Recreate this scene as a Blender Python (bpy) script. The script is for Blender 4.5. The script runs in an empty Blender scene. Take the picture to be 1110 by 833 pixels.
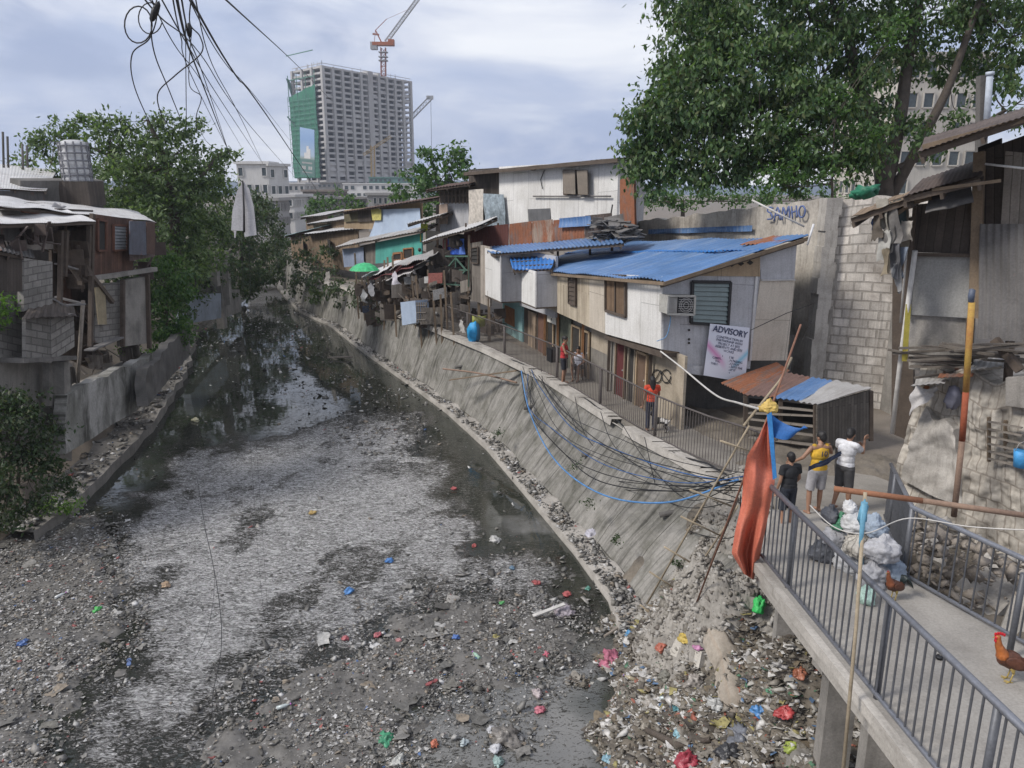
import bpy, bmesh, math, random
import numpy as np
from mathutils import Vector, Matrix, Euler, noise as mn
random.seed(7); RN = np.random.default_rng(7)
C = bpy.context.scene.collection
F = 830.0; PITCH = math.atan(211/830.0); CH = 9.3      # lens (photo pixels), tilt, camera height above the water
cp, sp = math.cos(PITCH), math.sin(PITCH)
def ray(u, v):
    a = (u-555)/F; b = (416.5-v)/F
    return Vector((a, cp+sp*b, -sp+cp*b))
def G(u, v, z):                       # ground point seen at (u,v) on height z
    d = ray(u, v); t = (z-CH)/d.z
    return Vector((d.x*t, d.y*t, z))
def P(u, v, Y):                       # point at distance Y
    d = ray(u, v); t = Y/d.y
    return Vector((d.x*t, Y, CH+d.z*t))
class Plane:                          # vertical plane through two plan points
    def __init__(s, A, B):
        s.a = Vector((A[0], A[1])); s.b = Vector((B[0], B[1]))
        d = (s.b-s.a).normalized(); s.d = Vector((d.x, d.y, 0)); s.n = Vector((d.y, -d.x, 0))
        if s.n.y > 0: s.n = -s.n      # normal towards the camera side
    def __call__(s, u, v, off=0.0):
        r = ray(u, v); a = Vector((s.a.x, s.a.y, 0)) + s.n*off
        t = s.n.dot(a)/s.n.dot(r)
        return Vector((0, 0, CH)) + r*t
    def q(s, u0, v0, u1, v1, off=0.0):        # u0,v0 = top-left; u1,v1 = bottom-right; heights taken on their own side
        return [s(u0, v1, off), s(u1, v1, off), s(u1, v0, off), s(u0, v0, off)]
    def q4(s, bl, br, tr, tl, off=0.0):
        return [s(*bl, off), s(*br, off), s(*tr, off), s(*tl, off)]
    def shift(s, o):
        return Plane((s.a.x+s.n.x*o, s.a.y+s.n.y*o), (s.b.x+s.n.x*o, s.b.y+s.n.y*o))
def uplane(u0, Y0, u1, Y1):            # plane through columns u0,u1 at distances Y0,Y1
    a = P(u0, 205, Y0); b = P(u1, 205, Y1)
    return Plane((a.x, a.y), (b.x, b.y))
def V3(*a): return Vector(a)
def nrm(q): return (q[1]-q[0]).cross(q[3]-q[0]).normalized()
class MB:
    def __init__(s): s.v = []; s.f = []; s.uv = []; s.sm = []
    def face(s, idx, uv, sm=False): s.f.append(tuple(idx)); s.uv.extend(uv); s.sm.append(sm)
    def quad(s, a, b, c, d, sm=False):
        n = len(s.v); s.v += [a, b, c, d]
        w = (b-a).length; w2 = (c-d).length; h = (d-a).length; h2 = (c-b).length
        o = random.random()*3 if False else 0
        s.face((n, n+1, n+2, n+3), [(o, 0), (w, 0), (max(w2, .01), h2), (o, h)], sm); return s
    def slab(s, q, t, n=None):
        q = [Vector(x) for x in q]
        n = nrm(q) if n is None else n
        k = [x-n*t for x in q]
        s.quad(*q); s.quad(k[1], k[0], k[3], k[2])
        for i in range(4):
            j = (i+1) % 4
            s.quad(q[j], q[i], k[i], k[j])
        return s
    def prism(s, pts, vec):
        pts = [Vector(x) for x in pts]; k = [x+vec for x in pts]; n = len(s.v); m = len(pts); s.v += pts+k
        ax = (pts[1]-pts[0]).normalized(); nn = (pts[1]-pts[0]).cross(pts[2]-pts[0]).normalized(); ay = nn.cross(ax)
        uv = [((x-pts[0]).dot(ax), (x-pts[0]).dot(ay)) for x in pts]
        s.face(range(n, n+m), uv); s.face(reversed(range(n+m, n+2*m)), list(reversed(uv)))
        for i in range(m):
            j = (i+1) % m; w = (pts[j]-pts[i]).length; h = vec.length
            s.face((n+j, n+i, n+m+i, n+m+j), [(w, 0), (0, 0), (0, h), (w, h)])
        return s
    def box(s, c, sz, rz=0, R=None):
        R = R or Matrix.Rotation(rz, 3, 'Z'); c = Vector(c); x, y, z = [a/2 for a in sz]
        k = [c+R@Vector(p) for p in ((-x,-y,-z),(x,-y,-z),(x,y,-z),(-x,y,-z),(-x,-y,z),(x,-y,z),(x,y,z),(-x,y,z))]
        for a in ((0,1,5,4),(1,2,6,5),(2,3,7,6),(3,0,4,7),(4,5,6,7),(3,2,1,0)): s.quad(*[k[i] for i in a])
        return s
    def beam(s, a, b, w, h=None, up=None):
        a = Vector(a); b = Vector(b); h = h or w; d = (b-a).normalized(); up = up or Vector((0, 0, 1))
        if abs(d.dot(up)) > .95: up = Vector((0, 1, 0))
        x = d.cross(up).normalized()*w/2; y = x.cross(d).normalized()*h/2
        A = [a-x-y, a+x-y, a+x+y, a-x+y]; B = [p+(b-a) for p in A]
        s.quad(A[3], A[2], A[1], A[0]); s.quad(*B)
        for i in range(4):
            j = (i+1) % 4; s.quad(A[i], A[j], B[j], B[i])
        return s
    def tube(s, pts, r, n=6, cap=True, sm=True):
        pts = [Vector(p) for p in pts]; m = len(pts); rr = r if isinstance(r, (list, tuple)) else [r]*m
        base = len(s.v); up = None; L = 0
        for i, p in enumerate(pts):
            d = (pts[min(i+1, m-1)]-pts[max(i-1, 0)])
            if d.length < 1e-6: d = Vector((0, 0, 1))
            d.normalize()
            if up is None: up = Vector((0, 0, 1)) if abs(d.z) < .9 else Vector((1, 0, 0))
            x = d.cross(up)
            if x.length < 1e-4: x = d.orthogonal()
            x.normalize(); y = x.cross(d).normalized(); up = y
            for k in range(n):
                a = 2*math.pi*k/n; s.v.append(p+(x*math.cos(a)+y*math.sin(a))*rr[i])
        for i in range(m-1):
            l2 = L+(pts[i+1]-pts[i]).length
            for k in range(n):
                a = base+i*n+k; b = base+i*n+(k+1) % n
                w = 2*math.pi*rr[i]/n
                s.face((a, b, b+n, a+n), [(k*w, L), ((k+1)*w, L), ((k+1)*w, l2), (k*w, l2)], sm)
            L = l2
        if cap:
            s.face(reversed(range(base, base+n)), [(0, 0)]*n); s.face(range(base+(m-1)*n, base+m*n), [(0, 0)]*n)
        return s
    def ell(s, c, r, n=10, R=None, jit=0):
        c = Vector(c); r = Vector(r) if hasattr(r, '__len__') else Vector((r, r, r)); base = len(s.v); m = max(4, n//2)
        for i in range(m+1):
            th = math.pi*i/m
            for k in range(n):
                a = 2*math.pi*k/n
                p = Vector((math.sin(th)*math.cos(a), math.sin(th)*math.sin(a), math.cos(th)))
                if jit: p *= 1+jit*(mn.noise(p*2.1+c*3)*1.0)
                p = Vector((p.x*r.x, p.y*r.y, p.z*r.z))
                if R: p = R@p
                s.v.append(c+p)
        for i in range(m):
            for k in range(n):
                a = base+i*n+k; b = base+i*n+(k+1) % n
                s.face((b, a, a+n, b+n), [(k*.1, i*.1)]*4, True)
        return s
    def grid(s, fn, nu, nv, sm=True, uvs=(1, 1)):
        base = len(s.v)
        for j in range(nv+1):
            for i in range(nu+1): s.v.append(fn(i/nu, j/nv))
        for j in range(nv):
            for i in range(nu):
                a = base+j*(nu+1)+i
                s.face((a, a+1, a+nu+2, a+nu+1), [(i/nu*uvs[0], j/nv*uvs[1]), ((i+1)/nu*uvs[0], j/nv*uvs[1]), ((i+1)/nu*uvs[0], (j+1)/nv*uvs[1]), (i/nu*uvs[0], (j+1)/nv*uvs[1])], sm)
        return s
    def corr(s, q, pitch=.076, amp=.012, nv=4, warp=.02, t=.006):
        a, b, c, d = [Vector(x) for x in q]; n = nrm([a, b, c, d]); w = (b-a).length
        nu = max(6, min(220, int(w/pitch*4))); sd = random.random()*50
        def fn(i, j, o=0):
            p = (a.lerp(b, i)).lerp(d.lerp(c, i), j)
            return p+n*(amp*math.sin(2*math.pi*i*w/pitch)+warp*mn.noise(Vector((i*w*.7+sd, j*2, sd)))*2+o)
        h = (d-a).length
        s.grid(lambda i, j: fn(i, j), nu, nv, True, (w, h))
        s.grid(lambda i, j: fn(1-i, j, -t), nu, nv, True, (w, h))
        return s
    def rough(s, q, t, nu, nv, amp, scale=1.0, edge=0.0):        # thick sheet with an uneven front and edge
        a, b, c, d = [Vector(x) for x in q]; n = nrm([a, b, c, d]); w = (b-a).length; h = (d-a).length; sd = random.random()*50
        def fr(i, j):
            p = (a.lerp(b, i)).lerp(d.lerp(c, i), j)
            e = edge*mn.noise(Vector((i*w*1.3, sd, 0)))*2*(j > .5)*(2*j-1)
            return p+n*amp*mn.fractal(p*scale+Vector((sd, 0, 0)), .9, 2.1, 4)+Vector((0, 0, e))
        s.grid(fr, nu, nv, True, (w, h))
        bk = lambda i, j: fr(1-i, j)-n*t
        s.grid(bk, nu, nv, True, (w, h))
        for (f1, f2, m) in ((lambda x: fr(x, 1), lambda x: fr(x, 1)-n*t, nu), (lambda x: fr(1-x, 0), lambda x: fr(1-x, 0)-n*t, nu), (lambda x: fr(0, x), lambda x: fr(0, x)-n*t, nv), (lambda x: fr(1, 1-x), lambda x: fr(1, 1-x)-n*t, nv)):
            s.grid(lambda i, j, f1=f1, f2=f2: f1(i).lerp(f2(i), j), m, 1, False, (w, t))
        return s
    def build(s, name, mat, parent=None, origin=None):
        me = bpy.data.meshes.new(name)
        if parent is not None: o0 = world_loc(parent)
        elif origin is not None: o0 = Vector(origin)
        else:
            xs = [p[0] for p in s.v]; ys = [p[1] for p in s.v]; zs = [p[2] for p in s.v]
            o0 = Vector(((min(xs)+max(xs))/2, (min(ys)+max(ys))/2, min(zs)))
        me.from_pydata([tuple(Vector(p)-o0) for p in s.v], [], s.f)
        uvl = me.uv_layers.new(name='UVMap'); uvl.data.foreach_set('uv', np.array(s.uv, dtype=np.float32).ravel())
        me.polygons.foreach_set('use_smooth', s.sm); me.update()
        ob = bpy.data.objects.new(name, me); C.objects.link(ob)
        for m in (mat if isinstance(mat, (list, tuple)) else [mat]): me.materials.append(m)
        if parent is not None: ob.parent = parent
        else: ob.location = o0
        return ob
def world_loc(o):
    l = Vector(o.location)
    while o.parent: o = o.parent; l += Vector(o.location)
    return l
def np_mesh(name, v, f, mat, parent=None, smooth=False):
    v = np.asarray(v, np.float64)
    o0 = np.array(world_loc(parent)) if parent is not None else np.array([(v[:, 0].min()+v[:, 0].max())/2, (v[:, 1].min()+v[:, 1].max())/2, v[:, 2].min()])
    me = bpy.data.meshes.new(name); f = np.asarray(f, np.int32); k = f.shape[1]
    me.vertices.add(len(v)); me.vertices.foreach_set('co', (v-o0).astype(np.float32).ravel())
    me.loops.add(f.size); me.loops.foreach_set('vertex_index', f.ravel())
    me.polygons.add(len(f)); me.polygons.foreach_set('loop_start', np.arange(0, f.size, k, dtype=np.int32)); me.polygons.foreach_set('loop_total', np.full(len(f), k, np.int32))
    if smooth: me.polygons.foreach_set('use_smooth', np.ones(len(f), bool))
    me.update(); me.validate()
    ob = bpy.data.objects.new(name, me); C.objects.link(ob); me.materials.append(mat)
    if parent is not None: ob.parent = parent
    else: ob.location = o0
    return ob
def tag(o, label=None, cat=None, group=None, kind=None):
    if label: o['label'] = label
    if cat: o['category'] = cat
    if group: o['group'] = group
    if kind: o['kind'] = kind
    return o
def thing(name, label, cat, loc, group=None):
    o = bpy.data.objects.new(name, None); C.objects.link(o); o.location = Vector(loc); o.empty_display_size = .1
    return tag(o, label, cat, group)
def one(name, mb, mat, label, cat, group=None, kind=None):
    return tag(mb.build(name, mat), label, cat, group, kind)
def copy_tree(o, parent=None):
    c = o.copy(); C.objects.link(c); c.parent = parent
    for ch in list(o.children): copy_tree(ch, c)
    return c
def jitter(p, s): return Vector(p)+Vector((random.uniform(-s, s), random.uniform(-s, s), random.uniform(-s, s)))
def curve(pts, n=10):                  # catmull-rom through points
    pts = [Vector(p) for p in pts]; out = []
    for i in range(len(pts)-1):
        p0 = pts[max(i-1, 0)]; p1 = pts[i]; p2 = pts[i+1]; p3 = pts[min(i+2, len(pts)-1)]
        for k in range(n):
            t = k/n; out.append(.5*((2*p1)+(p2-p0)*t+(2*p0-5*p1+4*p2-p3)*t*t+(3*p1-p0-3*p2+p3)*t**3))
    return out+[pts[-1]]
def sag(a, b, s, n=16):
    a = Vector(a); b = Vector(b)
    return [a.lerp(b, i/n)-Vector((0, 0, 4*s*(i/n)*(1-i/n))) for i in range(n+1)]

# ------------------------------------------------------------------ materials
def newmat(name):
    m = bpy.data.materials.new(name); m.use_nodes = True; nt = m.node_tree; nt.nodes.clear()
    out = nt.nodes.new('ShaderNodeOutputMaterial'); b = nt.nodes.new('ShaderNodeBsdfPrincipled'); nt.links.new(b.outputs[0], out.inputs[0])
    return m, nt, b
def N(nt, t, **kw):
    n = nt.nodes.new(t)
    for k, v in kw.items():
        if k[0] == '_': setattr(n, k[1:], v)
        else: n.inputs[k.replace('_', ' ')].default_value = v
    return n
def rgba(c): return (c[0], c[1], c[2], 1)
def mix(nt, fac, a, b, mode='MIX'):
    n = nt.nodes.new('ShaderNodeMix'); n.data_type = 'RGBA'; n.blend_type = mode
    for s, x in ((0, fac), (6, a), (7, b)):
        if hasattr(x, 'is_output'): nt.links.new(x, n.inputs[s])
        else: n.inputs[s].default_value = x if s == 0 else rgba(x)
    return n.outputs[2]
def mth(nt, op, a, b=0.0, c=None):
    n = nt.nodes.new('ShaderNodeMath'); n.operation = op
    for s, x in enumerate((a, b) if c is None else (a, b, c)):
        if hasattr(x, 'is_output'): nt.links.new(x, n.inputs[s])
        else: n.inputs[s].default_value = x
    return n.outputs[0]
def rng(nt, x, a, b, c=0.0, d=1.0):
    n = nt.nodes.new('ShaderNodeMapRange'); nt.links.new(x, n.inputs[0])
    for i, k in enumerate((a, b, c, d)): n.inputs[i+1].default_value = k
    return n.outputs[0]
def ramp(nt, x, stops, const=False):
    n = nt.nodes.new('ShaderNodeValToRGB'); e = n.color_ramp
    if const: e.interpolation = 'CONSTANT'
    while len(e.elements) < len(stops): e.elements.new(.5)
    for el, (p, c) in zip(e.elements, stops): el.position = p; el.color = rgba(c)
    nt.links.new(x, n.inputs[0]); return n.outputs[0]
def noi(nt, vec, scale, detail=6, rough=.6, dist=0):
    n = N(nt, 'ShaderNodeTexNoise', Scale=scale, Detail=detail, Roughness=rough, Distortion=dist); nt.links.new(vec, n.inputs['Vector']); return n.outputs['Fac']
def smap(nt, vec, sc):
    n = nt.nodes.new('ShaderNodeMapping'); n.inputs['Scale'].default_value = sc; nt.links.new(vec, n.inputs['Vector']); return n.outputs[0]
_m = {}
def surf(name, base, dark=None, scale=1.5, stain=.6, streak=.4, streakc=None, rust=0, rustc=(.16, .065, .035), bump=.3, rough=.85, pattern=None, metal=0, spec=.3, var=.12, pcol=None, fine=30, psize=None, sf=(5.0, .35), sth=(.48, .75)):
    if name in _m: return _m[name]
    dark = dark or tuple(x*.45 for x in base); streakc = streakc or tuple(x*.35 for x in base)
    m, nt, b = newmat(name); tc = nt.nodes.new('ShaderNodeTexCoord'); ob = tc.outputs['Object']; uv = tc.outputs['UV']
    info = nt.nodes.new('ShaderNodeObjectInfo'); add = N(nt, 'ShaderNodeVectorMath', _operation='ADD'); nt.links.new(ob, add.inputs[0])
    cx = nt.nodes.new('ShaderNodeCombineXYZ'); nt.links.new(mth(nt, 'MULTIPLY', info.outputs['Random'], 37.0), cx.inputs[0]); nt.links.new(cx.outputs[0], add.inputs[1]); ob = add.outputs[0]
    col = base; h = None
    if pattern:
        pw, ph, mor = psize or {'block': (.4, .2, .018), 'plank': (2.2, .14, .008), 'panel': (2.4, 1.2, .01), 'hplank': (2.2, .14, .008), 'brick': (.22, .075, .01)}[pattern]
        vec = uv
        if pattern in ('plank', 'panel'):
            sx = nt.nodes.new('ShaderNodeSeparateXYZ'); cb = nt.nodes.new('ShaderNodeCombineXYZ'); nt.links.new(uv, sx.inputs[0]); nt.links.new(sx.outputs[1], cb.inputs[0]); nt.links.new(sx.outputs[0], cb.inputs[1]); vec = cb.outputs[0]
        wob = N(nt, 'ShaderNodeTexNoise', Scale=2.0, Detail=2.0); nt.links.new(ob, wob.inputs['Vector'])
        ad = N(nt, 'ShaderNodeVectorMath', _operation='MULTIPLY_ADD'); nt.links.new(wob.outputs['Color'], ad.inputs[0]); ad.inputs[1].default_value = (.03,)*3; nt.links.new(vec, ad.inputs[2])
        br = N(nt, 'ShaderNodeTexBrick', Scale=1.0, Mortar_Size=mor, Brick_Width=pw, Row_Height=ph, Mortar_Smooth=.3)
        nt.links.new(ad.outputs[0], br.inputs['Vector'])
        k = .3 if pattern != 'panel' else .1
        br.inputs['Color1'].default_value = rgba([x*(1+k*.6) for x in base]); br.inputs['Color2'].default_value = rgba([x*(1-k) for x in base]); br.inputs['Mortar'].default_value = rgba(pcol or [x*.5 for x in base])
        col = br.outputs['Color']; h = mth(nt, 'MULTIPLY', br.outputs['Fac'], -.6)
    n1 = noi(nt, ob, scale, 8, .65, .3); col = mix(nt, mth(nt, 'MULTIPLY', rng(nt, n1, .42, .72), stain), col, dark)
    if streak:
        ns = noi(nt, smap(nt, uv, (sf[0], sf[1], 1)), 1.6, 6, .65, .4); n3 = noi(nt, ob, .6, 3)
        col = mix(nt, mth(nt, 'MULTIPLY', mth(nt, 'MULTIPLY', rng(nt, ns, *sth), rng(nt, n3, .3, .6, .3, 1)), streak), col, streakc)
    if rust:
        nr = noi(nt, smap(nt, uv, (1.6, .5, 1)), 1.3, 8, .7, .6)
        lo = .75-rust*.45
        rc = mix(nt, noi(nt, ob, 9, 4), rustc, tuple(min(1, x*2.3) for x in rustc))
        col = mix(nt, rng(nt, nr, lo, lo+.12), col, rc)
    nf = noi(nt, ob, fine, 5, .7)
    col = mix(nt, 1.0, col, ramp(nt, nf, [(.25, (.72,)*3), (.75, (1.12,)*3)]), 'MULTIPLY')
    hs = N(nt, 'ShaderNodeHueSaturation'); nt.links.new(col, hs.inputs['Color']); nt.links.new(rng(nt, info.outputs['Random'], 0, 1, 1-var, 1+var), hs.inputs['Value'])
    nt.links.new(hs.outputs[0], b.inputs['Base Color'])
    b.inputs['Roughness'].default_value = rough; b.inputs['Metallic'].default_value = metal; b.inputs['Specular IOR Level'].default_value = spec
    hh = mth(nt, 'ADD', mth(nt, 'MULTIPLY', nf, .35), mth(nt, 'MULTIPLY', n1, .6))
    if h is not None: hh = mth(nt, 'ADD', hh, h)
    bp = N(nt, 'ShaderNodeBump', Strength=bump, Distance=.03); nt.links.new(hh, bp.inputs['Height']); nt.links.new(bp.outputs[0], b.inputs['Normal'])
    _m[name] = m; return m
def plain(name, c, rough=.6, var=.15, metal=0, trans=0, emis=0, sheen=0, bump=0):
    if name in _m: return _m[name]
    m, nt, b = newmat(name); tc = nt.nodes.new('ShaderNodeTexCoord')
    n = noi(nt, tc.outputs['Object'], 6, 5); col = mix(nt, 1.0, c, ramp(nt, n, [(.3, (1-var*1.6,)*3), (.7, (1+var,)*3)]), 'MULTIPLY')
    nt.links.new(col, b.inputs['Base Color']); b.inputs['Roughness'].default_value = rough; b.inputs['Metallic'].default_value = metal
    if bump:
        bp = N(nt, 'ShaderNodeBump', Strength=bump, Distance=.03); nt.links.new(noi(nt, tc.outputs['Object'], 9, 4), bp.inputs['Height']); nt.links.new(bp.outputs[0], b.inputs['Normal'])
    _m[name] = m; return m
def leafmat(name, cols, transl=.35):
    m, nt, b = newmat(name); ge = nt.nodes.new('ShaderNodeNewGeometry')
    st = [((i+.0)/max(1, len(cols)-1), c) for i, c in enumerate(cols)]
    col = ramp(nt, ge.outputs['Random Per Island'], st); nt.links.new(col, b.inputs['Base Color'])
    b.inputs['Roughness'].default_value = .45; b.inputs['Specular IOR Level'].default_value = .35
    tr = nt.nodes.new('ShaderNodeBsdfTranslucent'); nt.links.new(mix(nt, 1.0, col, (1.3, 1.5, .6), 'MULTIPLY'), tr.inputs[0])
    mx = nt.nodes.new('ShaderNodeMixShader'); mx.inputs[0].default_value = transl; nt.links.new(b.outputs[0], mx.inputs[1]); nt.links.new(tr.outputs[0], mx.inputs[2])
    nt.links.new(mx.outputs[0], nt.nodes['Material Output'].inputs[0]); return m
def islandmat(name, stops, rough=.7):
    m, nt, b = newmat(name); ge = nt.nodes.new('ShaderNodeNewGeometry')
    col = ramp(nt, ge.outputs['Random Per Island'], stops, True)
    tc = nt.nodes.new('ShaderNodeTexCoord'); n = noi(nt, tc.outputs['Object'], 14, 4)
    col = mix(nt, 1.0, col, ramp(nt, n, [(.3, (.55,)*3), (.7, (1.15,)*3)]), 'MULTIPLY')
    nt.links.new(col, b.inputs['Base Color']); b.inputs['Roughness'].default_value = rough; return m

CONC = surf('concrete_weathered', (.30, .28, .255), (.10, .095, .085), 1.2, .75, .6, bump=.5)
CONCL = surf('concrete_pale', (.46, .43, .39), (.16, .145, .125), 1.3, .7, .5, (.07, .06, .05), bump=.45)
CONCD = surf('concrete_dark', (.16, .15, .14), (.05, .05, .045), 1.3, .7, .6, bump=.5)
MOSS = surf('concrete_mossy', (.31, .295, .27), (.10, .098, .075), 1.3, .9, .9, (.05, .048, .04), bump=1.0, fine=14, sf=(2.2, .22), sth=(.45, .66), pattern='panel', psize=(7, 3.1, .02), pcol=(.10, .095, .08))
MOSSL = surf('concrete_stained', (.34, .33, .31), (.12, .12, .10), .6, .95, .95, (.05, .048, .04), bump=1.0, fine=12, sf=(.8, .2), sth=(.46, .6))
BLOCK = surf('hollow_block', (.26, .245, .225), (.10, .095, .085), 1.0, .6, .5, pattern='block', bump=.8, pcol=(.15, .14, .13))
BLOCKL = surf('hollow_block_pale', (.66, .61, .55), (.20, .17, .14), .8, .75, .55, (.06, .05, .04), pattern='block', bump=1.0, pcol=(.40, .37, .33), psize=(.50, .27, .028))
PLY_W = surf('board_white', (.74, .725, .70), (.48, .46, .42), .8, .5, .45, (.24, .21, .18), pattern='panel', bump=.12, rough=.6, var=.05)
PLY_G = surf('board_grey_and_shade', (.50, .50, .52), (.30, .29, .29), .8, .65, .55, (.16, .15, .14), pattern='panel', bump=.12, rough=.65, var=.05)  # grey boards, also the painted shade on side walls of white rooms
PLY_C = surf('board_cream', (.56, .50, .42), (.36, .30, .24), .9, .6, .45, (.17, .13, .09), pattern='panel', bump=.15, var=.05)
PLY_T = surf('board_tan', (.42, .32, .21), (.24, .16, .1), 1.2, .6, .5, pattern='panel', bump=.2)
WOODC = surf('boards_cream', (.50, .43, .33), (.26, .2, .14), 1.0, .6, .5, pattern='plank', bump=.5)
WOODR = surf('boards_redbrown', (.15, .085, .062), (.045, .03, .025), 1.2, .8, .7, pattern='plank', bump=.6)
WOODD = surf('boards_dark', (.10, .082, .07), (.04, .034, .03), 1.4, .7, .5, pattern='plank', bump=.6)
WOODG = surf('boards_grey', (.21, .185, .16), (.085, .075, .065), 1.3, .7, .6, pattern='plank', bump=.5)
TIMB = surf('timber', (.24, .18, .125), (.09, .07, .05), 3, .6, .3, bump=.3)
TIMBD = surf('timber_dark', (.115, .09, .072), (.04, .03, .025), 3, .6, .3, bump=.3)
BAMB = surf('bamboo', (.40, .33, .235), (.2, .16, .11), 5, .6, .2, bump=.2)
RUSTY = surf('iron_rusty', (.20, .165, .15), (.09, .06, .05), 1.5, .6, .7, (.05, .025, .018), rust=.85, bump=.2, rough=.8)
RUSTB = surf('iron_brown_dark', (.11, .085, .075), (.04, .03, .027), 1.2, .8, .7, rust=.22, bump=.2, rough=.75)
TIN = surf('iron_grey', (.42, .41, .40), (.2, .18, .165), 1.0, .6, .55, (.12, .09, .075), rust=.35, bump=.15, rough=.6, spec=.5)
TIND = surf('iron_dull', (.2, .19, .185), (.09, .085, .08), 1.2, .7, .6, rust=.4, bump=.15, rough=.7)
TINL = surf('iron_pale', (.60, .59, .58), (.34, .32, .3), 1.0, .55, .5, (.2, .15, .12), rust=.22, bump=.12, rough=.5, spec=.5)
BLUER = surf('iron_blue', (.10, .20, .40), (.055, .115, .23), .9, .8, .8, (.30, .36, .45), rust=.24, bump=.12, rough=.45, spec=.5, var=.04)
TURQ = surf('paint_turquoise', (.11, .42, .36), (.07, .22, .19), 1, .5, .4, bump=.15)
TURQL = surf('paint_pale_turquoise', (.28, .47, .47), (.16, .25, .25), 1, .5, .4, bump=.15)
BLUEP = surf('sheet_pale_blue', (.40, .48, .60), (.24, .29, .38), 1.0, .6, .45, (.5, .55, .62), bump=.35, rough=.5)
BLUEG = surf('sheet_blue_grey', (.30, .35, .46), (.15, .17, .23), 1.5, .6, .5, bump=.35, rough=.5)
REDDOOR = surf('paint_maroon', (.13, .035, .035), (.06, .02, .02), 2, .5, .4, bump=.2)
BRNDOOR = surf('paint_brown', (.15, .10, .07), (.07, .045, .03), 2, .5, .4, bump=.2)
STEEL = surf('railing_paint', (.13, .135, .15), (.07, .07, .075), 3, .6, .1, rust=.18, bump=.15, rough=.5, spec=.5, metal=.3)
STEELL = surf('rail_pipe', (.22, .23, .26), (.12, .12, .13), 3, .6, .1, rust=.2, bump=.1, rough=.42, spec=.5, metal=.4)
PIPEO = surf('pipe_orange', (.27, .125, .07), (.14, .07, .045), 3, .6, .2, rust=.5, bump=.3)
PIPEY = surf('pole_yellow', (.42, .27, .07), (.3, .09, .05), 1.5, .9, .2, rust=.3, bump=.2)
PVC = plain('pvc_white', (.52, .5, .47), .5)
BLACK = plain('cable_black', (.014, .014, .016), .5)
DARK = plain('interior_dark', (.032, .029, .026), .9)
GLASSD = plain('glass_dark', (.06, .075, .08), .15)
TARPO = surf('tarp_orange', (.58, .165, .10), (.42, .11, .075), 2.2, .7, .4, (.62, .28, .2), bump=.6, rough=.6, var=0)
TARPB = surf('tarp_blue', (.03, .13, .38), (.02, .08, .24), 3, .7, .3, bump=.4, rough=.6, var=0)
WHITE = plain('plastic_white', (.62, .62, .63), .5, bump=.5)
def colr(name, c, rough=.55): return plain(name, c, rough, .2, bump=.3)
BARK = surf('bark', (.11, .09, .075), (.045, .038, .032), 5, .6, .3, bump=.8)
BARKL = surf('bark_pale', (.3, .26, .22), (.14, .12, .1), 5, .6, .3, bump=.6)
LEAF_D = leafmat('leaves_deep', [(.03, .062, .03), (.055, .105, .043), (.09, .155, .06), (.17, .24, .10), (.045, .08, .04), (.11, .125, .05)])
LEAF_M = leafmat('leaves_mid', [(.03, .065, .022), (.05, .11, .035), (.08, .155, .045), (.12, .2, .06), (.04, .08, .03)])
LEAF_L = leafmat('leaves_light', [(.05, .11, .025), (.1, .2, .04), (.15, .27, .05), (.2, .32, .07), (.07, .13, .03)])
LEAF_V = leafmat('leaves_vine', [(.03, .052, .028), (.05, .08, .038), (.065, .105, .05), (.1, .11, .065), (.04, .055, .035)])
# ------------------------------------------------------------------ numpy helpers
_T = RN.random((256, 256))
def vn(x, y):
    xi = np.floor(x).astype(int); yi = np.floor(y).astype(int); fx = x-xi; fy = y-yi; fx = fx*fx*(3-2*fx); fy = fy*fy*(3-2*fy)
    g = lambda a, b: _T[a & 255, b & 255]
    return (g(xi, yi)*(1-fx)+g(xi+1, yi)*fx)*(1-fy)+(g(xi, yi+1)*(1-fx)+g(xi+1, yi+1)*fx)*fy
def fbm(x, y, o=5, g=.5):
    s = 0; a = 1; t = 0
    for i in range(o): s = s+a*vn(x*2**i+17.3*i, y*2**i+9.1*i); t += a; a *= g
    return s/t
def pix(x, y, z):
    z = z-CH; fw = y*cp-z*sp; up = y*sp+z*cp
    return 555+F*x/fw, 416.5-F*up/fw
def inpoly(u, v, poly):
    ins = np.zeros(u.shape, bool); n = len(poly)
    for i in range(n):
        x1, y1 = poly[i]; x2, y2 = poly[(i+1) % n]
        c = ((y1 > v) != (y2 > v)) & (u < (x2-x1)*(v-y1)/((y2-y1) or 1e-9)+x1); ins ^= c
    return ins
def softmask(x, y, polys, z=0.0, wob=.9, soft=.5, k=10):
    r = np.random.default_rng(3); out = np.zeros(x.shape)
    nx = (fbm(x*.8, y*.8, 4)-.5)*wob*2; ny = (fbm(x*.8+40, y*.8+11, 4)-.5)*wob*2
    for i in range(k):
        dx, dy = r.normal(0, soft, 2); u, v = pix(x+nx+dx, y+ny+dy, z); m = np.zeros(x.shape, bool)
        for p in polys: m |= inpoly(u, v, p)
        out += m
    return out/k
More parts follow.
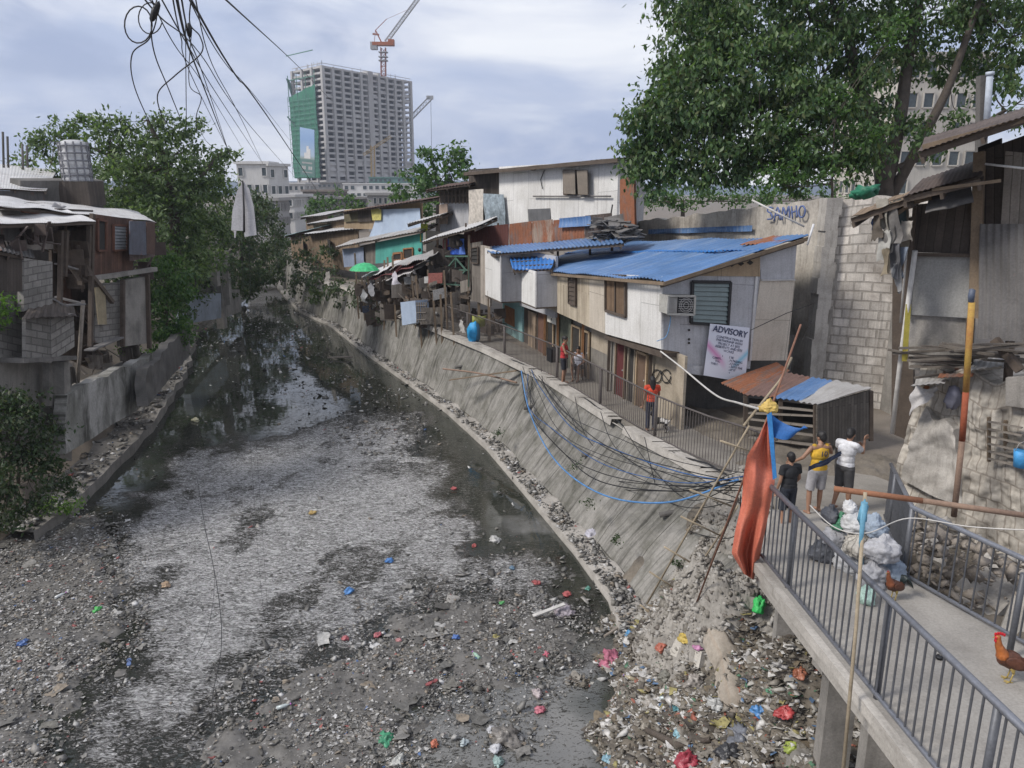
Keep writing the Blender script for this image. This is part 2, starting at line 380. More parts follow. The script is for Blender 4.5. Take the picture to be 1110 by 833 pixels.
def lumps(name, pts, size, mat, label=None, cat=None, parent=None, flat=.4, kind='stuff'):
    """many small irregular scraps (bent, torn, crushed) as one mesh: each an uneven double pyramid or a crumpled sheet"""
    n = len(pts); pts = np.asarray(pts); s = np.asarray(size).reshape(-1, 1)
    th = np.arange(5)/5*2*np.pi
    ring = np.stack([np.cos(th), np.sin(th), np.zeros(5)], 1)[None]*(.55+.75*RN.random((n, 5, 1)))
    ring[:, :, 2] = (RN.random((n, 5))-.5)*.5
    ring[:, :, 0] *= (.5+1.2*RN.random((n, 1)))
    top = np.concatenate([(RN.random((n, 1, 2))-.5)*.6, flat*(.4+RN.random((n, 1, 1)))], 2); bot = -top*np.array([1, 1, .6])
    loc = np.concatenate([ring, top, bot], 1)*s[:, None]
    a = RN.random(n)*2*np.pi; tx = RN.normal(0, .35, n); ty = RN.normal(0, .35, n)
    x, y, z = loc[..., 0], loc[..., 1], loc[..., 2]
    z = z+x*tx[:, None]+y*ty[:, None]
    X = x*np.cos(a)[:, None]-y*np.sin(a)[:, None]; Y = x*np.sin(a)[:, None]+y*np.cos(a)[:, None]
    v = np.stack([X, Y, z], 2)+pts[:, None]
    fc = [(i, (i+1) % 5, 5) for i in range(5)]+[((i+1) % 5, i, 6) for i in range(5)]
    f = (np.array(fc)[None]+(np.arange(n)*7)[:, None, None]).reshape(-1, 3)
    o = np_mesh(name, v.reshape(-1, 3), f, mat, parent)
    if label: tag(o, label, cat, None, kind)
    elif kind: o['kind'] = kind
    return o
def leaves(pts, size, nrmbias=None, droop=.3, aspect=.5):
    n = len(pts); pts = np.asarray(pts); s = np.asarray(size).reshape(-1, 1)
    d = RN.normal(size=(n, 3)); d[:, 2] -= droop*1.5; d /= np.linalg.norm(d, axis=1)[:, None]
    w = RN.normal(size=(n, 3)); w[:, 2] *= .45; w -= (w*d).sum(1)[:, None]*d; w /= np.linalg.norm(w, axis=1)[:, None]
    nn = np.cross(d, w); nn *= np.sign(nn[:, 2:3]+1e-9)
    L = d*s; W = w*s*aspect*.5
    v = np.stack([pts, pts+L*.45+W-nn*s*.08, pts+L, pts+L*.45-W-nn*s*.08], 1).reshape(-1, 3)
    b = (np.arange(n)*4)[:, None]
    f = np.stack([b+[0, 1, 2], b+[0, 2, 3]], 1).reshape(-1, 3)
    return v, f
def clumpy(blobs, per, sub, subr, dens=1.0):
    """leaf positions: sub-clumps spread through and mostly near the skin of each ellipsoid (cx,cy,cz,rx,ry,rz)"""
    out = []
    for bb in blobs:
        (cx, cy, cz, rx, ry, rz) = bb[:6]; dn = bb[6] if len(bb) > 6 else 1.0
        k = int(sub*dens*dn*(rx*rz+rx*ry+ry*rz)/3)+3
        d = RN.normal(size=(k, 3)); d /= np.linalg.norm(d, axis=1)[:, None]; r = (.45+.6*RN.random((k, 1))**.6)
        c = d*r*np.array([rx, ry, rz])+np.array([cx, cy, cz])
        sr = subr*(.5+RN.random((k, 1, 1)))
        p = RN.normal(size=(k, per, 3))*sr*np.array([.6, .6, .38])+c[:, None]
        out.append(p.reshape(-1, 3))
    return np.concatenate(out)
def tree(label, base, blobs, trunks, mat, per=40, sub=9, subr=.5, leaf=.18, bark=None, cat='tree', name='tree', group=None, droop=.3, aspect=.5, twigs=True, kids=('crown', 'trunk')):
    t = thing(name, label, cat, base, group)
    p = clumpy(blobs, per, sub, subr); v, f = leaves(p, leaf*(.6+.8*RN.random(len(p))), droop=droop, aspect=aspect)
    np_mesh(kids[0], v, f, mat, t)
    mb = MB()
    for pts, r0, r1 in trunks:
        c = curve(pts, 5); m = len(c); mb.tube(c, [r0+(r1-r0)*i/(m-1) for i in range(m)], 7)
    if twigs and trunks:
        for b in blobs:
            c = Vector(b[:3]); src = min((Vector(q) for tr in trunks for q in tr[0]), key=lambda q: (q-c).length)
            mid = src.lerp(c, .5)+Vector((random.uniform(-.2, .2), random.uniform(-.2, .2), -.15)); rr = max(.02, min(.09, max(b[3:6])*.035))
            mb.tube(curve([src, mid, c], 4), [rr*(1-i/10) for i in range(9)], 5)
            for k in range(4):
                e = c+Vector((random.uniform(-1, 1)*b[3], random.uniform(-1, 1)*b[4], random.uniform(-.4, .9)*b[5]))*.8
                mb.tube([mid.lerp(c, .7), e], [rr*.5, rr*.15], 4)
    if mb.v: mb.build(kids[1], bark or BARK, t)
    return t

# ------------------------------------------------------------------ camera, light, sky
sc = bpy.context.scene
cam = bpy.data.objects.new('camera', bpy.data.cameras.new('camera')); C.objects.link(cam); sc.camera = cam
cam.location = (0, 0, CH); cam.rotation_euler = (math.pi/2-PITCH, 0, 0); cam.data.sensor_width = 36; cam.data.lens = 36*F/1110; cam.data.clip_end = 5000; cam.data.clip_start = .05
sdir = Vector((-.72, -.27, .72)).normalized(); elev = math.asin(sdir.z)
sun = bpy.data.objects.new('sun', bpy.data.lights.new('sun', 'SUN')); C.objects.link(sun); sun.data.energy = 1.9; sun.data.angle = math.radians(14); sun.data.color = (1, .955, .89)
sun.rotation_euler = sdir.to_track_quat('Z', 'Y').to_euler(); sun.location = (-20, 0, 40)
w = bpy.data.worlds.new('World'); sc.world = w; w.use_nodes = True; nt = w.node_tree; nt.nodes.clear()
out = nt.nodes.new('ShaderNodeOutputWorld'); bg = nt.nodes.new('ShaderNodeBackground'); nt.links.new(bg.outputs[0], out.inputs[0]); bg.inputs[1].default_value = .1
sky = nt.nodes.new('ShaderNodeTexSky'); sky.sky_type = 'NISHITA'; sky.sun_disc = False; sky.sun_elevation = elev; sky.sun_rotation = math.atan2(sdir.x, sdir.y)
tc = nt.nodes.new('ShaderNodeTexCoord'); gz = nt.nodes.new('ShaderNodeSeparateXYZ'); nt.links.new(tc.outputs['Generated'], gz.inputs[0])
vec = smap(nt, tc.outputs['Generated'], (1.0, 1.0, 2.6))
n1 = noi(nt, vec, 3.4, 9, .56, .7); n2 = noi(nt, smap(nt, tc.outputs['Generated'], (1.3, 1, 4.0)), 2.3, 5, .5, .4)
base = ramp(nt, gz.outputs[2], [(0, (2.9, 3.4, 4.7)), (.05, (2.3, 2.75, 4.1)), (.13, (2.8, 3.25, 4.5)), (.3, (3.3, 3.7, 4.7)), (1, (4.4, 4.6, 5.2))])
lightc = mix(nt, rng(nt, n2, .4, .62), base, (4.5, 4.7, 5.4)); 
cl = mix(nt, rng(nt, mth(nt, 'MULTIPLY', n1, 1.0), .49, .68, 0, .85), lightc, (6.3, 6.35, 6.5))
dk = mix(nt, rng(nt, n1, .46, .34, 0, .75), cl, (2.1, 2.5, 3.7))
fin = mix(nt, .93, sky.outputs[0], dk)
nt.links.new(fin, bg.inputs[0])
sc.view_settings.view_transform = 'Standard'; sc.view_settings.look = 'None'; sc.view_settings.exposure = .8; sc.view_settings.gamma = 1
try: sc.view_settings.use_curve_mapping = False
except Exception: pass
try: sc.cycles.use_denoising = True; sc.cycles.max_bounces = 6; sc.cycles.transparent_max_bounces = 6
except Exception: pass

# ------------------------------------------------------------------ canal plan
RTOE = [(6, 3.4), (10.4, 3.15), (13.8, 2.75), (16, 2.67), (18.4, 2.05), (22, .95), (26.7, -.51), (31.5, -2.4), (36.6, -4.77), (44, -8.3), (52.7, -12.2), (59, -16.1), (73.8, -22.2), (84, -25.6), (96, -28.5)]
LTOE = [(-30, -14), (10, -13.8), (18.5, -13.5), (20.8, -13.4), (23.8, -13.9), (28.7, -14.7), (37.8, -17.1), (49.2, -21), (63.6, -23.9), (76.3, -26.2), (89.5, -28.0), (100, -30)]
def interp(T, y):
    return float(np.interp(y, [a for a, b in T], [b for a, b in T]))
def rtoe(y): return interp(RTOE, y)
def ltoe(y): return interp(LTOE, y)
def roff(y): return float(np.interp(y, [12, 15, 20, 26, 30, 36, 41, 90], [2.9, 2.6, 1.95, 1.8, 1.5, 1.1, .8, .7]))
ZB = 2.75
GROUND = surf('ground_earth', (.20, .17, .14), (.09, .08, .065), .8, .7, 0, bump=.5)
def ground():
    ys = [-60, -20, 0, 5, 8, 12, 15, 17, 20, 24, 28, 32, 37, 44, 52, 60, 70, 80, 90, 96, 110, 200, 500, 900]
    V = []; nc = 0
    for y in ys:
        lt, rt, ro = ltoe(y), rtoe(y), roff(y)
        if y < 16: rt = 5.2; ro = 3.2
        zb = -.45 if y < 98 else 1.0
        if y >= 110: zb = 2.6
        if y >= 96: lt = -34; rt = -29
        xs = [(-760, 3.2), (-60, 3.2), (lt-6, 3.0), (lt-2.5, 2.8 if y > 18 else 2.4), (lt-.2, zb+.3), ((lt+rt)/2, zb), (rt+.35, zb+.2), (rt+ro+.3, ZB-.06), (rt+ro+4, 2.9), (60, 3.2), (760, 3.2)]
        nc = len(xs); V += [(x, y, z) for x, z in xs]
    f = [(j*nc+i, j*nc+i+1, (j+1)*nc+i+1, (j+1)*nc+i) for j in range(len(ys)-1) for i in range(nc-1)]
    tag(np_mesh('ground', V, f, GROUND), kind='structure')
ground()

# water with two looks: still and dark, and broken shallow flow, its scum colour carrying painted sky glare
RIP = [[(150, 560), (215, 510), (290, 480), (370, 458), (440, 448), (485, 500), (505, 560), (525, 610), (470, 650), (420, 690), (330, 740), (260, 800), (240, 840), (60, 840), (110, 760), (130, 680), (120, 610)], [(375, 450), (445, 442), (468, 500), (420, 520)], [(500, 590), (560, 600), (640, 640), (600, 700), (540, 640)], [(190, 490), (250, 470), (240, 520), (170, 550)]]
def gridpts(x0, x1, nx, y0, y1, ny, power=1.0):
    X = np.linspace(x0, x1, nx); Y = y0+(y1-y0)*np.linspace(0, 1, ny)**power
    gx, gy = np.meshgrid(X, Y); idx = np.arange(nx*ny).reshape(ny, nx)
    f = np.stack([idx[:-1, :-1], idx[:-1, 1:], idx[1:, 1:], idx[1:, :-1]], -1).reshape(-1, 4)
    return gx.ravel(), gy.ravel(), f
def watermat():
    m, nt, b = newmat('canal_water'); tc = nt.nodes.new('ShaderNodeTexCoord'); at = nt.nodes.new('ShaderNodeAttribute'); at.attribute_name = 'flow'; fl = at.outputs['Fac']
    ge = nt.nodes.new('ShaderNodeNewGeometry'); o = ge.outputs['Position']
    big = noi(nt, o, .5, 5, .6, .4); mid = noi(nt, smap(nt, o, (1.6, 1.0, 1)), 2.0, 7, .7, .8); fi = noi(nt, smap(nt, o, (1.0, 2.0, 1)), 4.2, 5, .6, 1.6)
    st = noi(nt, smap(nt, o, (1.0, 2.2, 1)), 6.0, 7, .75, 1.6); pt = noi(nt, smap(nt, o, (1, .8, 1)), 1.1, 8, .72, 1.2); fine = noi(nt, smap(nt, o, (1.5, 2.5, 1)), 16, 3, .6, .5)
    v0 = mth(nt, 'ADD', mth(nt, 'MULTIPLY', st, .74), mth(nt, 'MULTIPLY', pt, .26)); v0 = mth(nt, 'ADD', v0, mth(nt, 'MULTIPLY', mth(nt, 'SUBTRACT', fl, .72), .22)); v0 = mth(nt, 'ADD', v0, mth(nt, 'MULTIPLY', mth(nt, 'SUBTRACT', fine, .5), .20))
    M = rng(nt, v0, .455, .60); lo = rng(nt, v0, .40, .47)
    c = mix(nt, rng(nt, big, .35, .65), (.020, .024, .018), (.034, .037, .029)); c = mix(nt, lo, c, (.10, .096, .09)); c = mix(nt, M, c, mix(nt, rng(nt, st, .40, .62), (.20, .196, .19), (.74, .73, .72)))  # pale ripple sparkle of reflected sky put into the base colour
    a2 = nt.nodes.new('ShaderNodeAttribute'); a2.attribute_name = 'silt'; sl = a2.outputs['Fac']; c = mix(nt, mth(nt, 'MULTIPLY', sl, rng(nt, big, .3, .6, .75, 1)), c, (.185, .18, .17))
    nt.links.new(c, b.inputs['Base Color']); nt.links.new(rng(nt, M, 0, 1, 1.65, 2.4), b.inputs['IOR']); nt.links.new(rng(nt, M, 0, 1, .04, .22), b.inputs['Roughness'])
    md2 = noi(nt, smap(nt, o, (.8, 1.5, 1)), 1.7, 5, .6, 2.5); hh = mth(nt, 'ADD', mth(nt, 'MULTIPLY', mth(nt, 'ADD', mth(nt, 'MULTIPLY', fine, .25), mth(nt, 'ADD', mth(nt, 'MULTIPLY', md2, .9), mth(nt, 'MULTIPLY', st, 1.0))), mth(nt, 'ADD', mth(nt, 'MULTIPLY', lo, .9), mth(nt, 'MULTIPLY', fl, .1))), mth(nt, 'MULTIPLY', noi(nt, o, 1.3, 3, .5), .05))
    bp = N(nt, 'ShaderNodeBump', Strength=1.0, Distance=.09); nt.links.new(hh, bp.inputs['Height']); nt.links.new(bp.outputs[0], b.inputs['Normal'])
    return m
gx, gy, f = gridpts(-36, 6.2, 330, 3, 99, 640, 1.6)
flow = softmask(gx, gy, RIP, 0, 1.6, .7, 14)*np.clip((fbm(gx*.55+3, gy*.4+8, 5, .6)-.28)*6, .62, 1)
hz = 0*gx
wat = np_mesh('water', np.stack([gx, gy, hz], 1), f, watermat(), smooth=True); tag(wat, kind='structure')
silt = softmask(gx, gy, [[(420, 815), (500, 762), (570, 738), (622, 698), (668, 698), (645, 740), (628, 850), (415, 850)], [(560, 560), (600, 560), (600, 575), (560, 575)]], 0, .7, .35, 12); a_ = wat.data.attributes.new('silt', 'FLOAT', 'POINT'); a_.data.foreach_set('value', silt.astype(np.float32))
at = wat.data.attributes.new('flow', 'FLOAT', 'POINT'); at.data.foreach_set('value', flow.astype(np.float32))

# mud and sediment bars breaking the surface
BAR = [[(-60, 560), (60, 545), (110, 565), (128, 610), (112, 670), (92, 740), (40, 790), (30, 860), (-60, 860)],
       [(205, 860), (262, 790), (330, 742), (400, 712), (452, 672), (505, 648), (545, 645), (590, 662), (618, 682), (605, 704), (570, 722), (560, 742), (480, 765), (438, 800), (425, 860)],
       [(215, 362), (262, 352), (285, 368), (240, 388)], [(198, 330), (240, 326), (262, 342), (215, 350)]]
MUDM = surf('mud', (.165, .155, .142), (.06, .056, .05), 3.5, .8, 0, bump=.8, rough=.55, fine=14, spec=.5)
def bars():
    gx, gy, f = gridpts(-15, 4.2, 300, 9.0, 29, 320, 1.25)
    m = softmask(gx, gy, BAR, 0, .8, .35, 12); h = (m-.5)*.14+(fbm(gx*2.2, gy*2.2, 5)-.5)*.22
    keep = (h[f] > -.03).any(1); f = f[keep]; u, inv = np.unique(f, return_inverse=True)
    v = np.stack([gx, gy, h], 1)[u]
    tag(np_mesh('mud_bar', v, inv.reshape(-1, 4), MUDM, smooth=True), kind='structure')
    return gx, gy, m
bars()
# rubbish slope below the footbridge
CT = [((620, 833), -.1), ((610, 880), -.1), ((634, 765), -.1), ((650, 715), -.05), ((668, 690), -.02), ((700, 833), .45), ((760, 833), .85), ((820, 833), 1.3), ((860, 880), 1.5), ((700, 750), .55), ((755, 745), 1.1), ((700, 690), .45), ((735, 665), .8), ((800, 705), 1.75), ((765, 640), 1.5), ((745, 630), .9), ((690, 655), .15), ((800, 650), 2.5), ((850, 695), 2.7), ((850, 750), 2.0), ((905, 833), 1.9), ((800, 800), 1.15)]
CP = [G(u, v, z) for (u, v), z in CT]+[V3(6, 10.5, 3.1), V3(7.4, 9, 3.3), V3(7, 12, 3.2), V3(6.1, 14, 3.0), V3(5.5, 15.6, 2.8), V3(8.6, 8, 3.4), V3(5, 7, 1.9), V3(6.5, 6, 2.6), V3(8.6, 14, 3.2), V3(9, 17, 3.0), V3(4.6, 16.6, 2.2), V3(3.4, 17, .7), V3(2.6, 17.4, -.1), V3(1.4, 14, -.5), V3(.9, 16, -.6), V3(0, 14, -.7), V3(0, 12, -.7), V3(.4, 10.5, -.5), V3(0, 17, -.7), V3(1.2, 17.4, -.6), V3(2.0, 16, -.4), V3(-.2, 9, -.6), V3(0, 6, -.6), V3(2.5, 6, .6), V3(6, 17.5, 2.8)]
def slope_h(x, y):
    x = np.asarray(x, float); y = np.asarray(y, float); s = 0; t = 0
    for p in CP:
        w_ = 1/((x-p.x)**2+(y-p.y)**2+.05)**1.8; s = s+w_*p.z; t = t+w_
    return s/t
SLOPEM = surf('rubbish_earth', (.19, .165, .135), (.075, .065, .052), 1.6, .8, 0, bump=.9, rough=.95, fine=18)
def rubbish_slope():
    gx, gy, f = gridpts(-.2, 9.2, 170, 5, 17.6, 210)
    h = slope_h(gx, gy)+(fbm(gx*1.6, gy*1.6, 6, .6)-.5)*.55
    tag(np_mesh('slope', np.stack([gx, gy, h], 1), f, SLOPEM, smooth=True), kind='structure')
rubbish_slope()
def slope_z(x, y): return slope_h(x, y)+(fbm(np.asarray(x)*1.6, np.asarray(y)*1.6, 6, .6)-.5)*.55

# ------------------------------------------------------------------ litter nobody could count
def chips(pts, size, mat, label, cat):
    n = len(pts); pts = np.asarray(pts); th = np.array([0, 1.6, 3.1, 4.7])+RN.random((n, 4))*.9; a = np.cumsum(np.zeros((n, 1)), 0)
    r = np.asarray(size)[:, None]*(.5+.8*RN.random((n, 4))); st_ = (.45+.9*RN.random((n, 1))); rot = RN.random((n, 1))*6.3
    x_ = np.cos(th)*r*st_; y_ = np.sin(th)*r; X = x_*np.cos(rot)-y_*np.sin(rot); Y = x_*np.sin(rot)+y_*np.cos(rot); Z = (RN.random((n, 4))-.35)*r*.9
    v = (np.stack([X, Y, Z], 2)+pts[:, None]).reshape(-1, 3); b = (np.arange(n)*4)[:, None]
    return tag(np_mesh('litter', v, np.stack([b+[0, 1, 2], b+[0, 2, 3]], 1).reshape(-1, 3), mat), label, cat, None, 'stuff')
GREYS = [(0, (.13, .125, .115)), (.2, (.22, .21, .195)), (.38, (.08, .075, .068)), (.52, (.30, .285, .265)), (.66, (.17, .16, .14)), (.78, (.42, .41, .39)), (.88, (.24, .2, .155)), (.94, (.56, .55, .54))]
LIT = islandmat('litter_grey', GREYS+[(.975, (.3, .1, .09)), (.982, (.07, .13, .28)), (.988, (.55, .54, .53))])
LITC = islandmat('litter_mixed', [(0, (.17, .15, .12)), (.2, (.10, .085, .07)), (.36, (.26, .235, .2)), (.52, (.15, .13, .105)), (.60, (.42, .40, .36)), (.70, (.2, .16, .11)), (.76, (.58, .56, .53)), (.89, (.36, .12, .08)), (.905, (.12, .2, .33)), (.92, (.33, .29, .12)), (.94, (.09, .2, .12)), (.95, (.6, .58, .56)), (.98, (.08, .07, .06))])
def scatter(polys, n, soft=.3, z=0.0, wob=.6, y0=9, y1=30, x0=-15, x1=6):
    x = x0+(x1-x0)*RN.random(n*4); y = y0+(y1-y0)*RN.random(n*4)
    m = softmask(x, y, polys, z, wob, soft, 6); k = RN.random(n*4) < m*(.35+.9*(fbm(x*1.1+5, y*1.1, 4) > .47))
    return x[k][:n], y[k][:n]
def sizes(n, a, b, p=3.0): return a+(b-a)*RN.random(n)**p
x, y = scatter(BAR, 26000, .45)
z_ = RN.random(len(x))*.05+(fbm(x*2.2, y*2.2, 5)-.5)*.16+.03
lumps('litter', np.stack([x, y, np.maximum(z_, .005)], 1), sizes(len(x), .012, .08, 4), LIT, 'grey scraps of litter and pebbles packed over the mud bars', 'litter')
x, y = scatter(BAR, 90000, .45); k = RN.random(len(x)) < 1
z_ = np.maximum((softmask(x, y, BAR, 0, .8, .35, 6)-.5)*.14+(fbm(x*2.2, y*2.2, 5)-.5)*.22, 0)+.012
chips(np.stack([x, y, z_], 1), sizes(len(x), .014, .05, 1.8), LIT, 'fine grey scraps and pebbles covering the mud bars', 'litter')
FLOAT = [[(215, 330), (262, 335), (300, 345), (275, 380), (225, 400), (205, 370)], [(290, 345), (318, 330), (345, 395), (400, 420), (440, 425), (420, 450), (360, 440), (330, 425), (300, 400), (290, 370)], [(340, 470), (380, 440), (440, 425), (470, 440), (440, 470), (380, 500), (340, 500)], [(270, 415), (330, 405), (300, 445), (262, 440)], [(455, 395), (505, 410), (500, 425), (440, 420)]]
x, y = scatter(FLOAT, 3600, .7, y0=20, y1=62, x0=-26, x1=0)
lumps('floating_litter', np.stack([x, y, .01+0*x], 1), sizes(len(x), .02, .13, 3), LIT, 'pale scraps of litter drifting in rafts on the still far water', 'litter', flat=.2)
ALLW = [[(60, 560), (300, 300), (330, 320), (690, 650), (620, 833), (20, 833)]]
x, y = scatter(ALLW, 3000, .2, y0=9, y1=60, x0=-24, x1=4)
k = RN.random(len(x)) < .42
lumps('floating_litter', np.stack([x[k], y[k], .008+0*x[k]], 1), sizes(k.sum(), .014, .1, 4), LIT, 'sparse single scraps floating all over the open canal water', 'litter', flat=.2)
x, y = scatter([[(500, 590), (600, 605), (680, 650), (650, 700), (560, 680), (500, 640)], [(330, 470), (440, 430), (470, 480), (400, 500)]], 2600, .5)
lumps('floating_litter', np.stack([x, y, .015+0*x], 1), sizes(len(x), .02, .13, 3), LIT, 'loose scraps bunched in the dark water off the rubbish slope', 'litter', flat=.25)
x = .5+5.8*RN.random(26000); y = 6.5+9.8*RN.random(26000); z = slope_z(x, y); k = (z > -.02) & (z < 3.3) & (RN.random(26000) < .25+.8*(fbm(x*1.3, y*1.3, 4) > .45)) & (x < 5.3)
x, y, z = x[k][:13000], y[k][:13000], z[k][:13000]
lumps('rubbish', np.stack([x, y, z+.012], 1), sizes(len(x), .014, .105, 3.2), LITC, 'brown and white rubbish heaped over the slope below the footbridge', 'rubbish', flat=.45)
# crumpled sheets and bags lying among it, too many and too mixed to count
def crumple(name, pts, s, mat, label, cat):
    v = []; f = []
    for (p, r) in zip(pts, s):
        b = len(v); n = 4; sd = random.random()*99
        ax = random.uniform(.5, 1.3)
        rot = random.random()*6.3; tilt = random.uniform(-.5, .5)
        for j in range(n+1):
            for i in range(n+1):
                x_ = (i/n-.5)*2*r*ax; y_ = (j/n-.5)*2*r*.7; q = mn.noise_vector(Vector((x_/r*1.1+sd, y_/r*1.1, sd)))*r*.75
                X = x_+q.x; Y = y_+q.y; Z = abs(q.z)*.9+X*tilt*.4
                v.append((p[0]+X*math.cos(rot)-Y*math.sin(rot), p[1]+X*math.sin(rot)+Y*math.cos(rot), p[2]+Z+.01))
        for j in range(n):
            for i in range(n):
                a = b+j*(n+1)+i; f.append((a, a+1, a+n+2, a+n+1))
    tag(np_mesh(name, v, f, mat, smooth=True), label, cat, None, 'stuff')
k = RN.permutation(len(x))[:2200]
xc = .5+4.9*RN.random(60000); yc = 6.5+9.8*RN.random(60000); zc = slope_z(xc, yc); kk = (zc > -.02) & (zc < 3.3) & (RN.random(60000) < .3+.7*(fbm(xc*1.3, yc*1.3, 4) > .45))
chips(np.stack([xc[kk], yc[kk], zc[kk]+.015], 1), sizes(kk.sum(), .018, .085, 2.2), LITC, 'flat torn scraps and sachets matted over the slope below the footbridge', 'rubbish')
crumple('rubbish_bags', np.stack([x[k], y[k], z[k]], 1), sizes(len(k), .035, .15, 2.6), LITC, 'crumpled bags and wrappers strewn over the slope under the footbridge', 'rubbish')
x2, y2 = scatter(BAR, 700, .5)
crumple('litter_bags', np.stack([x2, y2, .03+0*x2], 1), sizes(len(x2), .04, .19, 2.4), LIT, 'crumpled grey wrappers lying on the mud bars', 'litter')

# ------------------------------------------------------------------ sloping canal wall, right bank
rw = thing('retaining_wall', 'sloping mossy concrete canal wall below the walkway railing', 'wall', (0, 30, 0))
mb = MB(); ys = [14.2+(90-14.2)*(i/240)**1.25 for i in range(241)]
def rwpt(i, j, o=0):
    y = float(np.interp(i, np.linspace(0, 1, 241), ys)); xt = rtoe(y); ro = roff(y); s_ = j
    x = xt+ro*s_-o; z = -.15+(ZB+.17)*s_
    L = i*240
    q = Vector((x, y, z)); rib = 0
    d = mn.fractal(Vector((x*.5, y*.5, z*.5)), 1, 2, 4)*.13+.035*math.sin(y*2.1+s_*1.2)*(1 if y > 26 else .3)
    return q+Vector((-d*.8, 0, d*.45))
mb.grid(lambda i, j: rwpt(i, 1-j), 560, 14, True, (90, 4))
mb.grid(lambda i, j: rwpt(i, 1-j, -.45), 240, 2, True, (90, 4))
mb.build('wall_face', MOSS, rw)
mb = MB()
for a, b in zip(ys[:-1], ys[1:]):                    # footing with its litter
    pa = V3(rtoe(a), a, 0); pb = V3(rtoe(b), b, 0); o = V3(-.42, 0, 0)
    hgt = .16+.05*math.sin(a*3); h2 = .16+.05*math.sin(b*3)
    mb.quad(pa+o+V3(0, 0, hgt), pa+V3(.3, 0, hgt+.05), pb+V3(.3, 0, h2+.05), pb+o+V3(0, 0, h2)); mb.quad(pa+o*1.1-V3(0, 0, .2), pa+o+V3(0, 0, hgt), pb+o+V3(0, 0, h2), pb+o*1.1-V3(0, 0, .2))
mb.build('footing', CONCL, rw)
mb = MB()
for a, b in zip(ys[:-1], ys[1:]):                    # kerb on top, broken in places
    if mn.noise(V3(a*.6, 3, 0)) > .28: continue
    if b > 60: break
    pa = V3(rtoe(a)+roff(a), a, ZB); pb = V3(rtoe(b)+roff(b), b, ZB); k = .12+.05*mn.noise(V3(a*2, 0, 0)); o = V3(-.2, 0, 0)
    if a < 16.5: continue
    mb.quad(pa+o+V3(0, 0, k), pa+V3(.12, 0, k), pb+V3(.12, 0, k), pb+o+V3(0, 0, k)); mb.quad(pa+o-V3(.04, 0, .1), pa+o+V3(0, 0, k), pb+o+V3(0, 0, k), pb+o-V3(.04, 0, .1)); mb.quad(pa+V3(.12, 0, k), pa+V3(.12, 0, -.1), pb+V3(.12, 0, -.1), pb+V3(.12, 0, k))
mb.build('kerb', CONCL, rw)
n = 3600; yy = 14.3+50*RN.random(n)**1.6; xx = np.array([rtoe(a) for a in yy])-.38+.6*RN.random(n)
lumps('footing_litter', np.stack([xx, yy, .2+.03*RN.random(n)], 1), sizes(n, .02, .10, 2.5), LIT, 'pale scraps of litter lying along the footing of the sloping wall', 'litter')
# walkway surface
mb = MB(); PATH = surf('walkway_concrete', (.30, .275, .24), (.13, .115, .1), 1.0, .7, 0, bump=.4)
yw = [13.9+1.2*i for i in range(36)]
def zw(y): return float(np.interp(y, [9.5, 10.6, 14, 18], [4.0, 4.0, 3.2, 2.8]))
for a, b in zip(yw[:-1], yw[1:]):
    ea, eb = rtoe(a)+roff(a)+.1, rtoe(b)+roff(b)+.1; wd = 1.6 if a > 17.5 else 3.2
    wd2 = 1.6 if b > 17.5 else 3.2
    mb.quad(V3(ea, a, zw(a)), V3(ea+wd, a, zw(a)), V3(eb+wd2, b, zw(b)), V3(eb, b, zw(b)))
    mb.quad(V3(ea, a, zw(a)-.5), V3(ea, a, zw(a)), V3(eb, b, zw(b)), V3(eb, b, zw(b)-.5))
one('walkway', mb, PATH, None, None, kind='structure')
def part(par, name, q, mat, t=.06, n=None): return MB().slab(q, t, n).build(name, mat, par)
def frame_mb(q, w=.06, d=.05):
    a, b, c, e = [Vector(x) for x in q]; n = nrm([a, b, c, e]); mb = MB(); o = n*d*.5
    for s, t in ((a, b), (b, c), (c, e), (e, a)): mb.beam(s+o, t+o, w, d, n)
    return mb
def window(par, q, fm, pm, louvre=0, mull=0, fw=.06, name='window', lm=None):
    q = [Vector(x) for x in q]; n = nrm(q)
    f = frame_mb(q, fw, .07).build(name, fm, par)
    MB().slab([x+n*.012 for x in q], .03).build('pane', pm, f)
    a, b, c, e = q
    if louvre:
        mb = MB()
        for i in range(louvre):
            t = (i+.5)/louvre; p0 = a.lerp(e, t)+n*.035; p1 = b.lerp(c, t)+n*.035; h = (e-a).length/louvre*.5
            mb.slab([p0-V3(0, 0, h)+n*.02, p1-V3(0, 0, h)+n*.02, p1+V3(0, 0, h*.7)-n*.015, p0+V3(0, 0, h*.7)-n*.015], .008)
        mb.build('louvres', lm or pm, f)
    if mull:
        mb = MB()
        for i in range(1, mull+1): mb.beam(a.lerp(b, i/(mull+1))+n*.04, e.lerp(c, i/(mull+1))+n*.04, .05, .03, n)
        mb.build('mullion', fm, f)
    return f
def colq(pl, u0, u1, z0, z1, off=0, v=400):
    a = pl(u0, v, off); b = pl(u1, v, off); z0 = (z0, z0) if not hasattr(z0, '__len__') else z0; z1 = (z1, z1) if not hasattr(z1, '__len__') else z1
    return [V3(a.x, a.y, z0[0]), V3(b.x, b.y, z0[1]), V3(b.x, b.y, z1[1]), V3(a.x, a.y, z1[0])]
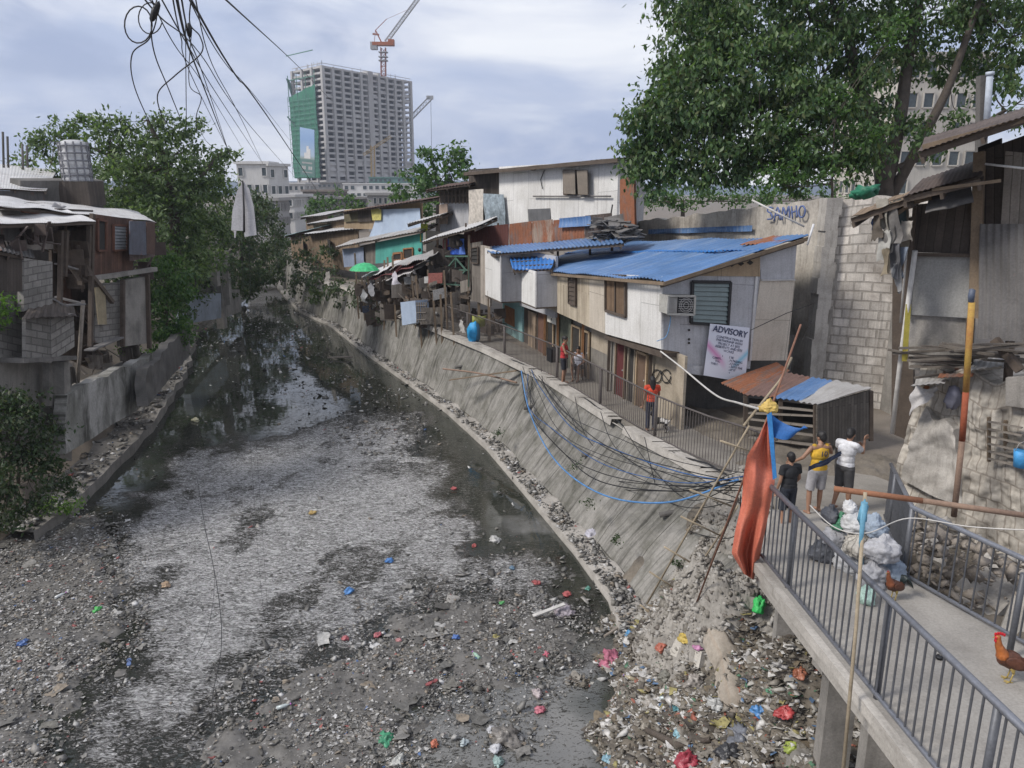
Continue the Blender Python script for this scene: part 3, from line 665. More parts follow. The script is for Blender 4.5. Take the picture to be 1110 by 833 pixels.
def roofsheet(par, q, mat, name='roof', pitch=.17, amp=.02, along=True, beam=True, thick=.0, warp=.015, bm=None, t=.012):
    """q: eave-left, eave-right, ridge-right, ridge-left (waves run up the slope)"""
    q = [Vector(x) for x in q]
    o = MB().corr(q, pitch, amp, 5, warp, t).build(name, mat, par)
    if beam:
        mb = MB(); a, b, c, e = q; n = nrm(q)
        for k in (.03, .35, .7, .97): mb.beam(a.lerp(e, k)-n*.07, b.lerp(c, k)-n*.07, .05, .09, n)
        for k in (.02, .5, .98): mb.beam(a.lerp(b, k)-n*.15, e.lerp(c, k)-n*.15, .05, .09, n)
        mb.build('rafters', bm or TIMBD, o if par is not None else par)
    return o
def cloth(q, nu=10, nv=12, amp=.05, t=.006, sc_=2.5, bulge=0.0):
    a, b, c, d = [Vector(x) for x in q]; n = nrm([a, b, c, d]); sd = random.random()*99; mb = MB()
    def fn(i, j, o=0):
        p = (a.lerp(b, i)).lerp(d.lerp(c, i), j); k = Vector((p.x*sc_+sd, p.y*sc_, p.z*sc_*.35))
        e = Vector((mn.noise(V3(sd, j*3, i)), 0, mn.noise(V3(i*3.5, sd, j))*1.2))*((b-a).length*.16 if amp > .1 else 0)
        return p+e+n*(amp*mn.noise(k)*2*(1.15-j)+o+bulge*math.sin(math.pi*i)*math.sin(math.pi*j))
    mb.grid(fn, nu, nv, True); mb.grid(lambda i, j: fn(1-i, j, -t), nu, nv, True); return mb
def textmesh(txt, size, p, R, mat, name, par=None, ext=.002, off=0, align='CENTER', shear=0):
    cu = bpy.data.curves.new('t', 'FONT'); cu.body = txt; cu.size = size; cu.align_x = align; cu.extrude = ext; cu.offset = off; cu.shear = shear; cu.resolution_u = 3
    o = bpy.data.objects.new('t', cu); C.objects.link(o); me = bpy.data.meshes.new_from_object(o); bpy.data.objects.remove(o); bpy.data.curves.remove(cu)
    o0 = world_loc(par) if par is not None else Vector((0, 0, 0))
    me.transform(Matrix.Translation(Vector(p)-o0) @ R.to_4x4()); me.materials.clear(); me.materials.append(mat)
    ob = bpy.data.objects.new(name, me); C.objects.link(ob)
    if par is not None: ob.parent = par
    return ob
def basis(q):
    a, b, c, d = [Vector(x) for x in q]; x = (b-a).normalized(); n = nrm([a, b, c, d]); y = n.cross(x); R = Matrix((x, y, n)).transposed(); return R
# ================================================================= blue-roofed house
CO = P(717, 340, 20.6); dF = Vector((-.33, 1)).normalized(); FP = Plane((CO.x, CO.y), (CO.x+dF.x*10, CO.y+dF.y*10))
SP_ = Plane((CO.x, CO.y), (CO.x-(-1)*4, CO.y+.33*4)); LP = FP.shift(-.55)
h = thing('house', 'white boarded house with wide blue sheet roof, wall air conditioner and louvred window', 'house', (CO.x+2, CO.y+3, 2.75))
part(h, 'wall', FP.q4((656, 362), (717, 379), (717, 300), (656, 297)), PLY_W)
part(h, 'wall', FP.q4((639, 355), (656, 362), (656, 297), (639, 296.5)), PLY_C)
part(h, 'wall', FP.q4((604, 339), (639, 355), (639, 296.5), (604, 295)), WOODC)
part(h, 'wall', FP.q4((555, 317), (604, 339), (604, 295), (555, 292), -.05), PLY_C)
side = part(h, 'wall', SP_.q4((717, 379), (737, 382), (737, 299), (717, 303.5), -.002), PLY_G)  # camera-facing side is greyer, its shade painted into the boards
part(h, 'wall', SP_.q4((737, 397), (813, 400), (826, 278), (737, 299)), PLY_G)
part(h, 'wall', SP_.q4((813, 391), (853, 391), (862, 304), (824, 304)), PLY_C)
part(h, 'wall', SP_.q4((824.5, 303), (861, 303), (864, 263), (825, 277), .0), PLY_G)
mb = MB(); mb.slab(SP_.q4((741, 299), (824, 300), (824, 276), (741, 296), .035), .03); mb.build('gable_board', PLY_T, h)
mb = MB()
for u in (793, 803, 813): mb.prism([SP_(u-3.5, 287-(u-793)*.1, .04), SP_(u, 289.5-(u-793)*.1, .04), SP_(u+3.5, 287-(u-793)*.1, .04), SP_(u, 284-(u-793)*.1, .04)], SP_.n*.012)
mb.build('vent_hole', DARK, h)
for (a, b, w_) in (((820, 300, .03), (813, 391, .03), .07), ((825, 304, .03), (862, 303.5, .03), .04), ((717.5, 302, .01), (717.5, 379, .01), .05)): MB().beam(SP_(*a), SP_(*b), w_, .04, SP_.n).build('trim', TINL, h)
mb = MB()
for (u, v) in ((747, 358), (747, 372), (786, 362), (747, 368)): mb.ell(SP_(u, v, .03), .035, 8)
mb.build('plug', DARK, h)
window(h, FP.q4((657.5, 337), (679, 343.5), (679, 299.5), (657.5, 298.5), .02), TIMBD, surf('shutter_brown', (.21, .14, .09), scale=2, pattern='plank', bump=.4), mull=1, fw=.08)
window(h, FP.q4((617.5, 329), (625, 331.5), (625, 297), (617.5, 296.7), .02), TIMBD, DARK, louvre=7, fw=.05, lm=TIMBD)
window(h, SP_.q4((748.5, 350), (788, 352.5), (791, 306), (750, 305.5), .03), BLACK, surf('louvre_glass', (.17, .22, .215), scale=2, stain=.4, streak=.2, rough=.3, bump=.1, spec=.6), louvre=9, fw=.08)
# skirting of loose sheet below the white wall
part(h, 'skirting', FP.q4((656, 368), (717, 388), (717, 381), (656, 364), -.04), TIMBD)
part(h, 'skirting', SP_.q4((717, 386), (737, 388), (737, 381), (717, 379.5), -.03), TIMBD)
mb = cloth(SP_.q4((737, 404), (770, 408), (770, 397), (737, 396), .03), 8, 4, .04); mb.build('loose_sheet', PLY_G, h)
# floor slab, back volume
fl = [FP(604, 339, -.1), FP(717, 379, -.1)]; back = -FP.n*4.2
z0 = fl[1].z+.05
mb = MB(); A = V3(fl[1].x, fl[1].y, z0); B = V3(fl[0].x, fl[0].y, z0); mb.slab([A, A+back, B+back, B], .12); mb.build('floor_slab', TIMBD, h)
mb = MB()
for u in (717, 690, 660, 632, 604): a = FP(u, 370, -.08); mb.beam(V3(a.x, a.y, z0-.1), V3(a.x, a.y, z0-.1)+back, .08, .12)
mb.build('joists', TIMB, h)
e0 = FP(714, 303.5, .25)-FP.d*.3; e1 = FP(555, 292, .25); g0 = SP_(877, 256, .28); g1 = e1+(g0-e0)*.93
rf = roofsheet(h, [e1, e0, g0, g1], BLUER, pitch=.2, amp=.022, warp=.035)
MB().beam(e0-V3(0, 0, .07), e1-V3(0, 0, .07), .04, .09).build('fascia', TIMB, h)
MB().beam(e0-V3(0, 0, .07), g0-V3(0, 0, .07), .04, .1).build('fascia', TIMB, h)
mb = MB(); q = [e0.lerp(g0, .78), g0, g0.lerp(g1, .12), e0.lerp(g0, .78).lerp(e1.lerp(g1, .78), .14)]; nn = nrm([e1, e0, g0, g1])
mb.corr([x+nn*.035 for x in (q[3], q[0], q[1], q[2])], .2, .02); mb.build('roof_patch', RUSTY, rf)
mb = MB(); mb.corr([x+nn*.04 for x in (e1.lerp(g1, .55), e0.lerp(g0, .62), e0.lerp(g0, .66), e1.lerp(g1, .6))], .2, .02); mb.build('ridge_lap', surf('iron_blue_bright', (.045, .20, .55), (.03, .12, .35), 1, .6, .4, bump=.12, rough=.4, spec=.5), rf)
# lower storey
low = thing('ground_floor', 'row of low doorways and patched walls under the overhanging blue-roofed house', 'building', (LP(660, 420).x, LP(660, 420).y, 2.75))
ZT = z0-.18
def lc(name, u0, u1, mat, za=2.72, zb=None, off=0, t=.08): return part(low, name, colq(LP, u0, u1, za, zb or ZT, off), mat, t)
WC = surf('wall_cream_old', (.42, .36, .28), (.2, .165, .12), 1.1, .8, .6, bump=.4); WG = surf('wall_grey_old', (.27, .25, .22), (.12, .11, .1), 1.3, .8, .6, bump=.4)
lc('wall', 702.5, 742, WC); lc('wall', 679, 702.5, WC, off=-.03); lc('wall', 661, 679, WG); lc('wall', 640, 661, WG, zb=3.95); lc('wall', 640, 661, WC, 3.952); lc('wall', 560, 640, WG, off=-.05)
def door(u0, u1, mat, h_=1.85, off=.03, fm=TIMB, handle=True):
    q = colq(LP, u0, u1, 2.76, 2.76+h_, off); d = part(low, 'door', q, mat, .05); frame_mb(q, .07, .06).build('frame', fm, d)
    if handle: n = nrm(q); MB().ell(q[0].lerp(q[1], .82)+V3(0, 0, .95)+n*.04, .03, 6).build('handle', TIN, d)
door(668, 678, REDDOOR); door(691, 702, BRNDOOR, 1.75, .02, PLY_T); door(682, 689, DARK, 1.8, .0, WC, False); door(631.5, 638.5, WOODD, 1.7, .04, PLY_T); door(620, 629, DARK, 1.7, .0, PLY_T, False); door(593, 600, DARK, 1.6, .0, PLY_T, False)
for u in (590, 604, 631, 659.5, 705): 
    a = LP(u, 400, .12); MB().beam(V3(a.x, a.y, 2.75), V3(a.x, a.y, ZT), .09).build('post', TIMBD if u > 640 else surf('post_orange', (.33, .17, .08), scale=3, bump=.2), low)
lc('wall', 604, 618, surf('curtain_camo', (.15, .16, .12), (.06, .07, .05), 6, .9, 0), off=.05, t=.02)
lc('wall', 583, 592, surf('wall_redbrown', (.2, .11, .08), scale=2), off=.03); lc('wall', 566, 582.5, TIMBD, off=.0); lc('wall', 545, 566, TURQL, off=.08); lc('wall', 572, 580, surf('door_pale_wood', (.33, .25, .18), scale=2, pattern='plank', bump=.3), zb=4.3, off=.06)
lc('wall', 547, 557, surf('wood_orange', (.36, .18, .09), scale=3), 3.3, 4.1, off=.12)
a = colq(LP, 593, 602.5, 4.25, 4.85, .16, v=350)
sg = tag(MB().slab(a, .02).build('paper_sign', surf('paper', (.62, .60, .54), (.4, .38, .32), 4, .3, .2, bump=.05)), 'small white paper notice with black shapes fixed above a doorway', 'sign')
n_ = nrm(a); mb = MB(); cc = sum(a, Vector())/4+n_*.006
for (dx, dz, r) in ((-.1, .02, .08), (.12, .02, .08), (0, -.15, .05)): mb.box(cc+(a[1]-a[0]).normalized()*dx+V3(0, 0, dz), (r*1.4, .008, r*1.8), math.atan2((a[1]-a[0]).y, (a[1]-a[0]).x))
mb.build('print', BLACK, None); pr = bpy.data.objects[-1] if False else C.objects[-1]; pr_l = Vector(pr.location); pr.parent = sg; pr.location = pr_l-Vector(sg.location)
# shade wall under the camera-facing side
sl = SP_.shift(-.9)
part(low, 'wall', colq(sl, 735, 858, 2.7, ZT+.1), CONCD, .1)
# graffiti scrawl
mb = MB(); gp = LP
for sx in (712, 722):
    mb.tube([gp(sx+5*math.cos(a_), 408+7*math.sin(a_)*1.0, .035) for a_ in np.linspace(0, 6.0, 16)], .018, 4)
mb.tube([gp(708, 416, .03), gp(716, 402, .035), gp(727, 416, .035)], .018, 4); mb.build('graffiti', BLACK, low)
# air conditioner
qa = SP_.q4((723, 340.5), (752, 341.5), (753, 321), (724, 321), .42)
ac = thing('air_conditioner', 'window air conditioner with fan grille fixed to the board wall painted shade-grey', 'air conditioner', qa[0])
nS = SP_.n
MB().slab([x-nS*.03 for x in qa], .42).build('casing', surf('casing_beige', (.42, .41, .38), (.2, .19, .17), 4, .5, .3, bump=.1), ac)
g = MB(); a, b, c, d = qa; fr = frame_mb([x for x in qa], .05, .04)
fr.build('frame', surf('casing_beige', (.42, .41, .38)), ac)
MB().slab([a.lerp(b, .38)+nS*.0, b-(b-a)*.03, c-(c-d)*.03, d.lerp(c, .38)], .02).build('fan_grille', BLACK, ac)
mb = MB()
for i in range(7):
    t = .06+i*.045; mb.beam((a.lerp(b, t)+V3(0, 0, .05))+nS*.01, d.lerp(c, t)-V3(0, 0, .05)+nS*.01, .015, .02)
for i in range(8):
    t = (i+.5)/8; mb.beam(a.lerp(b, .4).lerp(d.lerp(c, .4), t)+nS*.02, a.lerp(b, .95).lerp(d.lerp(c, .95), t)+nS*.02, .012, .01)
cen = (a.lerp(b, .68)+d.lerp(c, .68))/2+nS*.025; xx_ = (b-a).normalized()
for r in (.08, .15, .2): mb.tube([cen+xx_*r*math.cos(t)+V3(0, 0, r*math.sin(t)) for t in np.linspace(0, 6.283, 17)], .008, 4)
mb.build('grille_bars', TIN, ac)
mb = MB(); mb.beam(SP_(726, 343, .0), SP_(726, 343, .45), .03); mb.beam(SP_(750, 344, .0), SP_(750, 344, .45), .03); mb.build('bracket', TIND, ac)
one('cable', MB().tube(curve([SP_(727, 343, .2), SP_(726, 352, .1), SP_(722, 365, .06), SP_(712, 370, .08)], 6), .012, 5), plain('cable_light_blue', (.15, .35, .62), .5), 'light blue drain hose hanging from the air conditioner', 'hose')
# advisory banner
q = SP_.q4((762.5, 407), (807.5, 415), (814.5, 356), (771.5, 351.5), .2); q[2] -= SP_.n*.08; q[3] -= SP_.n*.08
bnmb = cloth(q, 10, 12, .02, .004, 1.5, .04); m, nt, b = newmat('banner_print'); tcn = nt.nodes.new('ShaderNodeTexCoord'); sx = nt.nodes.new('ShaderNodeSeparateXYZ'); nt.links.new(tcn.outputs['UV'], sx.inputs[0])
U, Vv = sx.outputs[0], sx.outputs[1]
d1 = mth(nt, 'ABSOLUTE', mth(nt, 'SUBTRACT', Vv, mth(nt, 'SUBTRACT', .60, mth(nt, 'MULTIPLY', U, .75)))); pk = mth(nt, 'MULTIPLY', rng(nt, d1, .0, .13, 1, 0), rng(nt, U, .3, .5, 1, 0))
d2 = mth(nt, 'ABSOLUTE', mth(nt, 'SUBTRACT', Vv, mth(nt, 'ADD', -.30, mth(nt, 'MULTIPLY', U, .85)))); cy_ = mth(nt, 'MULTIPLY', rng(nt, d2, .0, .10, 1, 0), rng(nt, U, .55, .8, 0, 1))
col = mix(nt, mth(nt, 'MULTIPLY', pk, .75), (.66, .67, .74), (.62, .12, .38)); col = mix(nt, mth(nt, 'MULTIPLY', cy_, .75), col, (.10, .50, .68)); nt.links.new(col, b.inputs['Base Color']); b.inputs['Roughness'].default_value = .5
bn = thing('banner', 'white ADVISORY banner with pink and blue swirls hanging on the wall painted shade-grey', 'banner', sum(q, Vector())/4)
bnmb.build('sheet', m, bn)
R = basis(q); INK = plain('ink_navy', (.03, .04, .10), .6); W_ = (q[1]-q[0]).length; H_ = (q[3]-q[0]).length; n_ = nrm(q)
def bline(t, size, txt, off=0): textmesh(txt, size, q[0].lerp(q[3], t).lerp(q[1].lerp(q[2], t), .5)+n_*(.012+.042*math.sin(math.pi*t)), R, INK, 'lettering', bn, .002, off)
bline(.84, W_*.17, 'ADVISORY', .004)
for i, s in enumerate(['CONSTRUCTION IN', 'PARTNERSHIP WITH', 'PROJECT AT SITE', 'RESIDENTS AND SITE', 'WORKS']): bline(.74-i*.06, W_*.068, s)
for i, s in enumerate(['PLEASE BE', 'CAREFUL WHEN PASSING', 'THIS AREA. DO NOT', 'THROW WASTE INTO THE', 'CANAL. KEEP IT', 'CLEAN']): bline(.40-i*.056, W_*.062, s)
# roof props: long white pipe on the roof side
one('pole', MB().tube([SP_(815, 217, -1.2), SP_(872, 246, -.2)], .03, 6), PVC, 'thin pale pipe leaning over the blue roof towards the block wall', 'pole')
one('pole', MB().tube([SP_(882, 243, .35), SP_(875, 266, .35)], .03, 6), WHITE, 'short white pipe standing at the high corner of the blue roof', 'pole')

# bays of the next rooms
def bay(label, u_side, u_out, vt, vb, plane, Lb, nm='bay'):
    p = plane(u_side, (vt+vb)/2); o = plane.n
    best = min([x*.02 for x in range(10, 120)], key=lambda k: abs(pix(*(p+o*k))[0]-u_out))
    A = p+o*best; zt = P((u_side+u_out)/2, vt, (p.y+A.y)/2).z; zb = P((u_side+u_out)/2, vb, (p.y+A.y)/2).z; L = plane.d*(Lb if plane.d.y > 0 else -Lb)
    z = lambda v, h_: V3(v.x, v.y, h_)
    t = thing(nm, label, 'building', V3(p.x, p.y, zb))
    part(t, 'wall', [z(A, zb), z(p, zb), z(p, zt), z(A, zt)], PLY_G, .06)  # side face: shade put into the board colour
    part(t, 'wall', [z(A+L, zb), z(A, zb), z(A, zt), z(A+L, zt)], PLY_W, .05)
    MB().slab([z(A, zb), z(A+L, zb), z(p+L, zb), z(p, zb)], .06, V3(0, 0, 1)).build('floor', TIMBD, t)
    MB().beam(z(A, zb), z(A, zt), .05).build('trim', TINL, t)
    return t, A, p, L, zb, zt
b1 = bay('white boxed-out room with its side painted shade-grey under the blue roof left of the cream boards', 604, 581, 294.5, 333, FP, 1.6)
HP = Plane((FP(565, 300).x-.0, FP(565, 300).y), (FP(565, 300).x-3.3, FP(565, 300).y+10))
b2 = bay('tall white boxed-out room with a dark spotlight above the green fence', 566, 543, 273, 327, HP, 2.4)
t, A, p, L, zb, zt = b2
q = [P(534, 275, 31.5), P(676, 264, 26.5), P(670, 255.5, 29.5), P(519, 267.5, 36)]
h2 = thing('lean_to_roof', 'narrow faded blue roof sheet above the white boxed room', 'roof', q[0]); roofsheet(h2, q, BLUER, pitch=.2, amp=.022)
q = [P(556, 293, 29), P(598, 291, 27.5), P(602, 276, 29.5), P(552, 279, 31.5)]
h3 = thing('awning', 'crumpled bright blue sheet awning tucked under the upper roof', 'awning', q[0]); roofsheet(h3, q, surf('iron_blue_bright', (.05, .22, .5)), pitch=.2, amp=.03, warp=.06)
one('spotlight', MB().ell(A+V3(-.12, .5, .95), (.1, .16, .1), 8).tube([A+V3(.1, .5, .9), A+V3(-.12, .5, .95)], .03, 5), BLACK, 'dark spotlight on the white boxed-out wall', 'lamp')
# wall body behind the bays
one('wall', MB().slab([V3(p.x-.1, p.y+.2, 4.6), V3(p.x+1.2, p.y-3, 4.6), V3(p.x+1.2, p.y-3, 6.9), V3(p.x-.1, p.y+.2, 6.9)], .1), PLY_G, 'grey board wall between the two boxed-out rooms', 'wall')

# ================================================================= big block wall
BW = uplane(893, 23.2, 985, 22.0); BS = uplane(893, 23.2, 668, 37)
bw = thing('block_wall', 'tall weathered concrete block wall with crusted pillar beside the blue-roofed house', 'wall', (BW(935, 400).x, 22.6, 2.8))
MB().rough([V3(*BW(893, 350)[:2], 2.6), V3(*BW(990, 350)[:2], 2.6), V3(*BW(990, 350)[:2], BW(975, 213).z), V3(*BW(893, 350)[:2], BW(893, 215).z)], .3, 40, 60, .03, 1.5, .05).build('block_face', BLOCKL, bw)
a = BW(887, 350); mb = MB(); tz = BW(890, 215).z
for k in range(14):
    z0_ = 2.6+(tz-2.6)*k/14; mb.box(V3(a.x-.05+.02*math.sin(k*3), a.y-.12, z0_+(tz-2.6)/28), (.42+.05*math.sin(k*5), .5, (tz-2.6)/14+.01), .05)
mb.build('pillar', CONCL, bw)
a = BW(976, 350); mb = MB(); mb.box(V3(a.x+.05, a.y-.15, 5.0), (.5, .6, 4.6), .1); mb.build('pillar', CONC, bw)
MB().rough([V3(*BW(888, 350)[:2], 2.9), V3(*BW(900, 350)[:2], 2.9), V3(*BW(903, 350)[:2], 7.3), V3(*BW(893, 350)[:2], 7.3)], .1, 6, 30, .05, 2.5).build('render_drips', CONCL, bw)
for i in range(1, 1): pass
c0 = BS(893, 300, .0); c1 = BS(672, 300, 0); ws = thing('boundary_wall', 'long pale crusted wall behind the blue roof with blue graffiti', 'wall', V3(c0.x, c0.y, 2.8))
zt0 = BS(893, 215).z; zt1 = BS(680, 243).z
MB().rough([V3(c1.x, c1.y, 3), V3(c0.x, c0.y, 3), V3(c0.x, c0.y, zt0), V3(c1.x, c1.y, zt1)], .28, 90, 30, .06, 1.6, .05).build('wall_face', surf('wall_crusted', (.60, .55, .48), (.24, .21, .18), .9, .85, .7, (.09, .08, .07), bump=.9, fine=12), ws)
q = BS.q4((703, 254), (815, 251), (815, 244.5), (703, 249), .12); MB().corr(q, .2, .015).build('blue_flashing', BLUER, ws)
mb = MB(); GR = lambda u, v: BS(u, v, .13)
for st_ in ([(838, 226), (834, 225), (832, 229), (836, 232), (837, 237), (832, 238)], [(839, 240), (843, 225), (846, 239)], [(840, 234), (846, 233)], [(848, 239), (849, 225), (852, 233), (855, 224), (856, 238)], [(858, 224), (859, 237)], [(858, 231), (863, 229)], [(863, 223), (864, 236)], [(868, 224), (866, 229), (867, 235), (871, 235), (873, 229), (871, 224), (868, 224)]): mb.tube(curve([GR(u, v) for u, v in st_], 4), .028, 5)
mb.build('graffiti', plain('paint_graffiti', (.10, .14, .30), .7), ws)
# ================================================================= shed by the block wall
sh = thing('shed', 'low plank shed with patched rust and blue tin roof against the block wall', 'shed', G(870, 480, 3.0))
pts = dict(a=P(806, 428, 19.2), b=P(885, 437, 17.8), c=P(944, 421, 18.6), d=P(842, 396, 21.4), e=P(780, 414, 20.8))
def sheet(par, q, m, **k): return roofsheet(par, q, m, beam=False, **k)
sheet(sh, [P(781, 415, 20.6), P(808, 428, 19.2), P(856, 402, 21.2), P(842, 393, 21.8)], RUSTY, pitch=.15)
sheet(sh, [P(806, 428, 19.2), P(842, 431, 18.6), P(880, 409, 20.2), P(845, 402, 21.2)], surf('iron_brown_red', (.17, .105, .09), (.09, .06, .05), 1, .6, .5, rust=.5, bump=.2), pitch=.15)
sheet(sh, [P(838, 431.5, 18.5), P(868, 435, 18.1), P(908, 413, 19.3), P(880, 409, 20.2)], BLUER, pitch=.15)
sheet(sh, [P(864, 435.5, 18.1), P(886, 438, 17.7), P(945, 421, 18.3), P(905, 412, 19.4)], TIN, pitch=.15)
part(sh, 'side_panel', [P(886, 486, 17.7), P(946, 476, 18.4), P(944, 423, 18.4), P(886, 440, 17.7)], surf('boards_slate', (.13, .115, .10), scale=2, pattern='plank', psize=(2, .1, .01), bump=.6), .05)
mb = MB()
for k in range(5): mb.beam(P(812, 438+k*9+random.uniform(-2, 2), 18.9), P(884, 444+k*9+random.uniform(-3, 3), 17.9), .16, .03)
mb.build('planks', WOODG, sh)
for (u, v0, v1, Y) in ((808, 429, 470, 19.2), (884, 438, 485, 17.8), (846, 432, 478, 18.5), (944, 424, 478, 18.4)): MB().beam(P(u, v1, Y), P(u, v0, Y), .09).build('post', TIMBD, sh)
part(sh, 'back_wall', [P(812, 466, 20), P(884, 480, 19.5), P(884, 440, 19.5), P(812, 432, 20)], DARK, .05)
# dirt bank beneath it
mb = MB(); mb.rough([G(738, 470, 2.7), G(905, 530, 2.9), P(905, 470, 19), P(738, 440, 22.2)], .3, 40, 16, .14, 1.4); one('earth_bank', mb, SLOPEM, None, None, kind='structure')

# ================================================================= shack on the eroded masonry (right edge)
RM = uplane(965, 14.6, 1125, 12.4)
mz = thing('masonry_wall', 'crumbling pale stone and block wall carrying the dark wooden shack', 'wall', G(1040, 560, 3.2))
MAS = surf('masonry_crumbled', (.50, .46, .40), (.20, .175, .145), 1.8, .8, .5, (.07, .055, .045), pattern='block', bump=.4, pcol=(.30, .265, .225), psize=(.20, .40, .016), fine=10)
MB().rough(RM.q4((958, 560), (1140, 660), (1140, 415), (1002, 392)), 1.6, 190, 110, .16, 1.5, .2).build('wall_face', MAS, mz)
MB().rough(RM.q4((975, 520), (1040, 550), (1036, 455), (1000, 440), .14), .2, 30, 24, .12, 2.2, .25).build('render_patch', CONCL, mz)
mb = MB()
for i in range(45):
    u = random.uniform(968, 1112); v = 548+(u-960)*.42+random.uniform(-14, 30); p = RM(u, v, random.uniform(.1, .5)); p.z = max(p.z, 3.15); r = random.uniform(.03, .1)
    mb.ell(p, (r*1.2, r, r*.75), 6, jit=.7)
mb.build('fallen_stone', CONCL, mz)
sk = thing('shack', 'dark timber and tin shack perched on the crumbling masonry at the right edge', 'house', RM(1040, 420))
R1 = uplane(975, 14.3, 1060, 13.4); R2 = uplane(1056, 13.3, 1135, 12.4)
part(sk, 'wall', R1.q4((982, 341), (1052, 345), (1053, 276), (988, 274)), surf('plaster_grey', (.33, .325, .31), (.2, .19, .18), 1, .6, .3, bump=.15), .06)
part(sk, 'wall', R1.q4((985, 273.5), (1054, 275.5), (1058, 215), (992, 222), -.03), WOODD, .06)
part(sk, 'wall', R1.q4((985, 400), (1052, 410), (1052, 345.5), (985, 341.5), -.1), CONC, .3)
MB().corr(R2.q4((1060, 367), (1130, 372), (1130, 243), (1062, 243), .02), .12, .02, 4, .02).build('wall', surf('iron_darkgrey', (.19, .18, .175), (.07, .065, .06), 1, .7, .6, rust=.25, bump=.2, rough=.7), sk)
part(sk, 'wall', R2.q4((1060, 243), (1130, 243), (1130, 140), (1060, 165), -.25), WOODD, .06)
d_ = part(sk, 'door', R2.q4((1085, 243), (1112, 243), (1112, 166), (1090, 164), .0), WOODG, .05)
part(sk, 'wall', R2.q4((1112, 243), (1135, 243), (1135, 150), (1112, 158), -.02), WOODD, .05)
mb = MB(); mb.beam(R1(1056, 345, .06), R1(1062, 165, .06), .16, .12, R1.n); mb.build('post', TIMB, sk)
MB().beam(R1(983, 342, .05), R1(992, 222, .05), .06, .06, R1.n).build('trim', TIMBD, sk); MB().beam(R1(985, 276, .05), R1(1054, 277, .05), .06, .05, R1.n).build('trim', TIMBD, sk)
# roofs: overlapping sheets
def eave(label_mat, a, b, c, d, par=sk, **k): return roofsheet(par, [a, b, c, d], label_mat, **k)
eave(RUSTB, P(995, 165, 12.2), P(1135, 118, 11.6), P(1140, 108, 14.5), P(1002, 150, 14.8), pitch=.08, amp=.008)
eave(surf('boards_worn', (.26, .19, .13), (.12, .09, .065), 2, .7, .5, pattern='plank', bump=.4), P(921, 236, 13.6), P(984, 214, 13.0), P(1004, 203, 14.6), P(950, 218, 15.4), pitch=.3, amp=.01, warp=.05)
eave(RUSTB, P(978, 213, 12.9), P(1062, 193, 12.5), P(1070, 172, 14.6), P(1000, 196, 14.9), pitch=.08, amp=.008, warp=.04)
eave(TIND, P(1003, 233, 12.9), P(1056, 220, 12.6), P(1052, 200, 13.3), P(1010, 205, 13.6), pitch=.5, amp=.01, beam=False, warp=.05)
mb = MB()
for (a, b, w_) in (((1010, 206, 12.8), (1085, 196, 12.4), .05), ((960, 240, 13.4), (1000, 212, 13.3), .07), ((1000, 160, 12.3), (1110, 130, 11.8), .08), ((940, 232, 13.6), (1010, 215, 13.2), .06)): mb.beam(P(*a), P(*b), w_)
mb.build('beam', TIMB, sk)
part(sk, 'wall', R2.q4((1060, 200), (1085, 200), (1085, 150), (1060, 160), -.6), DARK, .05)
MB().tube([R2(1068, 178, .3), R2(1112, 183, .3)], .02, 6).build('pipe', TINL, sk)
# timbers under the shack
mb = MB()
for k in range(20):
    u = random.uniform(1010, 1115); v = random.uniform(372, 408); a = R2(u, v, random.uniform(-.3, .5)); dv = Vector((random.uniform(.5, 1.6), random.uniform(-.9, .2), random.uniform(-.15, .25)))
    mb.beam(a-dv*.5, a+dv*.5, random.uniform(.04, .14), random.uniform(.02, .05))
mb.build('plank', surf('timber_greyed', (.15, .13, .11), (.06, .05, .045), 3, .7, .3, bump=.3), sk)
for (a, b, w_) in ((P(1078, 368, 12.6), P(1106, 402, 12.2), .12), (P(1052, 345, 13.2), P(1050, 400, 13.2), .1), (P(1095, 370, 12.6), P(1092, 420, 12.6), .1)): MB().beam(a, b, w_).build('brace', TIMBD, sk)
tp = P(988, 262, 13.3)
one('standpipe', MB().tube([P(967, 470, 14.0), P(975, 400, 13.8), P(992, 272, 13.5)], .045, 8), PVC, 'tall off-white plastic pipe standing against the masonry wall', 'pipe')
one('standpipe', MB().tube([P(976, 350, 13.9), P(985, 245, 13.7)], .02, 8), PVC, 'thin pale pipe hanging under the torn cloths of the shack eaves', 'pipe')
mb = cloth([P(978, 392, 13.6), P(984, 392, 13.6), P(988, 330, 13.6), P(982, 330, 13.6)], 4, 8, .04); one('cloth', mb, colr('cloth_yellow', (.5, .42, .08)), 'thin yellow cloth strip hanging beside the standing pipe', 'cloth')
# hanging laundry and rags
rags = [((950, 215, 964, 248), (.30, .28, .24), 'pale grey rag'), ((957, 222, 972, 262), (.16, .15, .14), 'dark grey shirt'), ((966, 218, 980, 258), (.09, .12, .12), 'dark teal shirt'), ((972, 225, 984, 270), (.20, .17, .13), 'brown torn cloth'), ((953, 250, 966, 284), (.38, .37, .34), 'off-white torn cloth'), ((962, 262, 975, 300), (.12, .12, .13), 'blackish cloth'), ((972, 268, 984, 304), (.17, .2, .25), 'blue grey cloth'), ((944, 236, 952, 252), (.08, .12, .25), 'small navy cloth'), ((961, 240, 970, 272), (.22, .21, .2), 'mid grey towel'), ((948, 228, 958, 262), (.12, .1, .08), 'dark brown rag'), ((978, 240, 990, 262), (.45, .42, .38), 'cream rag'), ((968, 285, 975, 318), (.3, .3, .3), 'long grey strip of cloth'), ((956, 270, 963, 300), (.24, .2, .14), 'khaki strip of cloth')]
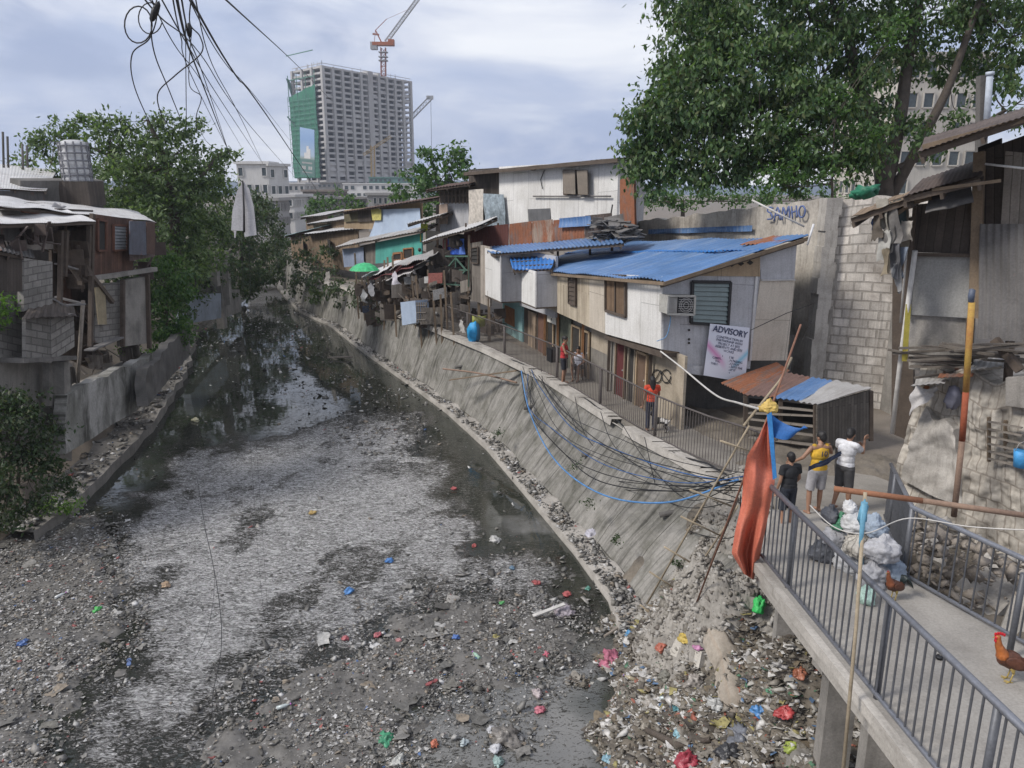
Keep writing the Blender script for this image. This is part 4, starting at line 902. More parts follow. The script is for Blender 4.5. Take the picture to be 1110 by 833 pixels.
for (r, c, l) in rags:
    Y = random.uniform(13.2, 13.7); dx = random.uniform(-3, 3); q = [P(r[0]+dx, r[3], Y), P(r[2]+dx, r[3]+random.uniform(-6, 4), Y-.25), P(r[2], r[1], Y-.2), P(r[0], r[1], Y)]
    one('cloth', cloth(q, 12, 16, .101, .01, 5), colr('rag_'+l.replace(' ', '_'), c, .9), l+' hanging from the eaves of the dark shack', 'cloth', 'rags under the shack eaves')
one('netting', MB().ell(P(937, 208, 15.8), (.22, .2, .12), 12, jit=.9).ell(P(928, 212, 15.9), (.15, .15, .08), 10, jit=.9).ell(P(947, 206, 15.9), (.14, .15, .1), 10, jit=.9), colr('net_green', (.02, .16, .09)), 'bunched green netting on the wall top by the shack roof', 'netting')
# crate, bucket, clothing on the masonry
cr = thing('crate', 'weathered wooden slat crate leaning on the masonry below the shack', 'crate', P(1078, 500, 12.3))
mb = MB()
for k in range(6): mb.beam(P(1071, 457+k*8, 12.3), P(1108, 464+k*8.5, 11.9), .07, .02)
mb.build('slat', WOODG, cr); mb = MB()
for u in (1072, 1090, 1107): mb.beam(P(u, 452+(u-1070)*.2, 12.32), P(u, 500+(u-1070)*.25, 12.32), .05, .04)
mb.build('upright', TIMB, cr)
part(mz, 'board', [P(1090, 440, 12.2), P(1135, 446, 11.7), P(1135, 408, 11.7), P(1090, 410, 12.2)], CONC, .08)
bk = thing('bucket', 'light blue plastic bucket hanging at the right edge by the crate', 'bucket', P(1106, 505, 11.9)); o = P(1106, 505, 11.9)
MB().tube([o+V3(0, 0, -.02), o+V3(0, 0, .12), o+V3(0, 0, .26)], [.1, .115, .13], 14).build('tub', colr('bucket_blue', (.06, .3, .62)), bk); MB().tube([o+V3(-.13, 0, .25), o+V3(-.08, 0, .38), o+V3(0, 0, .42), o+V3(.08, 0, .38), o+V3(.13, 0, .25)], .006, 5).build('handle', TIN, bk)
for (u, v, c, l, r) in ((1033, 432, (.16, .16, .2), 'grey clothing draped on the masonry ledge', .22), (1004, 424, (.33, .13, .06), 'small rust red rag on the masonry ledge', .12)):
    p = RM(u, v, .2); one('cloth', MB().ell(p, (r*.6, r*.5, r), 10, jit=.6), colr('c_'+l[:9].replace(' ', '_'), c, .9), l, 'cloth')

one('gap_panel', MB().slab([P(966, 470, 15.2), P(990, 480, 14.9), P(990, 235, 14.9), P(968, 240, 15.2)], .1), TIMBD, 'dark panel painting the shade of the gap between the block wall and the dark shack', 'dark panel')  # dark sheet painting in the shade of the open gap
mb = cloth(RM.q4((984, 452), (1012, 432), (1018, 414), (992, 420), .35), 16, 12, .11, .01, 4); one('sheet', mb, surf('sheet_white_torn', (.5, .48, .47), scale=2), 'torn whitish sheet draped over the masonry top', 'sheet')
junk_u = [(1000, 415, 12.9), (1030, 405, 12.8), (1062, 398, 12.5)]
for (u, v, Y), l in zip(junk_u, ('leftmost', 'middle', 'rightmost')):
    one('metal_sheet', MB().corr([P(u-14, v+4, Y), P(u+24, v+2, Y-.2), P(u+30, v-8, Y+.6), P(u-6, v-6, Y+.7)], .09, .008, 3, .08), RUSTY if l == 'middle' else TIN, l+' of the three bent metal sheets lying on the masonry top', 'metal sheet')
# ================================================================= white long house behind
WP = uplane(540, 38, 672, 31)
wh = thing('long_house', 'long pale boarded upper house with open brown shutters and thin dark roof', 'house', V3(*WP(600, 240)[:2], 2.8))
part(wh, 'wall', WP.q4((541, 246), (672, 240), (671, 174), (541, 181)), PLY_W, .12)
part(wh, 'wall', WP.q4((508, 248), (541, 246), (541, 182), (508, 184), -.25), WOODD, .12)
q = WP.q4((508, 251), (524, 250), (524, 205), (508, 206), .08); cloth(q, 6, 8, .05).build('cloth_panel', colr('sheet_cream', (.55, .5, .44)), wh)
q = WP.q4((524, 246), (549, 243), (546, 211), (524, 210), .15); cloth(q, 12, 14, .09, sc_=2.2).build('silver_sheet', plain('sheet_silver', (.36, .42, .46), .35, .3, .3, bump=.6), wh)
for (a, b, m) in (((611, 210), (623.5, 211), TIMB), ((626.5, 211), (637, 211.5), TIMB)):
    part(wh, 'shutter', WP.q4(a, b, (b[0]-.5, 184.5), (a[0]-1.5, 185), .25 if a[0] < 620 else .3), surf('shutter_grey', (.24, .205, .17), (.13, .11, .09), 2, .6, .3), .05)
window(wh, WP.q4((612, 211), (636, 211), (636, 185), (612, 185), .01), TIMBD, DARK, fw=.06)
MB().tube([WP(578, 213, .12), WP(662, 213, .12)], .035, 6).build('pipe', TIND, wh)
part(wh, 'patch', WP.q4((573, 241), (597, 238), (596, 226), (572, 227), .03), surf('patch_grey', (.17, .17, .175), scale=2), .03)
MB().tube([WP(588, 205, .06), WP(586, 195, .06), WP(590, 185, .06)], .02, 5).build('wire', BLACK, wh)
part(wh, 'wall', WP.q4((672, 250), (688, 245), (687, 190), (672, 195), .02), RUSTY, .1)
a = WP(503, 187, .5); b = WP(670, 171.5, .5); bk_ = Vector((.35, .94, 0))*5
roofsheet(wh, [a, b, b+bk_+V3(0, 0, .25), a+bk_+V3(0, 0, .25)], TIND, pitch=.3)
MB().beam(a-V3(0, 0, .08), b-V3(0, 0, .08), .06, .16).build('fascia', TIMBD, wh)
part(wh, 'wall', [V3(*(WP(672, 210)+bk_*.0)[:2], 4), V3(*(WP(672, 210)+bk_)[:2], 4), V3(*(WP(672, 210)+bk_)[:2], 10.4), V3(*(WP(672, 210))[:2], 10.4)], PLY_G, .1)
one('pole', MB().tube([WP(660, 246, .4), WP(664, 222, .4)], .03, 5), BLACK, 'short dark pole at the right end of the long pale house', 'pole')
# rusted sheet fence under it
RF = uplane(503, 36.5, 662, 29.6)
rfz = thing('sheet_fence', 'patchwork fence of rusty corrugated sheets below the long pale house', 'fence', RF(580, 270))
for (u0, u1, t0, t1, b0, b1, m) in ((503, 522, 250, 246, 268, 268, surf('iron_maroon', (.13, .05, .04), (.07, .035, .03), 1, .6, .5, rust=.4, bump=.2)), (521, 552, 246, 243, 272, 270, surf('iron_maroon', (.13, .05, .04))), (552, 577, 243, 240, 270, 266, RUSTY), (577, 600, 240, 238, 264, 262, surf('iron_rust_pale', (.36, .28, .22), (.2, .12, .08), 1, .7, .6, rust=.7, bump=.2)), (600, 634, 239, 236, 262, 258, RUSTY), (606, 641, 237, 234, 247, 245, BLUER), (634, 664, 234, 231, 258, 254, RUSTB), (655, 676, 236, 232, 252, 250, TIND)):
    off = random.uniform(0, .1)+(.12 if m is BLUER else 0)
    MB().corr(RF.q4((u0, b0), (u1, b1), (u1-1, t1), (u0, t0), off), .17, .025, 4, .03).build('sheet', m, rfz)
for u in (505, 540, 577, 605, 640, 664): a = RF(u, 270, -.08); MB().beam(V3(a.x, a.y, 5.0), RF(u, 242, -.08), .09).build('post', TIMBD, rfz)
# rubble of stuff between the fence and the block wall
mb = MB()
for k in range(60):
    p = RF(random.uniform(645, 690), random.uniform(238, 262), random.uniform(.1, 1.0)); dv = Vector((random.uniform(-.5, .5), random.uniform(-.4, .4), random.uniform(-.1, .15)))
    mb.beam(p-dv, p+dv, random.uniform(.1, .45), .03)
tag(mb.build('scrap_heap', TIND), 'heap of mixed sheet and timber scrap at the end of the rusty fence', 'scrap', None, 'stuff')
# ================================================================= green balcony house and wooden room
BP = uplane(455, 41, 525, 33.5)
bh = thing('balcony_house', 'patched house with green cross-braced balcony railing and blue cloths hung inside', 'house', V3(*BP(490, 340)[:2], 2.8))
part(bh, 'wall', BP.q4((508, 324), (521, 329), (521, 262), (508, 264)), WOODG, .1)
part(bh, 'wall', BP.q4((521, 329), (531, 333), (531, 268), (521, 266), .0), surf('boards_pale', (.4, .35, .3), scale=2, pattern='plank', bump=.4), .1)
window(bh, BP.q4((512, 285), (519, 286), (519, 268), (512, 269), .03), TIMBD, DARK, louvre=4, fw=.05)
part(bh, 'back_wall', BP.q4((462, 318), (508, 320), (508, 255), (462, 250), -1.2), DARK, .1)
a, b, c, d = BP.q4((470, 316), (508, 322), (508, 321), (470, 315), .1); MB().slab([a, b, b+V3(.6, 1.3, 0), a+V3(.6, 1.3, 0)], .12).build('floor', TIMBD, bh)
GRN = surf('paint_green_old', (.09, .17, .13), (.05, .08, .065), 2, .6, .3, bump=.2)
mb = MB(); f0 = lambda u, v: BP(u, v, .12)
for (p, q) in (((481, 278), (508, 278)), ((481, 308), (508, 310)), ((481, 277), (481, 309)), ((508, 277), (508, 311)), ((494, 278), (494, 309)), ((483, 293), (494, 280)), ((494, 280), (505, 293)), ((505, 293), (494, 306)), ((494, 306), (483, 293)), ((481, 293), (508, 293)), ((462, 277), (481, 278)), ((462, 306), (481, 308)), ((466, 277), (466, 307)), ((471, 277), (471, 307)), ((476, 277), (476, 308))): mb.beam(f0(*p), f0(*q), .07, .05, BP.n)
mb.build('balcony_railing', GRN, bh)
for (u, c, l) in ((484, (.03, .1, .5), 'x'), (488, (.04, .13, .6), 'x'), (493, (.02, .08, .4), 'x'), (498, (.1, .2, .6), 'x'), (480, (.25, .05, .06), 'x')):
    one('cloth', cloth(BP.q4((u, 276), (u+5, 276), (u+5, 259), (u, 259), -.1), 6, 6, .08), colr('cloth_%d' % u, c, .8), {484: 'deep blue cloth first from the left on the balcony line', 488: 'bright blue cloth second from the left on the balcony line', 493: 'dark navy cloth third on the balcony line', 498: 'pale blue cloth last on the balcony line', 480: 'dark red cloth at the left end of the balcony line'}[u], 'cloth', 'washing on the green balcony')
for u in (455, 470, 482, 500, 508, 519, 530): a = BP(u, 330, -.1+random.uniform(-.3, .1)); MB().beam(V3(a.x, a.y, 2.6), V3(a.x, a.y, BP(u, 318).z+.1), .12).build('post', TIMB, bh)
for u in (474, 482, 508): MB().beam(BP(u, 318, .1), BP(u+random.uniform(-.5, .5), 255, .1), .1).build('post', TIMB, bh)
a, b = BP(457, 262, .7), BP(515, 246, .5); roofsheet(bh, [a, b, b+V3(.9, 2.2, .35), a+V3(.9, 2.6, .3)], TINL, pitch=.3)
# upper brown-roofed room
UP = uplane(455, 45, 525, 40)
ub = thing('upper_room', 'small upper room with brown overhanging roof and dark rail beside the silver sheet', 'house', V3(*UP(490, 250)[:2], 5))
part(ub, 'wall', UP.q4((477, 256), (515, 250), (515, 200), (477, 206), -.3), PLY_G, .1); part(ub, 'wall', UP.q4((476, 220), (508, 220), (508, 203), (476, 203), -.2), WOODD, .1)
part(ub, 'curtain', UP.q4((476, 243), (485, 243), (485, 221), (476, 222), .05), surf('curtain_tan', (.34, .26, .21), scale=2), .03)
a, b = UP(461, 206, .9), UP(509, 199, .9); roofsheet(ub, [a, b, b+V3(1, 3, .3), a+V3(1, 3, .3)], surf('iron_brown', (.12, .075, .06)), pitch=.3)
a, b = UP(441, 243, .9), UP(478, 233, .9); roofsheet(ub, [a, b, b+V3(1, 2.2, .3), a+V3(1, 2.2, .3)], TINL, pitch=.3, name='lower_roof')
mb = MB()
for u in range(478, 508, 4): mb.beam(UP(u, 221, .2), UP(u, 206, .2), .06)
mb.beam(UP(477, 213, .2), UP(508, 212, .2), .07); mb.build('railing', TIMBD, ub)
one('chair', MB().slab(UP.q4((456, 251), (462, 251), (462, 243), (456, 243), .1), .1).beam(UP(456, 262, .1), UP(456, 251, .1), .06).beam(UP(462, 262, .1), UP(462, 251, .1), .06), colr('yellow_green', (.42, .47, .05)), 'yellow-green plastic item tucked beside the upper brown-roofed room', 'plastic item')
# ================================================================= house with pale blue tarp front and the turquoise room
TP = uplane(365, 55, 462, 46)
tb = thing('tarp_house', 'house fronted by pale blue tarp sheet with cloth-hung gable', 'house', V3(*TP(420, 300)[:2], 2.8))
part(tb, 'wall', TP.q4((373, 248), (457, 250), (457, 219), (373, 228), -.1), PLY_T, .1)
cloth(TP.q4((400, 257), (458, 253), (455, 226), (412, 227), .05), 20, 8, .10, sc_=1.2).build('tarp_front', BLUEP, tb)
part(tb, 'wall', TP.q4((373, 241), (388, 240), (388, 228), (373, 230), .02), surf('boards_olive', (.15, .13, .08), scale=3), .05); part(tb, 'wall', TP.q4((388, 241), (403, 240), (402, 227), (388, 228), .03), WOODD, .05)
one('cloth', cloth(TP.q4((404, 239), (413, 239), (413, 225), (402, 227), .18), 6, 6, .05), colr('cloth_yellow2', (.5, .45, .14)), 'yellow cloth hung beside the pale blue tarp front', 'cloth')
a, b = TP(371, 230, .6), TP(457, 217, .6); roofsheet(tb, [a, b, b+V3(1.5, 4, .3), a+V3(1.5, 4, .3)], surf('iron_brown', (.12, .075, .06)), pitch=.35)
tq = thing('turquoise_house', 'small turquoise-walled room under a drooping grey roof', 'house', V3(*TP(430, 300)[:2], 2.8)); TQ = TP.shift(.9)
part(tq, 'wall', TQ.q4((407, 286), (457, 282), (457, 253), (407, 263), 0), TURQ, .1); part(tq, 'wall', TQ.q4((390, 287), (407, 286), (407, 263), (390, 267), -.05), WOODG, .1)
cloth(TQ.q4((371, 290), (395, 288), (394, 268), (371, 270), .05), 8, 8, .08).build('sheet', BLUEG, tq)
a, b = TQ(363, 268, .6), TQ(457, 250, .5); roofsheet(tq, [a, b, b+V3(.8, 1.5, .35), a+V3(.8, 1.5, .35)], TIN, pitch=.35)
window(tq, TQ.q4((427, 283), (436, 282), (436, 274), (427, 275), .03), surf('wood_orange', (.36, .18, .09)), DARK, fw=.12)
window(tq, TQ.q4((438, 281), (448, 280), (448, 269), (438, 270), .03), surf('wood_orange', (.36, .18, .09)), DARK, fw=.08)
# farther low roofs
for (u0, v0, u1, v1, Y0, Y1, m, lab) in ((332, 243, 378, 237, 64, 58, TIN, 'low grey roof with brown fascia beyond the pale blue tarp house'), (329, 254, 386, 248, 60, 55, TINL, 'pale curled roof sheet left of the turquoise room'), (308, 256, 348, 246, 66, 60, surf('sheet_teal', (.35, .47, .48)), 'pale teal roof sheet at the far end of the row'), (325, 236, 352, 233, 70, 66, TIN, 'thin grey roof farthest along the right bank')):
    a, b = P(u0, v0, Y0), P(u1, v1, Y1); t = thing('low_house', lab, 'house', V3(a.x, a.y, 3), 'low roofs at the far right bank'); roofsheet(t, [a, b, b+V3(1.5, 4, .4), a+V3(1.5, 4, .4)], m, pitch=.4)
    pl = Plane((a.x+.3, a.y+.5), (b.x+.3, b.y+.5)); part(t, 'wall', [V3(a.x+.4, a.y+.5, 3.5), V3(b.x, b.y+.5, 3.5), V3(b.x, b.y+.5, b.z-.1), V3(a.x+.4, a.y+.5, a.z-.1)], surf('boards_worn', (.26, .19, .13)), .1)
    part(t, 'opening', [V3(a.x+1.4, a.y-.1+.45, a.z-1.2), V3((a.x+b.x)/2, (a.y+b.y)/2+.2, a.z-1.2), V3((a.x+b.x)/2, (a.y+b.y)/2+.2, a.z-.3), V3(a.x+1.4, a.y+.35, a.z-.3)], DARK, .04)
um = thing('umbrella', 'open green umbrella among the junk roofs', 'umbrella', P(397, 305, 43)); o = P(395, 293, 43); mb = MB()
prof = [(.0, .42), (.35, .36), (.65, .2), (.85, 0)]
for k in range(10):
    a0, a1 = k*.628, (k+1)*.628
    for (r0, z0_), (r1, z1_) in zip(prof[:-1], prof[1:]): mb.quad(o+V3(r0*math.cos(a0), r0*math.sin(a0), z0_), o+V3(r1*math.cos(a0), r1*math.sin(a0), z1_), o+V3(r1*math.cos(a1), r1*math.sin(a1), z1_), o+V3(r0*math.cos(a1), r0*math.sin(a1), z0_))
mb.build('canopy', colr('umbrella_green', (.06, .5, .2)), um); MB().tube([o+V3(0, 0, -.7), o+V3(0, 0, .46)], .02, 5).build('shaft', TIN, um)
# junk lean-tos: loose pitched sheets
JP = uplane(385, 46, 462, 37.5)
for (a, b, c, d, m, lab) in (((421, 292), (462, 281), (462, 277), (424, 287), TIN, 'grey sheet laid over the junk lean-to'), ((398, 304), (446, 289), (444, 284), (400, 297), surf('sheet_rose', (.3, .12, .12)), 'faded red sheet in the junk lean-to'), ((402, 309), (450, 294), (449, 289), (404, 302), TINL, 'pale sheet on top of the junk lean-to'), ((392, 302), (420, 293), (420, 288), (392, 296), TINL, 'curled white sheet at the left of the junk lean-to')):
    A_, B_ = JP(*a, .6), JP(*b, .6); t = roofsheet(None, [A_, B_, B_+V3(.6, 1.6, .4), A_+V3(.6, 1.6, .4)], m, pitch=.25, beam=False, warp=.08, name='loose_sheet'); tag(t, lab, 'metal sheet')
mb = MB(); mats_junk = []
def junk(n, u0, u1, v0, v1, plane, mat, lab, big=1.0, name='scrap_heap'):
    mb = MB()
    for k in range(n):
        u = random.uniform(u0, u1); v = random.uniform(v0, v1); p = plane(u, v, random.uniform(-.6, .4))
        s = big*random.uniform(.15, 1.0)
        r = random.random()
        if r < .45: dv = Vector((random.uniform(-1, 1), random.uniform(-.6, .6), random.uniform(-.7, 1)))*s*.6; mb.beam(p-dv, p+dv, random.uniform(.03, .12), .04)
        elif r < .8: 
            w_ = Vector((random.uniform(.2, 1), random.uniform(-.4, .3), random.uniform(-.2, .2))).normalized()*s*.7; hh = Vector((random.uniform(-.1, .1), random.uniform(-.2, .2), 1))*s*.5; mb.slab([p-w_-hh, p+w_-hh, p+w_+hh, p-w_+hh], .03)
        else: mb.ell(p, (s*.25, s*.2, s*.22), 6, jit=.8)
    return tag(mb.build(name, mat), lab, 'scrap', None, 'stuff')
junk(150, 392, 480, 305, 350, JP, TIMBD, 'dark heap of timber and boards under the junk lean-to', .8)
junk(90, 395, 478, 300, 346, JP, WOODG, 'grey boards jumbled under the junk lean-to', .8)
junk(45, 396, 480, 298, 352, JP, islandmat('junk_mix', [(0, (.35, .34, .33)), (.2, (.12, .11, .1)), (.4, (.5, .49, .47)), (.55, (.2, .14, .1)), (.7, (.09, .11, .16)), (.8, (.3, .1, .08)), (.9, (.1, .09, .08))]), 'pale and coloured odds and ends in the junk heap', .5)
junk(120, 455, 500, 262, 340, BP, WOODD, 'tangle of dark boards left of the green balcony', .8)
junk(60, 455, 505, 290, 350, BP, WOODG, 'tangle of grey boards under the green balcony', .7)
junk(60, 500, 545, 335, 360, BP.shift(-.5), TIMBD, 'dark clutter beneath the wooden room', .6)
stl = thing('stilts', 'row of thin timber stilts propping the junk lean-to', 'stilts', JP(440, 345))
for k in range(16): u = 388+k*7+random.uniform(-2, 2); a = JP(u, 340, random.uniform(-.2, .4)); MB().beam(V3(a.x, a.y, 1.6), V3(a.x+random.uniform(-.2, .2), a.y, random.uniform(4.2, 6)), .09).build('stilt', TIMB, stl)
bs_ = tag(part(None, 'box', JP.q4((436, 353), (452, 350), (450, 326), (434, 328), 1.0), BLUEP, .7), 'pale blue panelled box standing on the canal wall edge', 'box')
def pallet(pl, u0, v0, u1, v1, n, mat, lab, off=0, g=None, nm='pallet'):
    mb = MB()
    for k in range(n): u = u0+(u1-u0)*k/(n-1); mb.beam(pl(u, v1, off), pl(u, v0, off), .07, .03)
    for f_ in (.15, .5, .85): v = v0+(v1-v0)*f_; mb.beam(pl(u0, v, off+.04), pl(u1, v, off+.04), .07, .03)
    return one(nm, mb, mat, lab, nm, g)
pallet(BP, 467, 346, 490, 363, 8, surf('pallet_pale', (.45, .42, .38), scale=3), 'pale wooden pallet fence at the wall edge left of the blue cloth', .5)
pallet(JP, 452, 328, 462, 350, 5, WOODG, 'grey slat rack beside the pale blue box', 1.0)
bc = tag(MB().ell(P(514, 362, 33), (.3, .25, .6), 10, jit=.5).build('cloth', colr('cloth_cyan', (.03, .3, .6))), 'bright blue bundle hanging over the far end of the walkway fence', 'bundle')
one('plant', MB().ell(P(519, 348, 33.3), (.35, .3, .25), 8, jit=.8), colr('yellow_green2', (.25, .27, .05)), 'yellow-green bunch above the bright blue bundle', 'plant')
for k, (u, v, c, lab) in enumerate(((392, 320, (.5, .5, .5), 'white rag on the left of the junk heap'), (425, 300, (.55, .52, .56), 'pale lilac rag hanging in the middle of the junk heap'), (399, 313, (.3, .3, .32), 'grey rag low on the left of the junk heap'), (352, 300, (.3, .28, .26), 'grey rag in the vines by the far bank'), (497, 352, (.45, .43, .4), 'whitish rag by the pale pallet'))):
    one('rag', cloth([JP(u, v+8, .9), JP(u+6, v+9, .9), JP(u+5, v-4, .9), JP(u+1, v-5, .9)], 6, 6, .15), colr('ragm%d' % k, c, .9), lab, 'rag')

# ================================================================= far buildings and tower
HZ = surf('conc_far', (.36, .35, .34), (.24, .23, .23), .2, .6, .3, bump=.05); HZL = surf('white_far', (.60, .59, .57), (.42, .41, .4), .2, .6, .4, bump=.05)
def farblock(lab, u0, u1, vt, Y, mat, floors, bays, dep=14, ori=0.0, zb=3.0, winm=None, cat='building', name='building', roofm=None):
    a = P(u0, vt, Y); b = P(u1, vt, Y*(1+ori)); t = thing(name, lab, cat, V3((a.x+b.x)/2, (a.y+b.y)/2, zb)); H_ = a.z-zb; b.z = a.z
    dd = (b-a); dd.z = 0; L = dd.length; dd.normalize(); nn = Vector((dd.y, -dd.x, 0)); nn = -nn if nn.y > 0 else nn; back = -nn*dep
    A, B = V3(a.x, a.y, zb), V3(b.x, b.y, zb)
    MB().prism([A, B, B+back, A+back], V3(0, 0, H_)).build('wall', mat, t)
    MB().prism([x+V3(0, 0, H_) for x in (A+nn*.3-dd*.3, B+nn*.3+dd*.3, B+back+dd*.3, A+back-dd*.3)], V3(0, 0, .4)).build('roof', roofm or mat, t)
    fh = H_/floors; nb_ = max(2, int(bays*dep/max(L, 1)+.5)); sA, sB = (B, B+back) if (A.x+B.x) < 0 else (A+back, A)
    for (F0, F1, nn_, nbay) in ((A, B, nn, bays), (sA, sB, dd if (A.x+B.x) < 0 else -dd, nb_)):
        d2 = (F1-F0); L2 = d2.length; d2.normalize(); bw_ = L2/nbay
        for i in range(floors):
            if (i+1)*fh+zb < 6: continue
            for k in range(nbay):
                if random.random() < .12: continue
                c = F0+d2*bw_*(k+.5)+V3(0, 0, fh*(i+.55)); x = d2*bw_*.32; z = V3(0, 0, fh*.26)
                q = [c-x-z+nn_*.04, c+x-z+nn_*.04, c+x+z+nn_*.04, c-x+z+nn_*.04]
                f_ = frame_mb(q, .12, .1).build('window', mat, t); MB().slab(q, .03).build('pane', winm or GLASSD, f_)
    return t, A, B, H_, nn, back
farblock('white three-storey building with dark window band on the far left bank', 256, 290, 178, 120, HZL, 4, 4, 5, .0)
farblock('angled white end wing of the white far-left building', 290.5, 312, 180, 120, HZL, 4, 3, 4, .03, name='annex')
farblock('white house with green awning below the white far-left building', 262, 300, 218, 95, HZ, 3, 5, 5)
farblock('pale house with a balcony in front of the tower base', 296, 318, 214, 110, HZL, 3, 3, 10)
farblock('grey low building in front of the tower base', 316, 347, 216, 118, HZ, 3, 4, 10)
farblock('pale three-storey building right of the tower net', 306, 330, 200, 170, HZL, 4, 4, 12)
farblock('grey concrete podium below the tower', 318, 380, 199, 330, surf('conc_mid', (.27, .26, .25), scale=.3, bump=.05), 4, 12, 30, name='podium')
farblock('low brown-grey unfinished block in front of the podium', 328, 362, 208, 150, surf('conc_brown', (.24, .21, .19), scale=.3, bump=.05), 3, 6, 12)
farblock('small grey house with dark openings right of the brown-grey block', 360, 398, 216, 130, surf('conc_mid', (.27, .26, .25)), 3, 6, 10)
farblock('pale low house just left of the bright green tree', 398, 432, 212, 120, HZ, 3, 6, 10)
farblock('low white podium with long railing right of the tower crane mast', 372, 452, 200, 300, HZL, 3, 12, 30, name='podium')
farblock('green-banded building at the right foot of the tower', 400, 450, 193, 340, surf('band_green', (.14, .25, .22), scale=.3), 5, 10, 30)
farblock('beige apartment block behind the big tree', 985, 1075, 62, 75, surf('beige_far', (.5, .47, .42), (.33, .3, .27), .3, .6, .4, bump=.05), 7, 5, 14)
farblock('distant low grey block beyond the boundary wall', 640, 720, 206, 500, HZ, 3, 10, 20, zb=3)
farblock('low cream house behind the left bank trees', 90, 150, 208, 90, HZL, 2, 4, 10)
for i, (u0, u1, v, Y) in enumerate(((452, 478, 197, 700), (560, 600, 200, 900), (612, 640, 198, 800), (300, 312, 194, 900), (200, 240, 199, 900))):
    farblock('faint distant block on the skyline, number %s from the left' % ['fourth', 'fifth', 'sixth', 'second', 'first'][i], u0, u1, v, Y, HZ, 4, 4, 30, name='distant_block') if False else None
# tower
tA = P(322, 160, 425); tB = P(354, 160, 405); tC = P(447, 160, 462)
ZT_ = P(354, 71, 405).z; zb = 3.0; NF = 24; fh = (ZT_-zb)/NF
tw = thing('tower', 'tall unfinished concrete tower with open floors and green net on its left face', 'tower', V3(tB.x, tB.y, zb))
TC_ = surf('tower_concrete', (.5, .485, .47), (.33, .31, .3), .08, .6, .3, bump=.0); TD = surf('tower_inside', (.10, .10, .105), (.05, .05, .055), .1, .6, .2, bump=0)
def xy(p, z): return V3(p.x, p.y, z)
tD = tA+(tC-tB)
mb = MB(); inn = MB()
foot = [xy(p, 0) for p in (tA, tB, tC, tD)]; cen = sum(foot, Vector())/4
for i in range(1, NF+1):
    z = zb+i*fh; mb.prism([xy(p, z-.95) for p in foot], V3(0, 0, .95))
mb.build('floor_slabs', TC_, tw)
mb = MB()
def cols(p, q, n, wd=1.6):
    for k in range(n+1):
        c = p.lerp(q, k/n); c = c.lerp(cen, .004); mb.box(V3(c.x, c.y, (zb+ZT_)/2), (wd, wd, ZT_-zb-.1), math.atan2((q-p).y, (q-p).x))
cols(foot[0], foot[1], 3); cols(foot[1], foot[2], 10); mb.build('columns', TC_, tw)
mb = MB(); c0 = foot[1].lerp(foot[2], .50); c1 = foot[1].lerp(foot[2], .58); k_ = (foot[2]-foot[1]).normalized(); no = Vector((k_.y, -k_.x, 0))
for (f0_, f1_) in ((.475, .53), (.60, .615)):
    a, b = foot[1].lerp(foot[2], f0_)+no*.7, foot[1].lerp(foot[2], f1_)+no*.7; mb.prism([xy(a, zb), xy(b, zb), xy(b, zb)-no*5, xy(a, zb)-no*5], V3(0, 0, ZT_-zb+1.2))
mb.build('lift_core', TC_, tw)
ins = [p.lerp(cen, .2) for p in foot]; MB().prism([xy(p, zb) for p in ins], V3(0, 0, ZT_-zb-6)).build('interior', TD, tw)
ninf = 0          # low infill walls on some bays
for i in range(NF):
    for k in range(10):
        if random.random() < (.75 if i < 8 else .18):
            a, b = foot[1].lerp(foot[2], (k+.12)/10), foot[1].lerp(foot[2], (k+.88)/10); hh = fh*random.choice((.3, .35, .8 if i < 8 else .3)); z = zb+i*fh
            a = a-no*.5; b = b-no*.5; ninf += 1
            if ninf < 96: MB().slab([xy(a, z), xy(b, z), xy(b, z+hh), xy(a, z+hh)], .3).build('infill_wall', TC_, tw)
mb = MB()
for k in range(40):
    a = foot[random.choice((0, 1))].lerp(foot[random.choice((1, 2))], random.random()); mb.beam(xy(a, ZT_), xy(a, ZT_+random.uniform(.8, 2.2)), .2)
for (p, q) in ((foot[1], foot[2]), (foot[0], foot[1])): mb.beam(xy(p, ZT_+1.1), xy(q, ZT_+1.1), .25)
mb.build('roof_rail', TC_, tw)
NET = surf('net_green', (.028, .105, .082), (.04, .15, .125), .1, .8, .6, (.06, .10, .09), bump=.1, rough=.8, pattern='hplank', psize=(5, 3.1, .12))
nl = Vector(((foot[1]-foot[0]).y, -(foot[1]-foot[0]).x, 0)).normalized(); nl = -nl if nl.y > 0 else nl
fa = foot[0]+(foot[0]-foot[1])*.10+nl*1.2; fb = foot[0].lerp(foot[1], .80)+nl*1.2; zn = P(322, 104, 420).z
MB().rough([xy(fa, zb+12), xy(fb, zb+12), xy(fb, P(345, 92, 410).z), xy(fa, zn)], .3, 20, 40, .5, .12, .3).build('net', NET, tw)
mb = MB()
for z in (zn+8, zn+20): mb.beam(xy(fa, z), xy(fb, z), .4)
for k in range(17): z = zb+13+k*(zn-zb-13)/17; mb.beam(xy(fa+nl*.8, z), xy(fb+nl*.8, z), .22)
for k in range(6): a = fa.lerp(fb, k/5)+nl*.8; mb.beam(xy(a, zb+12), xy(a, zn), .2)
for k in range(4): a = fa.lerp(fb, k/3); mb.beam(xy(a, zn-2), xy(a, ZT_-2), .35)
mb.build('scaffold', surf('scaffold', (.12, .25, .2)), tw)
mb = MB(); a = foot[0]+nl*1
mb.prism([xy(a, P(322, 107, 425).z), xy(a, P(322, 98, 425).z), V3(P(312, 86, 425).x, a.y-3, P(312, 86, 425).z)], Vector((0, 6, 0))); mb.beam(xy(a, P(322, 130, 425).z)+V3(3, 0, -6), V3(P(313, 127, 425).x, a.y-2, P(313, 127, 425).z), 1.4, .6)
